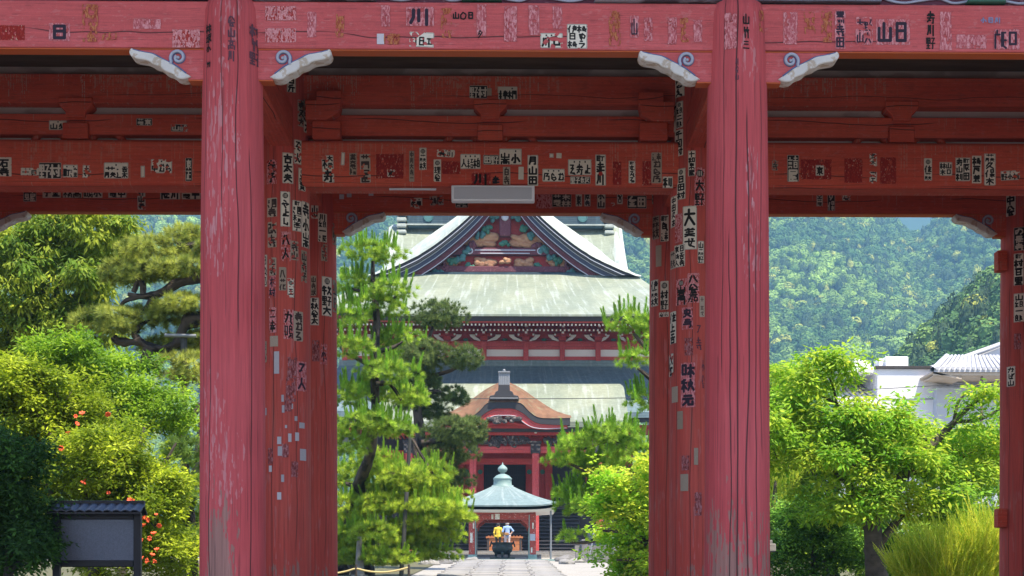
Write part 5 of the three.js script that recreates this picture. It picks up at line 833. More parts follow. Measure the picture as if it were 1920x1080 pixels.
// ---------------------------------------------------------------- trees and shrubs: pads are [x, y, z, rx, ry, rz]; trunks and limbs run through [x, y, z, radius]
const plants = {
  pineTall: {pads:[[-3.92, 11.87, -46, 0.89, 0.38, 0.76], [-4.44, 11.05, -46.5, 0.77, 0.32, 0.66], [-3.24, 10.64, -45.4, 0.59, 0.38, 0.54], [-3.9, 10.27, -46.2, 0.96, 0.41, 0.82], [-4.59, 9.81, -45.5, 0.53, 0.35, 0.49], [-4.51, 8.91, -45.2, 0.69, 0.41, 0.62], [-3.16, 9.45, -46.5, 0.64, 0.35, 0.57], [-3.48, 8.21, -45.3, 0.84, 0.41, 0.73], [-4.6, 7.49, -45.6, 0.53, 0.53, 0.53], [-2.95, 7.67, -46.6, 0.77, 0.39, 0.67], [-3.96, 6.72, -45.1, 0.9, 0.37, 0.77], [-3.25, 6.58, -45.5, 0.69, 0.31, 0.6], [-4.61, 6.1, -45.4, 0.69, 0.47, 0.63], [-3.62, 9.21, -47, 0.65, 0.32, 0.57], [-4.16, 7.86, -47.2, 0.81, 0.36, 0.7]], trunk:[[-5.55, 2.41, -52.5, 0.272], [-5.28, 4.29, -52, 0.251], [-4.74, 5.51, -50.5, 0.209], [-4.21, 6.28, -48.5, 0.167], [-3.88, 7.38, -46.6, 0.129], [-3.86, 8.57, -46, 0.143], [-3.79, 10.0, -46, 0.111], [-3.89, 11.03, -46, 0.079], [-3.9, 11.74, -46, 0.048]], limbs:[[[-3.82, 8.1, -46, 0.095], [-3.41, 8.1, -46, 0.063], [-3.06, 7.62, -46, 0.048]], [[-3.84, 9.04, -46, 0.079], [-3.25, 9.21, -46, 0.056], [-3.02, 9.36, -46, 0.032]], [[-3.86, 6.67, -46, 0.095], [-4.52, 6.35, -46, 0.063], [-4.84, 6.19, -46, 0.048]], [[-3.84, 8.57, -46, 0.079], [-4.44, 8.88, -46, 0.056], [-4.71, 9.01, -46, 0.032]], [[-3.89, 10.63, -46, 0.063], [-3.33, 10.63, -46, 0.048], [-3.17, 10.76, -46, 0.032]], [[-3.89, 10.79, -46, 0.063], [-4.33, 10.87, -46, 0.048], [-4.6, 10.94, -46, 0.032]], [[-3.82, 7.14, -46, 0.095], [-4.36, 7.46, -46, 0.063], [-4.68, 7.54, -46, 0.032]]]},
  pineRound: {pads:[[-2.66, 12.52, -60, 1.03, 0.79, 0.97], [-3.25, 10.91, -59.5, 1.27, 0.78, 1.15], [-1.56, 10.74, -59.2, 0.65, 0.73, 0.67], [-2.04, 9.46, -60, 0.62, 0.5, 0.59], [-1.76, 7.94, -59, 1.18, 0.73, 1.07], [-2.23, 7.28, -60.6, 1.0, 0.63, 0.91], [-3.31, 10.15, -60.5, 0.83, 0.54, 0.76], [-2.49, 6.31, -60.8, 1.05, 0.63, 0.94], [-3.54, 9.35, -60.8, 0.84, 0.63, 0.79], [-2.81, 8.93, -60.8, 0.63, 0.42, 0.58]], trunk:[[-3.76, 3.91, -61, 0.316], [-3.64, 5.79, -60.8, 0.273], [-3.31, 7.44, -60.5, 0.229], [-3.47, 9.29, -60.3, 0.187], [-3.4, 10.52, -60.2, 0.145], [-3.08, 11.54, -60.1, 0.104], [-2.83, 12.31, -60, 0.062]], limbs:[[[-3.41, 10.28, -60, 0.124], [-2.46, 10.49, -60, 0.083], [-1.67, 10.8, -60, 0.052]], [[-3.39, 9.66, -60, 0.124], [-2.66, 9.77, -60, 0.083], [-2.0, 9.42, -60, 0.052]], [[-3.28, 7.8, -60, 0.145], [-2.46, 7.91, -60, 0.103], [-1.79, 8.05, -60, 0.062]], [[-3.39, 10.49, -60, 0.103], [-3.59, 10.8, -60, 0.062], [-3.7, 11.07, -60, 0.041]], [[-3.65, 8.01, -60, 0.124], [-3.08, 6.35, -60, 0.103], [-2.35, 6.25, -60, 0.062]]]},
  pineLow: {pads:[[-4.29, 6.03, -50.47, 0.87, 0.52, 0.78], [-3.19, 5.49, -50.21, 1.35, 0.55, 1.15], [-2.31, 5.01, -50.79, 0.96, 0.35, 0.81], [-3.93, 4.63, -50.31, 1.04, 0.52, 0.91], [-2.5, 4.58, -49.5, 1.37, 0.24, 1.08], [-1.65, 4.29, -49.5, 0.75, 0.19, 0.61], [-2.7, 4.05, -50, 1.1, 0.28, 0.9], [-2.46, 3.65, -50.4, 1.01, 0.35, 0.84], [-4.19, 3.61, -49.4, 1.29, 0.51, 1.1], [-5.05, 4.47, -50.5, 0.78, 0.63, 0.74], [-2.81, 3.08, -50.5, 1.11, 0.38, 0.93], [-4.36, 2.93, -49.4, 1.43, 0.37, 1.17], [-3.58, 5.06, -51.5, 1.07, 0.46, 0.91], [-5.3, 5.61, -51.8, 0.71, 0.54, 0.67], [-5.28, 3.32, -50, 0.86, 0.69, 0.82], [-2.54, 5.97, -51.8, 0.71, 0.39, 0.63]], trunk:[[-4.74, 2.4, -51.6, 0.427], [-4.88, 3.73, -51.6, 0.391], [-4.57, 4.89, -51.6, 0.32], [-4.03, 5.69, -51.6, 0.214], [-3.49, 6.03, -51.4, 0.142]], limbs:[[[-4.33, 5.11, -51, 0.176], [-3.28, 4.85, -51, 0.123], [-2.05, 4.5, -51, 0.07], [-1.53, 4.38, -51, 0.035]], [[-4.69, 3.88, -51, 0.211], [-3.63, 3.88, -51, 0.141], [-2.58, 3.71, -51, 0.07], [-2.05, 3.62, -51, 0.035]], [[-4.33, 5.03, -51, 0.158], [-4.86, 5.38, -51, 0.106], [-5.3, 5.55, -51, 0.053]], [[-3.72, 5.82, -51, 0.123], [-2.93, 5.55, -51, 0.088], [-2.23, 5.03, -51, 0.053]], [[-4.76, 3.36, -51, 0.211], [-3.63, 3.18, -51, 0.141], [-2.76, 3.04, -51, 0.07]]]},
  pineRight: {pads:[[3.57, 9.47, -44, 0.64, 0.39, 0.58], [3.71, 8.31, -43.4, 0.48, 0.33, 0.44], [2.11, 5.99, -43.6, 0.66, 0.3, 0.57], [2.03, 5.6, -44.3, 0.73, 0.24, 0.61], [3.06, 6.19, -43.2, 0.86, 0.36, 0.74], [3.6, 5.53, -43.4, 0.78, 0.51, 0.71], [2.69, 5.37, -44.6, 0.68, 0.34, 0.59], [1.88, 4.65, -44.2, 0.55, 0.21, 0.46], [2.23, 4.2, -43.8, 0.79, 0.27, 0.66], [1.92, 3.38, -43.7, 0.36, 0.21, 0.32], [4.16, 7.3, -44.6, 0.62, 0.46, 0.58], [3.79, 4.69, -44.8, 0.93, 0.46, 0.81], [2.79, 4.85, -44.9, 0.77, 0.25, 0.64], [4.38, 9.13, -44.5, 0.61, 0.46, 0.58]], trunk:[[4.87, 2.21, -44.5, 0.368], [4.76, 4.21, -44.5, 0.307], [4.65, 6.05, -44.4, 0.26], [4.74, 7.57, -44.3, 0.199], [4.5, 8.77, -44.2, 0.152], [4.21, 9.65, -44, 0.106]], limbs:[[[4.64, 8.29, -44, 0.121], [4.1, 8.81, -44, 0.076], [3.69, 9.27, -44, 0.046]], [[4.67, 7.53, -44, 0.121], [4.18, 7.98, -44, 0.076], [3.81, 8.28, -44, 0.046]], [[4.64, 5.7, -44, 0.152], [3.72, 5.4, -44, 0.106], [2.66, 5.24, -44, 0.061], [1.9, 5.55, -44, 0.046]], [[4.64, 6.01, -44, 0.137], [3.72, 6.08, -44, 0.091], [3.12, 6.23, -44, 0.061], [2.2, 5.97, -44, 0.046]], [[4.67, 4.18, -44, 0.152], [3.42, 4.11, -44, 0.106], [2.36, 4.11, -44, 0.061], [1.78, 4.56, -44, 0.03]], [[3.57, 3.95, -44, 0.091], [2.51, 3.35, -44, 0.061], [1.93, 3.3, -44, 0.03]]]},
  mapleLow: {pads:[[3.05, 4.48, -37.13, 0.67, 0.51, 0.63], [2.84, 3.79, -37.8, 0.7, 0.52, 0.66], [3.26, 3.21, -38.84, 0.8, 0.59, 0.75], [3.43, 2.56, -38.6, 0.61, 0.4, 0.56], [3.09, 2.66, -38.53, 0.45, 0.35, 0.43], [3.72, 3.8, -37.44, 0.77, 0.77, 0.77], [3.85, 2.65, -38.07, 0.79, 0.66, 0.75]], trunk:[[3.9, 1.73, -38, 0.183], [3.84, 2.52, -38, 0.157], [3.71, 3.31, -38, 0.118], [3.44, 3.96, -38, 0.079], [3.25, 4.62, -38, 0.039]], limbs:[[[3.77, 2.91, -38, 0.092], [3.12, 3.31, -38, 0.066], [2.46, 3.37, -38, 0.026]], [[3.71, 3.31, -38, 0.079], [3.12, 3.83, -38, 0.052], [2.39, 3.96, -38, 0.026]], [[3.84, 2.52, -38, 0.079], [3.25, 2.65, -38, 0.052], [2.79, 2.65, -38, 0.026]]]},
  leafTree: {pads:[[-12.27, 10.77, -40.46, 1.4, 0.77, 1.24], [-10.75, 11.24, -40.21, 1.32, 0.55, 1.13], [-11.43, 9.71, -40.05, 1.38, 0.86, 1.25], [-12.57, 8.8, -40.31, 1.25, 1.04, 1.2], [-10.96, 10.72, -42.03, 1.01, 0.58, 0.91], [-12.68, 7.91, -41.79, 1.3, 0.86, 1.19], [-14.37, 10.62, -41.74, 1.58, 1.3, 1.51], [-14.51, 8.61, -41.72, 1.44, 1.29, 1.4], [-10.97, 8.93, -40.26, 0.97, 0.69, 0.9], [-12.99, 11.34, -40.54, 1.26, 0.7, 1.12]], trunk:[[-13.42, 1.46, -41, 0.424], [-13.28, 3.71, -41, 0.382], [-12.86, 5.96, -41, 0.311], [-12.3, 7.65, -41, 0.24], [-11.95, 9.06, -41, 0.184], [-11.6, 10.19, -41, 0.127], [-11.31, 11.18, -41, 0.071]], limbs:[[[-12.3, 7.65, -41, 0.184], [-13.0, 8.78, -41, 0.127], [-13.56, 9.9, -41, 0.085]], [[-11.95, 9.06, -41, 0.141], [-11.03, 9.91, -41, 0.085], [-10.47, 10.47, -41, 0.042]], [[-11.73, 9.91, -41, 0.113], [-12.3, 10.75, -41, 0.071], [-12.58, 11.31, -41, 0.042]], [[-11.88, 9.2, -41, 0.113], [-12.23, 9.62, -41, 0.085], [-12.44, 8.5, -41, 0.042]], [[-11.6, 10.19, -41, 0.099], [-10.75, 11.18, -41, 0.057], [-10.05, 11.53, -41, 0.028]], [[-12.44, 7.37, -41, 0.127], [-11.88, 8.22, -41, 0.085], [-11.17, 8.92, -41, 0.042]]]},
  pineGarden: {pads:[[-8.33, 9.91, -37.2, 0.85, 0.41, 0.74], [-7.61, 10.39, -37.4, 0.54, 0.28, 0.48], [-7.65, 9.4, -36.7, 0.78, 0.3, 0.66], [-8.91, 9.4, -37.2, 0.77, 0.38, 0.67], [-9.31, 8.15, -36.8, 0.79, 0.46, 0.7], [-8.33, 8.39, -37.3, 0.72, 0.33, 0.62], [-7.59, 8.56, -36.8, 0.66, 0.33, 0.58], [-7.42, 6.95, -36.6, 0.71, 0.56, 0.67], [-7.7, 7.79, -37.5, 0.59, 0.31, 0.52], [-6.93, 9.91, -37.2, 0.77, 0.38, 0.67], [-6.84, 7.9, -37.4, 0.77, 0.52, 0.71], [-8.3, 7.74, -37.6, 0.57, 0.23, 0.49]], trunk:[[-6.0, 1.47, -37, 0.408], [-6.11, 3.51, -37, 0.357], [-6.2, 5.54, -37, 0.319], [-6.0, 7.07, -37, 0.268], [-6.26, 8.35, -37, 0.23], [-6.39, 9.62, -37, 0.179], [-6.51, 10.51, -37, 0.115]], limbs:[[[-6.32, 9.43, -37, 0.204], [-6.89, 9.36, -37, 0.166], [-7.25, 9.36, -37, 0.14], [-7.72, 9.23, -37, 0.128], [-8.16, 8.98, -37, 0.102], [-8.57, 8.9, -37, 0.077], [-8.92, 8.95, -37, 0.051]], [[-8.16, 8.98, -37, 0.089], [-8.36, 8.85, -37, 0.064], [-8.48, 8.66, -37, 0.051], [-8.64, 8.53, -37, 0.038]], [[-8.57, 8.94, -37, 0.077], [-8.57, 9.16, -37, 0.083], [-8.64, 9.28, -37, 0.064]], [[-8.64, 8.9, -37, 0.064], [-9.02, 8.77, -37, 0.051], [-9.15, 8.57, -37, 0.038]], [[-8.79, 9.0, -37, 0.064], [-8.59, 9.48, -37, 0.064], [-8.52, 9.67, -37, 0.038]], [[-6.2, 8.22, -37, 0.255], [-6.77, 8.32, -37, 0.23], [-7.25, 8.37, -37, 0.204], [-7.55, 8.29, -37, 0.23], [-7.71, 7.83, -37, 0.166], [-8.01, 7.68, -37, 0.153], [-8.41, 7.68, -37, 0.14], [-8.64, 7.83, -37, 0.102], [-8.92, 7.8, -37, 0.115], [-9.2, 7.85, -37, 0.102], [-9.26, 7.93, -37, 0.089]], [[-8.41, 7.64, -37, 0.153], [-8.54, 7.35, -37, 0.115], [-8.79, 7.19, -37, 0.102], [-8.86, 6.88, -37, 0.077], [-8.92, 6.56, -37, 0.064]], [[-8.54, 7.32, -37, 0.064], [-8.26, 7.25, -37, 0.051], [-8.19, 7.09, -37, 0.038], [-8.21, 7.02, -37, 0.032]], [[-8.64, 7.83, -37, 0.089], [-8.77, 8.01, -37, 0.077], [-8.64, 8.19, -37, 0.064], [-8.41, 8.34, -37, 0.038]], [[-6.39, 10.1, -37, 0.115], [-6.89, 10.12, -37, 0.102], [-7.25, 10.15, -37, 0.089], [-7.65, 10.12, -37, 0.077], [-7.76, 10.22, -37, 0.064], [-7.71, 10.3, -37, 0.051]], [[-7.25, 9.26, -37, 0.089], [-7.38, 9.51, -37, 0.089], [-7.45, 9.61, -37, 0.089]]]},
  shrubWide: {pads:[[-9.41, 5.7, -30.2, 0.83, 0.52, 0.76], [-8.63, 5.54, -30.37, 0.73, 0.52, 0.68], [-9.21, 4.96, -30.57, 0.95, 0.63, 0.87], [-8.28, 4.91, -30.61, 0.84, 0.63, 0.79], [-7.28, 4.47, -29.34, 0.71, 0.49, 0.65], [-8.47, 4.09, -30.17, 1.14, 0.52, 0.99], [-7.41, 3.94, -30.27, 0.84, 0.48, 0.75], [-6.88, 4.18, -30.01, 0.48, 0.35, 0.44], [-6.52, 3.27, -29.4, 0.41, 0.51, 0.43], [-10.44, 5.05, -30.5, 1.16, 0.95, 1.1], [-8.25, 3.38, -30.5, 1.37, 0.53, 1.16], [-7.21, 2.54, -30.5, 1.26, 0.63, 1.1], [-6.25, 3.88, -29.48, 0.26, 0.22, 0.25]], trunk:[[-7.81, 1.39, -30, 0.124], [-7.86, 2.42, -30, 0.103], [-7.96, 3.46, -30, 0.083], [-7.91, 4.38, -30, 0.052]], limbs:[[[-7.86, 2.42, -30, 0.083], [-8.53, 3.35, -30, 0.062], [-8.94, 4.48, -30, 0.031]], [[-7.91, 2.94, -30, 0.083], [-7.19, 3.77, -30, 0.052], [-6.88, 5.0, -30, 0.031]], [[-7.96, 3.46, -30, 0.062], [-8.42, 4.38, -30, 0.041], [-9.04, 5.41, -30, 0.021]], [[-7.19, 3.77, -30, 0.052], [-6.57, 4.18, -30, 0.041], [-6.26, 4.69, -30, 0.021]]]},
  pineShade: {pads:[[-6.53, 4.66, -31.97, 0.49, 0.33, 0.45], [-6.5, 3.55, -31.5, 0.43, 0.35, 0.41], [-6.66, 2.69, -31.59, 0.65, 0.48, 0.61], [-6.18, 4.17, -32.43, 0.56, 0.56, 0.56], [-6.58, 3.16, -32.5, 0.56, 0.34, 0.5], [-6.0, 2.94, -32.37, 0.67, 0.56, 0.64]], trunk:[[-6.31, 1.49, -32, 0.11], [-6.35, 2.59, -32, 0.099], [-6.39, 3.47, -32, 0.077], [-6.48, 4.46, -32, 0.044]], limbs:[[[-6.37, 3.03, -32, 0.066], [-6.64, 3.47, -32, 0.044], [-6.81, 3.58, -32, 0.022]]]},
  bushDark: {pads:[[-7.23, 3.2, -23.33, 0.5, 0.56, 0.51], [-7.29, 2.4, -23.18, 0.64, 0.48, 0.6], [-6.95, 2.53, -23.55, 0.28, 0.49, 0.33], [-7.86, 3.44, -23.34, 0.72, 0.72, 0.72], [-7.04, 3.62, -23.53, 0.24, 0.32, 0.26], [-8.0, 2.41, -23.51, 0.73, 0.73, 0.73]], trunk:[[-7.37, 1.04, -23.3, 0.08], [-7.33, 1.84, -23.3, 0.072], [-7.29, 2.64, -23.3, 0.056], [-7.25, 3.28, -23.3, 0.032]], limbs:[[[-7.33, 2.0, -23.3, 0.048], [-6.97, 2.48, -23.3, 0.032], [-6.85, 2.8, -23.3, 0.016]]]},
  cherry: {pads:[[6.02, 6.16, -31.02, 0.75, 0.36, 0.65], [6.63, 6.29, -30.85, 0.47, 0.3, 0.43], [5.86, 5.57, -31.18, 0.67, 0.43, 0.61], [6.64, 5.28, -30.88, 0.89, 0.45, 0.78], [7.27, 5.17, -30.39, 0.63, 0.36, 0.56], [8.31, 5.15, -30.65, 0.8, 0.42, 0.71], [9.46, 4.82, -31.56, 0.91, 0.52, 0.82], [6.93, 4.47, -30.18, 0.89, 0.42, 0.78], [7.98, 4.16, -30.18, 0.9, 0.42, 0.78], [6.3, 4.46, -31.23, 0.8, 0.45, 0.71], [7.64, 3.56, -30.6, 1.16, 0.42, 0.98], [6.67, 3.69, -31.06, 0.79, 0.45, 0.71], [9.23, 3.9, -30.95, 0.81, 0.45, 0.72], [9.7, 5.43, -30.72, 0.53, 0.32, 0.48], [10.61, 4.69, -31.9, 0.88, 0.77, 0.85], [5.07, 5.07, -30.45, 0.63, 0.74, 0.66], [8.56, 3.42, -30.84, 0.74, 0.36, 0.65], [7.5, 4.87, -30.46, 0.63, 0.32, 0.55], [5.63, 4.62, -31.24, 0.54, 0.43, 0.51]], trunk:[[7.63, 1.39, -31, 0.257], [7.58, 2.14, -31, 0.224], [7.52, 2.56, -31, 0.203], [7.46, 3.15, -31, 0.171], [7.33, 3.58, -31, 0.15], [7.15, 3.8, -31, 0.128], [6.99, 3.92, -31, 0.118]], limbs:[[[7.46, 3.15, -31, 0.139], [8.06, 4.12, -31, 0.107], [8.71, 4.8, -31, 0.086], [9.12, 5.23, -31, 0.064], [9.57, 5.66, -31, 0.043], [10.02, 5.98, -31, 0.021]], [[7.42, 3.42, -31, 0.118], [7.36, 4.6, -31, 0.075], [7.01, 5.22, -31, 0.053], [6.77, 5.57, -31, 0.043], [6.45, 5.76, -31, 0.021]], [[7.01, 3.92, -31, 0.043], [6.66, 4.28, -31, 0.032], [6.21, 4.69, -31, 0.021]], [[9.12, 5.23, -31, 0.043], [9.68, 5.3, -31, 0.032], [10.16, 5.57, -31, 0.021]], [[8.06, 4.12, -31, 0.064], [8.6, 4.28, -31, 0.043], [9.24, 4.07, -31, 0.021]], [[6.77, 5.57, -31, 0.032], [6.66, 6.0, -31, 0.024], [6.5, 6.32, -31, 0.013]], [[9.12, 5.23, -31, 0.037], [9.24, 5.68, -31, 0.026], [9.68, 6.05, -31, 0.016]], [[8.71, 4.8, -31, 0.043], [8.17, 5.14, -31, 0.032], [7.63, 5.46, -31, 0.016]], [[7.52, 2.67, -31, 0.096], [8.17, 3.42, -31, 0.064], [9.03, 3.85, -31, 0.032]], [[7.01, 5.22, -31, 0.032], [6.02, 5.57, -31, 0.021], [5.7, 5.72, -31, 0.013]]]},
  cherryBack: {pads:[[8.56, 8.17, -46.33, 1.12, 0.64, 1.0], [8.44, 6.91, -46.57, 0.96, 0.96, 0.96], [10.13, 6.06, -47.74, 1.48, 0.99, 1.36], [12.13, 5.94, -46.46, 1.76, 0.8, 1.52], [14.44, 6.01, -47.18, 1.46, 0.98, 1.34], [8.56, 5.43, -48.21, 0.83, 1.16, 0.91], [11.32, 3.66, -45.8, 2.37, 0.95, 2.01], [14.31, 4.29, -45.68, 1.26, 0.95, 1.18], [9.49, 3.52, -46.19, 1.59, 0.96, 1.43]], trunk:[[9.98, 1.76, -47, 0.259], [9.9, 3.71, -47, 0.211], [9.98, 5.66, -47, 0.146], [9.33, 7.29, -47, 0.081]], limbs:[[[9.92, 4.04, -47, 0.146], [11.61, 5.34, -47, 0.097], [12.92, 5.99, -47, 0.049]], [[9.95, 5.01, -47, 0.13], [9.0, 5.99, -47, 0.081], [8.52, 6.96, -47, 0.032]]]},
  bushRight: {pads:[[6.45, 3.1, -33.32, 0.92, 0.69, 0.86], [7.39, 2.69, -33.14, 0.85, 0.57, 0.78], [5.99, 2.39, -32.68, 0.68, 0.56, 0.65], [6.81, 3.53, -32.8, 0.57, 0.45, 0.54], [8.47, 2.5, -32.61, 0.67, 0.56, 0.65]], trunk:[[6.73, 1.37, -33, 0.091], [6.73, 2.17, -33, 0.08], [6.62, 3.08, -33, 0.046]], limbs:[[[6.73, 2.29, -33, 0.057], [7.19, 2.74, -33, 0.034], [7.42, 2.97, -33, 0.023]]]},
  broomShrub: {pads:[[7.5, 2.35, -25.47, 0.74, 0.44, 0.66], [7.98, 2.56, -25.13, 0.49, 0.54, 0.5], [7.0, 2.12, -25.66, 0.44, 0.27, 0.4], [8.64, 2.4, -25.82, 0.62, 0.71, 0.65], [7.75, 1.96, -25.86, 0.98, 0.45, 0.85]], trunk:[], limbs:[]},
  sprayLeft: {pads:[[6.5, 4.47, -36.14, 0.42, 0.55, 0.45], [6.44, 3.73, -36.28, 0.38, 0.5, 0.41], [6.28, 5.18, -35.71, 0.32, 0.49, 0.36]], trunk:[[6.2, 1.72, -36, 0.099], [6.26, 3.22, -36, 0.074], [6.39, 4.46, -36, 0.037]], limbs:[]},
  shrubBack: {pads:[[-8.9, 6.83, -33.25, 0.6, 0.39, 0.54], [-8.37, 6.57, -34.06, 0.7, 0.47, 0.65], [-7.62, 6.08, -33.83, 0.61, 0.44, 0.57], [-7.86, 5.5, -33.39, 0.69, 0.46, 0.63], [-7.37, 5.46, -34.03, 0.47, 0.35, 0.44], [-9.59, 6.68, -33.64, 0.58, 0.46, 0.55], [-8.61, 5.91, -33.88, 0.82, 0.58, 0.76], [-9.7, 7.19, -33.25, 0.46, 0.34, 0.43], [-6.94, 5.7, -33.13, 0.34, 0.27, 0.33]], trunk:[[-8.17, 1.6, -33.5, 0.116], [-8.19, 3.1, -33.5, 0.092], [-8.23, 4.48, -33.5, 0.069], [-8.26, 5.86, -33.5, 0.046]], limbs:[[[-8.19, 4.25, -33.5, 0.058], [-8.74, 5.63, -33.5, 0.04], [-9.09, 6.66, -33.5, 0.023]], [[-8.22, 4.48, -33.5, 0.058], [-7.6, 5.4, -33.5, 0.04], [-7.37, 5.86, -33.5, 0.023]]]},
};
const leafMat = (t = 0.4, rough = 0.75) => new THREE.MeshPhysicalMaterial({ color: 0xffffff, roughness: rough, transmission: t, thickness: 0, side: THREE.DoubleSide, specularIntensity: 0.2 });
M.leaf = leafMat(0.5, 0.95); M.needle = leafMat(0.4, 0.95); M.glossLeaf = leafMat(0.3, 0.9);
// one spray of n leaves; each leaf is two faces folded along its midrib
function spray(seed, n, len, wid, reach, droop) {
  const r = rng(seed), pos = [];
  for (let i = 0; i < n; i++) {
    const a = r() * TAU, e = (r() - 0.35) * 1.4, d = V(Math.cos(a) * Math.cos(e), Math.sin(e), Math.sin(a) * Math.cos(e)), o = d.clone().multiplyScalar(reach * (0.15 + 0.85 * r())), dir = d.clone().add(V((r() - 0.5) * 0.9, -droop * (0.6 + 0.8 * r()), (r() - 0.5) * 0.9)).normalize();
    const side = V(0, 1, 0).cross(dir).normalize().applyAxisAngle(dir, (r() - 0.5) * 1.1), nrm = dir.clone().cross(side), L = len * (0.7 + 0.6 * r()), w = wid * (0.75 + 0.5 * r()) / 2, m = o.clone().addScaledVector(dir, L * 0.45), t = o.clone().addScaledVector(dir, L).addScaledVector(nrm, -L * 0.08);
    const a1 = m.clone().addScaledVector(side, w).addScaledVector(nrm, -w * 0.35), b1 = m.clone().addScaledVector(side, -w).addScaledVector(nrm, -w * 0.35);
    for (const q of [o, a1, t, o, t, b1]) pos.push(q.x, q.y, q.z);
  }
  const g = new THREE.BufferGeometry(); g.setAttribute('position', new THREE.Float32BufferAttribute(pos, 3)); g.computeVertexNormals(); return g;
}
// needles round a short shoot (long = 0) or along an upright candle of that length
function tuft(seed, n, len, wid, long = 0, open = 1.1) {
  const r = rng(seed), pos = [];
  for (let i = 0; i < n; i++) {
    const a = r() * TAU, t = long ? r() : 0, e = long ? 0.75 - 0.45 * t + (r() - 0.5) * 0.3 : Math.PI / 2 - open * Math.pow(r(), 0.7) * 1.25, out = long ? Math.cos(Math.PI / 2 - e * 1.0) : Math.cos(e), upw = long ? Math.sin(Math.PI / 2 - e) : Math.sin(e);
    const d = V(Math.cos(a) * out, upw, Math.sin(a) * out).normalize(), o = V(0, t * long, 0), L = len * (0.7 + 0.5 * r()) * (long ? 1 - 0.35 * t : 1), s = V(-Math.sin(a), 0, Math.cos(a)).multiplyScalar(wid / 2), tip = o.clone().addScaledVector(d, L), m = o.clone().addScaledVector(d, L * 0.4);
    for (const q of [o, m.clone().add(s), tip, o, tip, m.clone().sub(s)]) pos.push(q.x, q.y, q.z);
  }
  const g = new THREE.BufferGeometry(); g.setAttribute('position', new THREE.Float32BufferAttribute(pos, 3)); g.computeVertexNormals(); return g;
}
const G = {
  broad: [1, 2, 3].map((s) => spray(s, 12, 0.15, 0.055, 0.2, 0.9)), small: [4, 5, 6].map((s) => spray(s, 14, 0.085, 0.042, 0.16, 0.25)), maple: [7, 8].map((s) => spray(s, 14, 0.10, 0.075, 0.2, 0.15)), cherry: [9, 10, 11].map((s) => spray(s, 12, 0.125, 0.05, 0.2, 0.5)),
  tuft: [21, 22].map((s) => tuft(s, 54, 0.17, 0.011)), fine: [23, 24].map((s) => tuft(s, 60, 0.14, 0.009, 0, 1.35)), candle: [25, 26].map((s) => tuft(s, 150, 0.135, 0.013, 0.36)), plume: [27, 28].map((s) => tuft(s, 110, 0.07, 0.012, 0.75)),
};
function instanced(name, geo, mat, list, parent) {
  const m = new THREE.InstancedMesh(geo, mat, list.length); m.name = name; m.castShadow = m.receiveShadow = true; const o = new THREE.Object3D(), c = new THREE.Color();
  list.forEach((e, i) => { o.position.copy(e.p); if (e.q) o.quaternion.copy(e.q); else o.rotation.set(0, 0, 0); o.scale.setScalar(e.s); if (e.sy) o.scale.y *= e.sy; o.updateMatrix(); m.setMatrixAt(i, o.matrix); m.setColorAt(i, c.setRGB(...e.c)); });
  if (name === 'crown' || name === 'candles') m.userData.kind = 'stuff'; parent.add(m); return m;
}
const UP = V(0, 1, 0);
function wood(t, root, mat, sides = 8) {
  const b = V(root.position.x, root.position.y, root.position.z), rel = (l) => l.map(([x, y, z, r]) => [x - b.x, y - b.y, z - b.z, r]);
  if (t.trunk.length) { const tr = part('trunk', limb(rel(t.trunk), sides + 3, 0.12, 3), mat, root); t.limbs.forEach((l, i) => part('limb', limb(rel(l), sides, 0.12, i + 5), mat, tr)); }
}
function rootOf(t, name, label, cat, group) { const p = t.trunk[0] ?? [t.pads[0][0], 0, t.pads[0][2]]; return thing(name, label, cat, [p[0], groundY(-p[2]) - 0.02, p[2]], 0, group); }
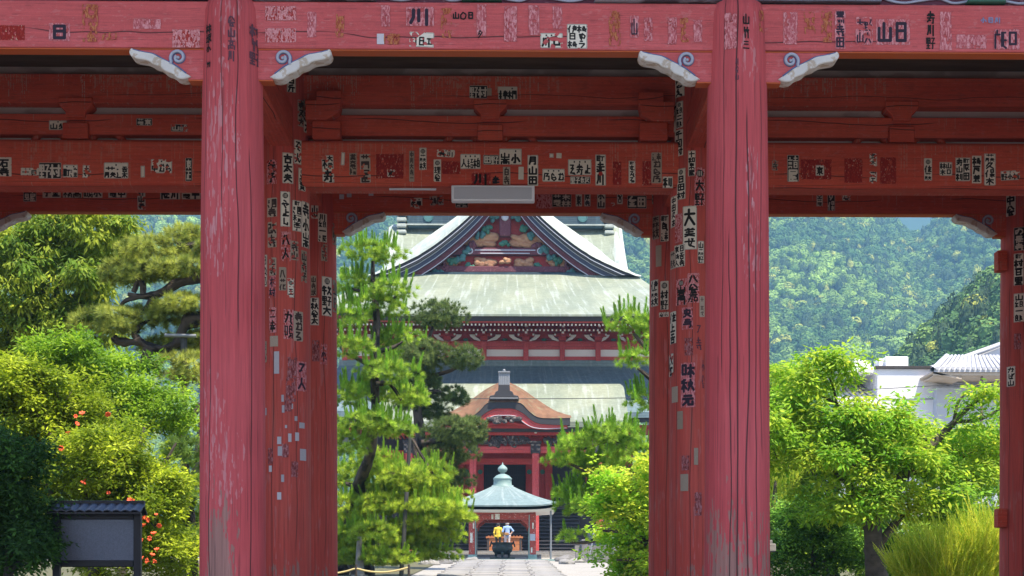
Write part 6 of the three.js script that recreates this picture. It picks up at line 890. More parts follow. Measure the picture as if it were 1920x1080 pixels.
// a leafy crown: leaves gather in clumps through the outer part of each pad
function leafy(t, root, geos, mat, o) {
  const r = rng(o.seed), b = root.position, lists = geos.map(() => []), n0 = o.clumps ?? 9, twigs = [];
  for (const [x, y, z, rx, ry, rz] of t.pads) {
    const area = Math.PI * (rx * ry + 0.5 * rx * rz), K = Math.max(6, Math.round(area * n0));
    for (let k = 0; k < K; k++) {
      const a = r() * TAU, e = Math.asin(clamp(r() * 1.75 - 0.75, -1, 1)), out = r() < 0.14, f = out ? 1.05 + 0.4 * r() : 0.45 + 0.6 * Math.pow(r(), 0.6), c = V(Math.cos(a) * Math.cos(e) * rx * f, Math.sin(e) * ry * f, Math.sin(a) * Math.cos(e) * rz * f).add(V(x, y, z)), hue = r();
      if (k % 2 === 0) twigs.push([[x - b.x, y - ry * 0.5 - b.y, z - b.z, 0.014], [(x + c.x) / 2 - b.x, (y + c.y) / 2 - b.y, (z + c.z) / 2 - b.z, 0.010], [c.x - b.x, c.y - b.y, c.z - b.z, 0.003]]);
      const cr = (o.cr ?? 0.3) * (0.6 + 0.8 * r()), m = Math.round((o.per ?? 16) * (0.5 + r()));
      for (let i = 0; i < m; i++) {
        const g1 = () => (r() + r() + r() - 1.5) * 0.9, p = V(g1() * cr * 1.25, g1() * cr * 0.62, g1() * cr * 1.25).add(c), young = clamp(hue * 0.7 + (r() - 0.4) * 0.6, 0, 1), col = mix3(o.old, o.young, Math.pow(young, 1.4));
        const k2 = 0.8 + 0.4 * r(), q = new THREE.Quaternion().setFromEuler(new THREE.Euler((r() - 0.5) * 0.7, r() * TAU, (r() - 0.5) * 0.7)); lists[r() * geos.length | 0].push({ p: p.sub(b), q, s: (o.size ?? 1) * (0.7 + 0.6 * r()), c: [col[0] * k2, col[1] * k2, col[2] * k2] });
      }
    }
  }
  lists.forEach((l, i) => l.length && instanced('crown', geos[i], mat, l, root));
  if (o.twigs !== false) part('twigs', twigs.filter((_, i) => i % 2 === 0).map((l, i) => limb(l, 4, 0, i, 2)), M.barkGrey, root).userData.kind = 'stuff';
}
// a pine: shoots stand on the upper side of each pad, candles over them
function piney(t, root, o) {
  const r = rng(o.seed), b = root.position, L = { tuft: [[], []], candle: [[], []] }, geo = o.fine ? G.fine : G.tuft;
  for (const [x, y, z, rx, ry, rz] of t.pads) {
    const area = Math.PI * rx * rz, n = Math.round(area * (o.density ?? 70)), ph = r() * 9, dk = r();
    const spot = (f) => { const a = r() * TAU, s = Math.sqrt(r()), wob = 1 + 0.22 * Math.sin(a * 3 + ph) + 0.12 * Math.sin(a * 7 + ph * 2), px = Math.cos(a) * s * rx * wob, pz = Math.sin(a) * s * rz * wob, h = Math.sqrt(Math.max(0, 1 - s * s)); return [px, h * ry * f + (r() - 0.5) * ry * 0.25, pz, s, a]; };
    for (let i = 0; i < n; i++) {
      const low = r() < 0.45, [px, py, pz, s, a] = spot(low ? -0.35 + r() * 0.7 : 0.75 + r() * 0.25), lean = 0.25 + s * 0.9, q = new THREE.Quaternion().setFromUnitVectors(UP, V(Math.cos(a) * lean + (r() - 0.5) * 0.7, 1 + (low ? -0.6 : 0.2), Math.sin(a) * lean + (r() - 0.5) * 0.7).normalize());
      const y2 = clamp(0.2 + r() * 0.75 - dk * 0.25, 0, 1), c = mix3(o.old, o.young, y2), k = 0.8 + 0.4 * r(); L.tuft[i % 2].push({ p: V(x + px, y + py, z + pz).sub(b), q, s: (o.size ?? 1) * (0.75 + 0.5 * r()), c: c.map((v) => v * k) });
    }
    const m = Math.round(area * (o.candles ?? 0));
    for (let i = 0; i < m; i++) { const [px, py, pz, s, a] = spot(0.9), q = new THREE.Quaternion().setFromUnitVectors(UP, V(Math.cos(a) * s * 0.25 + (r() - 0.5) * 0.2, 1, Math.sin(a) * s * 0.25 + (r() - 0.5) * 0.2).normalize()), k = 0.8 + 0.4 * r(); L.candle[i % 2].push({ p: V(x + px, y + py, z + pz).sub(b), q, s: 0.75 + 0.5 * r(), sy: 0.7 + 0.7 * r(), c: mix3(o.old, o.tip, 0.35 + 0.65 * r()).map((v) => v * k) }); }
  }
  L.tuft.forEach((l, i) => l.length && instanced('crown', geo[i], M.needle, l, root)); L.candle.forEach((l, i) => l.length && instanced('candles', G.candle[i], M.needle, l, root));
}
{
  const P = plants, py = (k, name, label, o) => { const t = P[k], r = rootOf(t, name, label, 'tree'); wood(t, r, M.bark); piney(t, r, o); return r; };
  py('pineTall', 'pine_tree', 'tall pine tree with upright candle shoots left of the path', { seed: 101, density: 75, candles: 20, old: [0.143, 0.281, 0.0309], young: [0.561, 0.74, 0.0862], tip: [0.27, 0.50, 0.05] });
  py('pineRound', 'pine_tree', 'cloud pruned pine tree with rounded pads close before the hall', { seed: 102, density: 135, fine: true, size: 1.15, old: [0.065, 0.115, 0.03], young: [0.19, 0.26, 0.07], tip: [0.3, 0.35, 0.1] });
  py('pineLow', 'pine_tree', 'old thick trunked pine with flat layered lime green pads beside the pavilion', { seed: 103, density: 95, candles: 9, old: [0.163, 0.314, 0.0309], young: [0.631, 0.74, 0.0688], tip: [0.36, 0.56, 0.05] });
  py('pineRight', 'pine_tree', 'pine tree with long candles reaching out from behind the gate pillar right of the path', { seed: 104, density: 75, candles: 17, old: [0.143, 0.281, 0.0281], young: [0.513, 0.74, 0.0774], tip: [0.26, 0.50, 0.045] });
  py('pineGarden', 'pine_tree', 'old garden pine with crooked bare limbs held up by a prop', { seed: 105, density: 120, fine: true, size: 1.1, old: [0.15, 0.21, 0.04], young: [0.50, 0.54, 0.09], tip: [0.701, 0.74, 0.172] });
  py('pineShade', 'pine_tree', 'dark young pine growing beside the roofed notice board', { seed: 106, density: 90, old: [0.0666, 0.134, 0.021], young: [0.28, 0.44, 0.0688], tip: [0.467, 0.551, 0.172] });
  const lf = (k, name, label, cat, geos, mat, o) => { const t = P[k], r = rootOf(t, name, label, cat); wood(t, r, M.barkGrey); leafy(t, r, geos, mat, o); return r; };
  lf('leafTree', 'broadleaf_tree', 'tall broadleaf tree with long drooping leaves behind the yellow green shrubs', 'tree', G.broad, M.leaf, { seed: 201, clumps: 5, per: 15, cr: 0.36, size: 1.25, old: [0.12, 0.22, 0.02], young: [0.50, 0.56, 0.05] });
  lf('cherry', 'cherry_tree', 'spreading cherry tree with a sawn limb stub in front of the white building', 'tree', G.cherry, M.leaf, { seed: 202, clumps: 6.5, per: 14, cr: 0.32, size: 1.1, old: [0.19, 0.426, 0.0281], young: [0.677, 0.74, 0.0602] });
  lf('cherryBack', 'broadleaf_tree', 'leafy tree filling the background behind the cherry tree', 'tree', G.broad, M.leaf, { seed: 203, clumps: 4, per: 16, cr: 0.5, size: 1.3, old: [0.114, 0.27, 0.0281], young: [0.561, 0.74, 0.0688] });
  lf('mapleLow', 'maple_tree', 'bright yellow green maple spreading low beside the path rail', 'tree', G.maple, M.leaf, { seed: 204, clumps: 10, per: 15, cr: 0.3, old: [0.285, 0.561, 0.0281], young: [0.74, 0.74, 0.0774] });
  lf('bushRight', 'evergreen_bush', 'dark evergreen bush in the shade under the cherry tree', 'bush', G.small, M.glossLeaf, { seed: 205, clumps: 12, per: 16, cr: 0.28, old: [0.0571, 0.157, 0.021], young: [0.303, 0.577, 0.0688], twigs: false });
  lf('bushDark', 'evergreen_bush', 'dark evergreen bush at the corner behind the gate pillar, overlapping the notice board', 'bush', G.small, M.glossLeaf, { seed: 206, clumps: 22, per: 20, cr: 0.2, size: 0.9, old: [0.0419, 0.112, 0.0224], young: [0.14, 0.33, 0.0517], twigs: false });
  const sh = lf('shrubWide', 'pomegranate_shrub', 'wide yellow green flowering shrub dotted with orange red blossoms behind the notice board', 'shrub', G.small, M.leaf, { seed: 207, clumps: 13, per: 19, cr: 0.26, size: 1.05, old: [0.19, 0.29, 0.015], young: [0.62, 0.72, 0.04] });
  lf('shrubBack', 'leafy_shrub', 'mid green leafy shrub between the flowering shrub and the crooked garden pine', 'shrub', G.small, M.leaf, { seed: 208, clumps: 10, per: 17, cr: 0.26, size: 1.1, old: [0.13, 0.27, 0.016], young: [0.46, 0.66, 0.04] });
  // orange red blossoms
  const r = rng(88), fm = std({ color: rgb(0.78, 0.10, 0.025), roughness: 0.6 }), petal = [0, 1].map((s) => { const gs = []; for (let i = 0; i < 6; i++) { const a = i / 6 * TAU + s, g = new THREE.SphereGeometry(0.035, 6, 4).scale(1, 0.35, 0.7); g.rotateZ(0.5); g.rotateY(-a); g.translate(Math.cos(a) * 0.032, 0, Math.sin(a) * 0.032); gs.push(g); } gs.push(new THREE.ConeGeometry(0.022, 0.07, 6).rotateX(Math.PI).translate(0, -0.04, 0)); return merge(gs); });
  const spots = [[145,782],[157,776],[148,796],[131,812],[118,842],[205,778],[246,938],[262,962],[272,985],[290,1000],[295,965],[288,1040],[278,1052],[292,1053],[268,1048],[301,986],[266,1012],[283,1010],[160,905],[206,925],[296,1030],[252,940],[270,970],[279,975]];
  for (const [x, y] of spots) { const D = 28.55 + r() * 0.3, k = D / 2900, m = part('blossom', petal[r() * 2 | 0], fm, sh); m.position.set(0.231 + (x - 960) * k, 1.6 + (1130 - y) * k, -D).sub(sh.position); m.rotation.set(r() * 2, r() * 6, r() * 2); m.scale.setScalar(0.6 + r() * 0.45); }
  // broom-like shrub of upright plumes
  const plume = (k, name, label, o) => { const t = P[k], root = rootOf(t, name, label, 'shrub'), q = rng(o.seed), L = [[], []]; if (t.trunk.length) wood(t, root, M.barkGrey);
    for (const [x, y, z, rx, ry, rz] of t.pads) { const n = Math.round(Math.PI * rx * rz * o.density); for (let i = 0; i < n; i++) { const a = q() * TAU, s = Math.sqrt(q()), h = Math.sqrt(1 - s * s), p = V(x + Math.cos(a) * s * rx, y + h * ry * (-0.8 + 1.5 * q()), z + Math.sin(a) * s * rz), c = mix3(o.old, o.young, q()); L[i % 2].push({ p: p.sub(root.position), q: new THREE.Quaternion().setFromUnitVectors(UP, V(Math.cos(a) * s * 0.7 + (q() - 0.5) * 0.8, 1, Math.sin(a) * s * 0.7 + (q() - 0.5) * 0.8).normalize()), s: 0.45 + 0.4 * q(), c }); } }
    L.forEach((l, i) => instanced('crown', G.plume[i], M.needle, l, root)); return root; };
  plume('broomShrub', 'broom_shrub', 'feathery yellow green broom shrub of upright plumes by the far gate pillar', { seed: 301, density: 420, old: [0.323, 0.493, 0.0281], young: [0.74, 0.74, 0.0862] });
  plume('sprayLeft', 'cypress_shrub', 'feathery cypress shrub pressed behind the thick front pillar by the cherry', { seed: 302, density: 300, old: [0.229, 0.404, 0.0281], young: [0.701, 0.74, 0.0862] });
}

// ---------------------------------------------------------------- wooded hills
const ridgeNoise = (x, z, f, s) => { let t = 0, a = 0.5; for (let i = 0; i < 4; i++, a *= 0.5, f *= 2) t += a * vn(x * f + 500, z * f + 500, 9973, 9967, s + i); return t / 0.9375 - 0.5; };
function hillY(x, D) {
  const a = (x - 0.23) / D, near = 46 * sstep(0.10, 0.36, a) * Math.exp(-Math.pow((D - 400) / 130, 2)) * 1.75, nearL = 30 * sstep(0.12, 0.4, -a) * Math.exp(-Math.pow((D - 430) / 130, 2));
  const far = 410 * sstep(520, 1500, D) * (1 - 0.17 * Math.exp(-Math.pow((a - 0.262) / 0.030, 2)) * sstep(700, 1400, D)) + ridgeNoise(x / 260, D / 260, 1, 401) * 90 * sstep(520, 900, D);
  return 8 + near + nearL + far + ridgeNoise(x / 60, D / 60, 1, 402) * 9 * sstep(250, 420, D) - 10 * (1 - sstep(230, 420, D));
}
M.forestFloor = std({ color: rgb(0.03, 0.055, 0.02), roughness: 1 });
{
  const n = 300, k = 260, pos = [], idx = [];
  for (let j = 0; j <= k; j++) for (let i = 0; i <= n; i++) { const D = 230 + Math.pow(j / k, 1.5) * 1270, x = (i / n - 0.5) * 2 * 0.62 * D; pos.push(x, hillY(x, D) - 2, -D); }
  for (let j = 0; j < k; j++) for (let i = 0; i < n; i++) { const a = j * (n + 1) + i; idx.push(a, a + 1, a + n + 2, a, a + n + 2, a + n + 1); }
  const g = new THREE.BufferGeometry(); g.setAttribute('position', new THREE.Float32BufferAttribute(pos, 3)); g.setIndex(idx); g.computeVertexNormals(); structure('hills', g, M.forestFloor);
  // the dark far ridge seen through the saddle
  const g2 = sheet((u, v) => { const x = lerp(-1100, 1100, u), D = lerp(1560, 1900, v); return V(x, 60 + 430 * v * (0.9 + 0.2 * fb(u, 0.5, 7, 1, 3, 411)) + ridgeNoise(u * 12, v * 5, 1, 412) * 60 * (0.2 + v), -D); }, 90, 30); structure('far_ridge', g2, std({ color: rgb(0.02, 0.05, 0.03), roughness: 1 }));
}
// the forest on them reads as one mass: crowns of several kinds
{
  const r = rng(501);
  // a crown: a dark inner hull inside a shell of leaf masses that stand at all angles
  const crownGeo = (seed, sx, sy, n, q) => {
    const k = rng(seed), pos = [], hull = new THREE.IcosahedronGeometry(0.78, 2), hp2 = hull.attributes.position; for (let i = 0; i < hp2.count; i++) pos.push(hp2.getX(i) * sx, hp2.getY(i) * sy, hp2.getZ(i) * sx);
    const lobes = Array.from({ length: 7 }, () => V(k() - 0.5, k() * 0.8 - 0.2, k() - 0.5).normalize());
    for (let i = 0; i < n; i++) { const a = k() * TAU, y = k() * 1.7 - 0.7, h = Math.sqrt(Math.max(0, 1 - Math.min(1, y * y))), d = V(Math.cos(a) * h, y, Math.sin(a) * h).normalize(), lob = Math.max(...lobes.map((l) => l.dot(d))), R = 0.72 + 0.34 * Math.pow(Math.max(0, lob), 4) + (k() - 0.5) * 0.1, c = d.clone().multiplyScalar(R), t = V(k() - 0.5, k() - 0.5, k() - 0.5).cross(d).normalize(), s = d.clone().cross(t).addScaledVector(d, (k() - 0.5) * 1.1).normalize(), w = q * (0.6 + 0.8 * k()), P = [c.clone().addScaledVector(t, w), c.clone().addScaledVector(s, w * 0.8).addScaledVector(d, w * 0.5), c.clone().addScaledVector(t, -w), c.clone().addScaledVector(s, -w * 0.8)]; for (const m of [0, 1, 2, 0, 2, 3]) pos.push(P[m].x * sx, P[m].y * sy + 0.15, P[m].z * sx); }
    const g = new THREE.BufferGeometry(); g.setAttribute('position', new THREE.Float32BufferAttribute(pos, 3)); g.computeVertexNormals(); return g;
  };
  const kinds = [[crownGeo(1, 1, 0.85, 260, 0.17)], [crownGeo(2, 0.95, 1.05, 260, 0.16)], [crownGeo(3, 0.6, 1.5, 240, 0.15)], [crownGeo(4, 1.05, 0.8, 280, 0.15)]], lists = kinds.map(() => []);
  const put = (D, x, sc) => { const pick = r(), i = pick < 0.36 ? 0 : pick < 0.6 ? 1 : pick < 0.78 ? 2 : 3, n = ridgeNoise(x / 45, D / 45, 1, 440) + 0.5, con = i === 2, patch = sstep(0.45, 0.6, n); let c = mix3([0.06, 0.14, 0.035], [0.26, 0.40, 0.07], clamp(patch * 0.7 + (r() - 0.5) * 0.7, 0, 1)); if (con) c = [0.045, 0.09, 0.035]; if (r() < 0.05) c = [0.32, 0.36, 0.06]; const k = 0.8 + 0.4 * r(), s = sc * (0.65 + 0.7 * r()); lists[i].push({ p: V(x, hillY(x, D) + s * 0.35, -D), q: new THREE.Quaternion().setFromEuler(new THREE.Euler((r() - 0.5) * 0.4, r() * TAU, (r() - 0.5) * 0.4)), s, c: c.map((q) => q * k) }); };
  for (let D = 270; D < 560; D += 3.6) for (let x = -0.5 * D; x < 0.5 * D; x += 3.6) put(D + (r() - 0.5) * 3.6, x + (r() - 0.5) * 3.6, 2.6);
  for (let D = 560; D < 1480; D += 5.4) for (let x = -0.44 * D; x < 0.44 * D; x += 5.6) put(D + (r() - 0.5) * 5.4, x + (r() - 0.5) * 5.6, 3.9);
  kinds.forEach(([g], i) => { const m = instanced(['broadleaf_forest', 'mixed_forest', 'conifer_forest', 'oak_forest'][i], g, std({ color: 0xffffff, roughness: 1 }), lists[i], scene); m.userData = { kind: 'stuff', label: ['rounded broadleaf forest covering the hills', 'taller mixed forest trees scattered over the hills', 'dark narrow conifers standing among the hill forest', 'broad flat crowned forest trees on the hills'][i], category: 'forest' }; });
}
// ---------------------------------------------------------------- white house with tiled wing beyond the cherry tree
{
  const b = thing('white_house', 'white two storey house with flat parapet and grey tiled wing beyond the cherry tree', 'house', [22.8, 4.2, -92]), HY = 4.2, lay = (w, h, d, x, Y, D, r = 0.012) => box(w, h, d, x - 22.8, Y - HY, 92 - D, 'x', r);
  const wall = mapped(256, 256, [4, 4], (u, v) => { const n = fb(u, v, 6, 6, 4, 601); return [...[0.70, 0.71, 0.74].map((x) => x * (0.9 + 0.15 * n)), n]; }, { roughness: 0.8 }, 0.003), tile = std({ color: rgb(0.42, 0.43, 0.46), roughness: 0.45 }), beige = std({ color: rgb(0.45, 0.38, 0.30), roughness: 0.8 });
  part('wall', lay(7.6, 11.2, 8, 25.6, 4.2, 95), wall, b); part('parapet', lay(7.9, 0.16, 8.3, 25.6, 15.4, 95), M.darkWood, b); part('parapet_cap', lay(4.4, 0.34, 8.2, 21.6, 15.2, 95.2), M.white, b); part('wall_joint', lay(7.4, 0.05, 0.03, 25.6, 13.6, 90.97), M.metalGrey, b);
  part('lean_roof', slab((u, v) => V(lerp(19.0, 21.9, u) - 22.8, lerp(13.4, 15.35, v) - HY, 92 - lerp(90.4, 96, v)), 10, 4, 0.15, 3, 6), M.white, b); for (let i = 0; i < 9; i++) part('roof_rib', slab((u, v) => V(19.1 + i * 0.33 + u * 0.06 - 22.8, lerp(13.46, 15.41, v) - HY, 92 - lerp(90.4, 96, v)), 1, 2, 0.05, 0.06, 6), M.metalGrey, b);
  part('side_wall', lay(2.6, 9, 5, 20.6, 4.2, 93.5), std({ color: rgb(0.5, 0.55, 0.62), roughness: 0.7 }), b);
  part('roof_vent', [new THREE.SphereGeometry(0.42, 18, 12).scale(1.1, 0.9, 1).translate(21.35 - 22.8, 15.75 - HY, 92 - 92.5), lay(0.3, 0.9, 0.3, 20.9, 15.3, 92.4)], M.white, b); part('water_tank', [lay(1.4, 0.8, 1.2, 23.3, 15.56, 93, 0.06), lay(0.5, 0.7, 1.2, 22.5, 15.56, 93.2, 0.06)], M.white, b);
  // tiled wing
  part('wing_wall', lay(9, 10, 6, 29.6, 4.2, 93.2), std({ color: rgb(0.42, 0.46, 0.52), roughness: 0.8 }), b);
  const roofF = (u, v) => V(lerp(24.4 + v * 1.9, 34.6 - v * 1.2, u) - 22.8, lerp(14.95, 16.35, v) - HY, 92 - lerp(88.2, 92.4, v));
  const rf = part('wing_roof', slab(roofF, 12, 4, 0.14, 10, 4.4), tile, b); for (let i = 0; i < 34; i++) part('tile_roll', limb([0, 0.33, 0.66, 1].map((v) => { const p = roofF((i + 0.5) / 34, v); return [p.x, p.y + 0.06, p.z, 0.09]; }), 6, 0.1, i, 3), tile, rf);
  for (let i = 0; i < 34; i++) part('tile_end', new THREE.CylinderGeometry(0.1, 0.1, 0.06, 10).rotateX(Math.PI / 2).translate(roofF((i + 0.5) / 34, 0).x, 15.02 - HY, 92 - 88.16), tile, rf);
  part('wing_fascia', lay(10.3, 0.2, 0.1, 29.5, 14.62, 88.35), beige, b); part('wing_soffit', lay(10.2, 0.08, 2.2, 29.5, 14.56, 89.5), beige, b); part('hip_ridge', limb([[24.3 - 22.8, 14.95 - HY, 92 - 88.2, 0.16], [25.4 - 22.8, 15.75 - HY, 92 - 90.4, 0.15], [26.3 - 22.8, 16.4 - HY, 92 - 92.4, 0.14]], 8, 0.05), tile, b);
  part('wing_side_soffit', slab((u, v) => V(lerp(24.3, 26, u) - 22.8, lerp(14.85, 14.5, u) - HY, 92 - lerp(88.3, 93, v)), 2, 2, 0.1, 2, 5), beige, b); part('gutter_pipe', lay(0.12, 3, 0.12, 27.2, 11.6, 88.45), std({ color: rgb(0.14, 0.10, 0.07) }), b);
  part('gable_wall', extrude(poly([[25.6 - 22.8, 15.9 - HY], [34.5 - 22.8, 15.9 - HY], [34.5 - 22.8, 18.1 - HY], [31.5 - 22.8, 18.0 - HY]]), 0.2, 0).translate(0, 0, 92 - 93.4), wall, b); part('gable_verge', limb([[25.1 - 22.8, 15.65 - HY, 92 - 93, 0.13], [28.5 - 22.8, 16.72 - HY, 92 - 93, 0.13], [32.2 - 22.8, 18.2 - HY, 92 - 93, 0.13]], 8, 0.04), tile, b);
}
// ---------------------------------------------------------------- notice board with a little tiled roof, in the shade behind the gate
{
  const b = thing('notice_board', 'blank grey notice board in a black frame under a small tiled roof', 'notice board', [-6.045, 1.1, -23.5]), blk = std({ color: rgb(0.012, 0.013, 0.016), roughness: 0.5 }), tile = std({ color: rgb(0.05, 0.06, 0.08), roughness: 0.4 });
  for (const s of [-1, 1]) part('post', box(0.11, 1.86, 0.1, s * 0.61, 0, 0, 'y'), blk, b); part('bottom_rail', box(1.1, 0.1, 0.08, 0, 1.04, 0), blk, b); part('top_rail', box(1.1, 0.09, 0.08, 0, 1.76, 0), blk, b);
  part('board_face', box(1.105, 0.63, 0.03, 0, 1.135, -0.01), mapped(256, 256, [0.5, 0.5], (u, v) => { const n = fb(u, v, 40, 40, 3, 701); return [...[0.20, 0.23, 0.28].map((x) => x * (0.75 + 0.5 * n)), n]; }, { roughness: 0.7 }, 0.002), b);
  part('roof_board', slab((u, v) => V(lerp(-0.7, 0.7, u), lerp(1.86, 2.0, v), lerp(0.2, -0.02, v)), 2, 1, 0.03, 1.4, 0.3), blk, b); part('roof_board', slab((u, v) => V(lerp(-0.7, 0.7, u), lerp(1.86, 2.0, v), lerp(-0.24, -0.02, v)), 2, 1, 0.03, 1.4, 0.3), blk, b);
  part('ridge', box(1.42, 0.06, 0.09, 0, 1.985, -0.02), blk, b);
  for (let i = 0; i < 10; i++) part('roof_tile', slab((u, v) => V(-0.68 + i * 0.136 + u * 0.15 + v * 0.03, lerp(1.875, 2.0, v) + 0.022 * Math.sin(u * 3.6), lerp(0.215, 0.0, v)), 6, 2, 0.012, 0.14, 0.3), tile, b);
}
// ---------------------------------------------------------------- garden props, rope, poles
function pole(name, label, cat, a, b, r, mat, group) { const t = thing(name, label, cat, [a[0], a[1], a[2]], 0, group), d = V(b[0] - a[0], b[1] - a[1], b[2] - a[2]); part('shaft', limb([[0, 0, 0, r], [d.x / 2, d.y / 2, d.z / 2, r], [d.x, d.y, d.z, r * 0.92]], 10, 0.02), mat, t); return t; }
pole('prop_pole', 'dark upright pole propping the layered pine pads beside the path', 'pole', [-3.28, groundY(49), -49], [-3.1, 5.1, -49], 0.075, M.gardenPole);
pole('prop_pole', 'short dark pole under the tall pine branch against the hall', 'pole', [-3.12, 5.6, -49.6], [-3.03, 7.0, -49.6], 0.06, M.gardenPole);
pole('prop_pole', 'brown slanting stick leaning in the layered pine', 'pole', [-2.3, 5.7, -50.2], [-3.1, 7.05, -50.2], 0.05, M.bark);
pole('prop_pole', 'long dark log leaning among the garden pine props', 'pole', [-7.85, 4.3, -35], [-6.8, 6.1, -35], 0.085, M.bark);
pole('prop_pole', 'dark post crossing the leaning log under the garden pine', 'pole', [-7.4, groundY(35.2), -35.4], [-6.75, 6.2, -35.3], 0.09, M.gardenPole);
{ const t = thing('limb_prop', 'white bound crossbar on a dark post holding up the crooked pine limb', 'prop', [-7.53, groundY(36.6), -36.7]), h = 7.9 - groundY(36.6); part('post', new THREE.CylinderGeometry(0.08, 0.09, h, 12).translate(0, h / 2, 0), M.gardenPole, t); part('crossbar', new THREE.CylinderGeometry(0.045, 0.045, 0.74, 12).rotateZ(Math.PI / 2 - 0.02).translate(-0.06, h, 0.1), M.metalGrey, t); }
{ const t = thing('rope_fence', 'low straw rope fence along the garden edge below the pines', 'fence', [-4.1, groundY(44), -44]); const pts = []; for (let i = 0; i <= 12; i++) { const u = i / 12; pts.push(V(lerp(-1.6, 1.4, u), 0.42 + 0.08 * u - 0.12 * Math.sin(((u * 2) % 1) * Math.PI), 0)); } part('rope', tube(pts, 0.028, 60, 7), std({ color: rgb(0.50, 0.40, 0.18), roughness: 0.95 }), t); for (const x of [-1.6, -0.1, 1.4]) part('stake', new THREE.CylinderGeometry(0.035, 0.04, 0.6, 8).translate(x, 0.28, 0), M.bark, t); }
{ const t = thing('marker_stone', 'pale upright marker stone half hidden behind the old pine trunk', 'stone', [-4.55, groundY(48.6), -48.6]); part('stone', uvm(new THREE.CylinderGeometry(0.09, 0.18, 1.35, 6).translate(0, 0.67, 0)), M.stoneC, t); part('stone_foot', box(0.5, 0.15, 0.4, 0, 0, 0), M.stone, t); }
{ const t = thing('power_line', 'thin black cable strung across in front of the hall roof', 'cable'); const pts = []; for (let i = 0; i <= 20; i++) { const u = i / 20; pts.push(V(lerp(-30, 30, u), 13.2 + 1.2 * Math.pow((u - 0.5) * 2, 2), -88)); } part('cable', tube(pts, 0.022, 60, 5), M.hallDark, t); for (const s of [-1, 1]) part('cable_post', new THREE.CylinderGeometry(0.12, 0.15, 10.6, 10).translate(s * 30, 9.2, -88), M.gardenPole, t); }
// stone post behind the right pillar, bench board, side steps with rail
{ const t = thing('stone_lantern', 'pale grey square stone lantern base showing behind the cracked front pillar', 'stone lantern', [4.52, groundY(26.5), -26.5]); part('shaft', box(0.24, 1.2, 0.24, 0, 0, 0, 'y', 0.02), M.stone, t); part('cap', box(0.42, 0.14, 0.42, 0, 1.202, 0, 'x', 0.02), M.stoneC, t); part('ledge', box(0.32, 0.06, 0.32, 0, 1.344, 0), M.stone, t); }
{ const t = thing('garden_bench', 'weathered reddish plank bench beneath the cherry tree', 'bench', [9.45, groundY(33), -33]); part('seat', box(0.9, 0.06, 0.36, 0, 1.14, 0), std({ color: rgb(0.42, 0.20, 0.13), roughness: 0.9 }), t); for (const s of [-1, 1]) part('leg', box(0.08, 1.14, 0.3, s * 0.36, 0, 0, 'y'), M.bark, t); }
{
  const t = thing('side_steps', 'short grey stone side steps with a bent metal handrail beside the maple', 'steps', [4.45, groundY(74) - 0.02, -74]);
  for (let i = 0; i < 4; i++) for (let k = 0; k < 3; k++) part('step_stone', box(0.78, 0.2, 0.46, -0.8 + k * 0.8, i * 0.21, 0.6 - i * 0.4), [M.stone, M.stoneB, M.stoneC][(i + k) % 3], t);
  part('newel', new THREE.CylinderGeometry(0.045, 0.045, 1.5, 10).translate(0.55, 0.75, 0.95), M.metalGrey, t); part('handrail', limb([[-0.55, 0.3, 0.95, 0.035], [-0.42, 0.9, 0.8, 0.035], [-0.3, 1.45, 0.6, 0.035], [0.1, 1.5, 0.75, 0.035], [0.55, 1.5, 0.95, 0.035]], 8, 0), M.metalGrey, t); part('side_block', box(0.3, 1.1, 1.5, -0.75, 0, -0.5, 'x', 0.03), M.stoneB, t); part('back_panel', box(1.3, 0.9, 0.1, 0.1, 0.66, -1.15), M.hallBlue, t);
}
{ const rockLabels = ["low grey rock at the foot of the incense pavilion plinth, path side", "broad grey rock between the pavilion rain pipe and the side steps", "small grey rock just before the metal railed side steps", "flat grey rock beside the pavilion end of the stone path under the layered pine", "largest rounded grey rock on the pine garden edge of the path", "grey border rock alone at the pine garden edge, before the largest rock", "small grey border rock beneath the yellow green maple edge"];
  const r = rng(909); const spots = [[-1.7, 75, 0.35], [2.9, 75.5, 0.45], [3.3, 73, 0.3], [-2.6, 73.8, 0.4], [-3.0, 71, 0.5], [-3.4, 68, 0.35], [2.7, 70, 0.35]]; spots.forEach(([x, D, s], i) => { const g = mergeVertices(new THREE.IcosahedronGeometry(1, 2).deleteAttribute('uv').deleteAttribute('normal')), p = g.attributes.position; for (let k = 0; k < p.count; k++) { const q = 0.8 + 0.4 * hash(k, i, 3); p.setXYZ(k, p.getX(k) * s * 1.4 * q, Math.max(-0.1, p.getY(k) * s * 0.6 * q), p.getZ(k) * s * q); } g.computeVertexNormals(); const m = part(numbered('garden_rock'), uvm(g), [M.stone, M.stoneB, M.stoneC][i % 3], scene); m.position.set(x, groundY(D) + 0.02, -D); m.rotation.y = r() * 6; tag(m, rockLabels[i], 'rock', 'border rocks by the path'); }); }

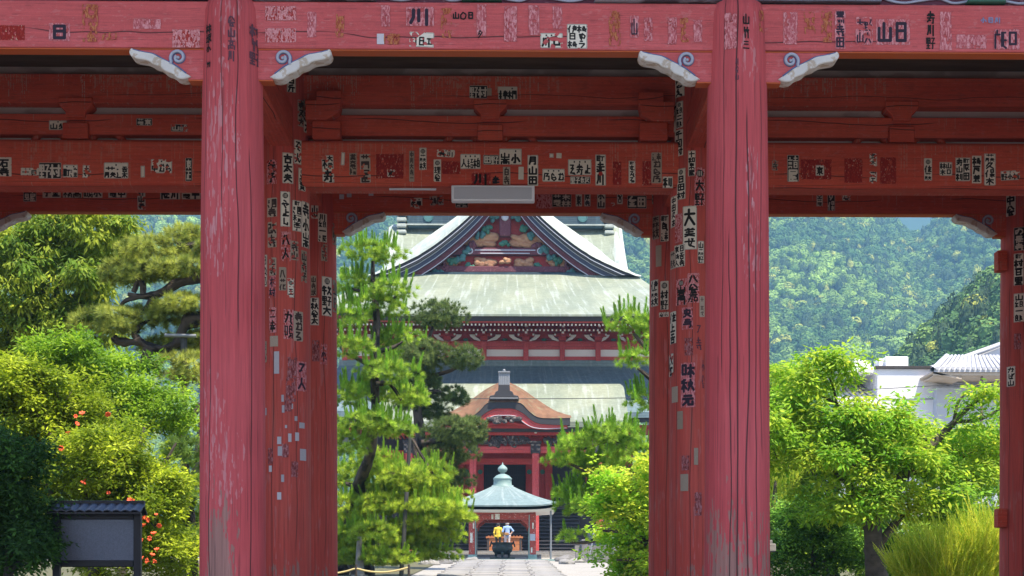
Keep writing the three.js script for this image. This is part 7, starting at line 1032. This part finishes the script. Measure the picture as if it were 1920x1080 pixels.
// ---------------------------------------------------------------- two visitors before the hall, seen from behind
function figure(name, label, pos, turn, H, o) {
  const root = thing(name, label, 'person', pos, turn), s = H / 1.7, J = {};
  const bones = [   // a, b, radius a, radius b, colour index: 0 skin, 1 top, 2 legs, 3 shoes
    [[0, 1.50, 0], [0, 1.42, 0.01], 0.052, 0.06, 0], [[0, 1.63, -0.01], [0, 1.56, -0.02], 0.098, 0.082, 0],
    [[0, 1.36, 0.01], [0, 1.12, 0.015], 0.145, 0.13, 1], [[-0.10, 1.36, 0.02], [0.10, 1.36, 0.02], 0.10, 0.10, 1], [[0, 1.12, 0.015], [0, 0.92, 0], 0.135, 0.15, 1], [[-0.08, 0.9, 0], [0.08, 0.9, 0], 0.12, 0.12, o.long ? 1 : 2],
  ];
  for (const d of [-1, 1]) {
    const A = o.arms[d < 0 ? 0 : 1], S = [d * 0.185, 1.39, 0.01];
    bones.push([S, A[0], 0.062, 0.05, 1], [A[0], A[1], 0.048, 0.034, o.sleeve ? 1 : 0], [A[1], A[2], 0.032, 0.028, 0]);
    for (let f = 0; f < 4; f++) { const b = A[2], n = A[1], dx = (b[0] - n[0]), dy = b[1] - n[1], dz = b[2] - n[2], l = Math.hypot(dx, dy, dz), off = (f - 1.5) * 0.017; bones.push([[b[0], b[1], b[2] + off], [b[0] + dx / l * (0.075 - Math.abs(f - 1.4) * 0.012), b[1] + dy / l * 0.07, b[2] + dz / l * 0.075 + off * 1.3], 0.0115, 0.009, 0]); }
    bones.push([A[2], [A[2][0] - d * 0.03, A[2][1] - 0.03, A[2][2] - 0.04], 0.013, 0.010, 0]);
    const hx = d * 0.095; bones.push([[hx, 0.88, 0], [hx * 1.1, 0.5, -0.01 + o.step * d], 0.092, 0.06, 2], [[hx * 1.1, 0.5, -0.01 + o.step * d], [hx * 1.15, 0.1, 0.03 + o.step * d * 1.5], 0.058, 0.042, o.shorts ? 0 : 2], [[hx * 1.15, 0.06, 0.04 + o.step * d * 1.5], [hx * 1.3, 0.035, -0.15 + o.step * d * 1.5], 0.045, 0.036, 3]);
  }
  const N = 88, size = 0.92, mc = new MarchingCubes(N, std({}), false, false, 400000), fld = mc.field, cx = 0, cy = 0.87;
  const dist = (x, y, z, out) => { let sum = 0, best = 1e9, bi = 0; for (let i = 0; i < bones.length; i++) { const [a, b, ra, rb] = bones[i]; const bx = b[0] - a[0], by = b[1] - a[1], bz = b[2] - a[2], t = clamp(((x - a[0]) * bx + (y - a[1]) * by + (z - a[2]) * bz) / (bx * bx + by * by + bz * bz), 0, 1), d = Math.hypot(x - a[0] - bx * t, y - a[1] - by * t, (z - a[2] - bz * t) * (i < 6 && i > 1 ? 1.25 : 1)) - ra - (rb - ra) * t; if (d < best) { best = d; bi = i; } sum += Math.exp(-Math.max(d, -0.1) * 70); } if (out) out.i = bi; return sum > 0 ? -Math.log(sum) / 70 : best; };
  for (let k = 0; k < N; k++) for (let j = 0; j < N; j++) for (let i = 0; i < N; i++) { const x = (i / (N / 2) - 1) * size + cx, y = (j / (N / 2) - 1) * size + cy, z = (k / (N / 2) - 1) * size; fld[i + j * N + k * N * N] = Math.abs(x) > 0.5 || Math.abs(z) > 0.45 ? -1 : -dist(x, y, z); }
  mc.isolation = 0; mc.update();
  const n = mc.count, pos3 = new Float32Array(n * 3), nor = new Float32Array(n * 3), col = new Float32Array(n * 3), out = {};
  for (let i = 0; i < n; i++) { const x = mc.positionArray[i * 3] * size + cx, y = mc.positionArray[i * 3 + 1] * size + cy, z = mc.positionArray[i * 3 + 2] * size; pos3.set([x * s, y * s, z * s], i * 3); dist(x, y, z, out); col.set(o.colors[bones[out.i][4]], i * 3); }
  const g = new THREE.BufferGeometry(); g.setAttribute('position', new THREE.BufferAttribute(pos3, 3)); g.setAttribute('color', new THREE.BufferAttribute(col, 3)); g.computeVertexNormals(); const body = mergeVertices(g, 1e-4); body.computeVertexNormals(); part('body', body, std({ vertexColors: true, roughness: 0.85 }), root);
  const hair = new THREE.SphereGeometry(0.108 * s, 20, 14, 0, TAU, 0, 1.75).scale(1, 1.05, 1.12); hair.rotateX(0.55); hair.translate(0, 1.625 * s, 0.008 * s); part('hair', hair, std({ color: rgb(...o.hair), roughness: 0.8 }), root);
  for (const d of [-1, 1]) part('ear', new THREE.SphereGeometry(0.022 * s, 8, 6).scale(0.5, 1.2, 0.8).translate(d * 0.1 * s, 1.58 * s, -0.01 * s), std({ color: rgb(...o.colors[0]), roughness: 0.8 }), root);
  return [root, s];
}
{
  const skin = [0.52, 0.33, 0.24];
  figure('person', 'person in yellow jacket and black trousers standing before the hall', [-0.53, 4.43, -85.1], -0.12, 1.53, { arms: [[[-0.25, 1.12, 0.03], [-0.23, 0.88, -0.06], [-0.22, 0.82, -0.09]], [[0.25, 1.12, 0.02], [0.22, 0.92, -0.12], [0.18, 0.9, -0.18]]], step: 0.02, long: true, sleeve: true, shorts: false, colors: [skin, [0.72, 0.52, 0.05], [0.015, 0.015, 0.018], [0.03, 0.03, 0.03]], hair: [0.02, 0.018, 0.02] });
  const [q, s] = figure('person', 'person in light blue shirt and pale shorts wearing a brown waist bag, elbow out', [-0.03, 4.43, -85], 0.1, 1.6, { arms: [[[-0.27, 1.14, 0.03], [-0.18, 0.98, -0.12], [-0.14, 0.95, -0.17]], [[0.34, 1.18, 0.04], [0.2, 1.0, 0.02], [0.15, 0.99, -0.03]]], step: -0.015, long: false, sleeve: false, shorts: true, colors: [skin, [0.26, 0.40, 0.66], [0.60, 0.52, 0.50], [0.3, 0.3, 0.3]], hair: [0.45, 0.42, 0.40] });
  part('waist_bag', new RoundedBoxGeometry(0.24, 0.15, 0.1, 2, 0.03).translate(-0.06 * s, 1.0 * s, 0.19 * s), std({ color: rgb(0.32, 0.17, 0.06), roughness: 0.7 }), q); part('belt', new THREE.TorusGeometry(0.16 * s, 0.018, 6, 24).rotateX(Math.PI / 2).translate(0, 1.0 * s, 0.01), std({ color: rgb(0.25, 0.13, 0.05), roughness: 0.7 }), q);
}
renderer.render(scene, camera);
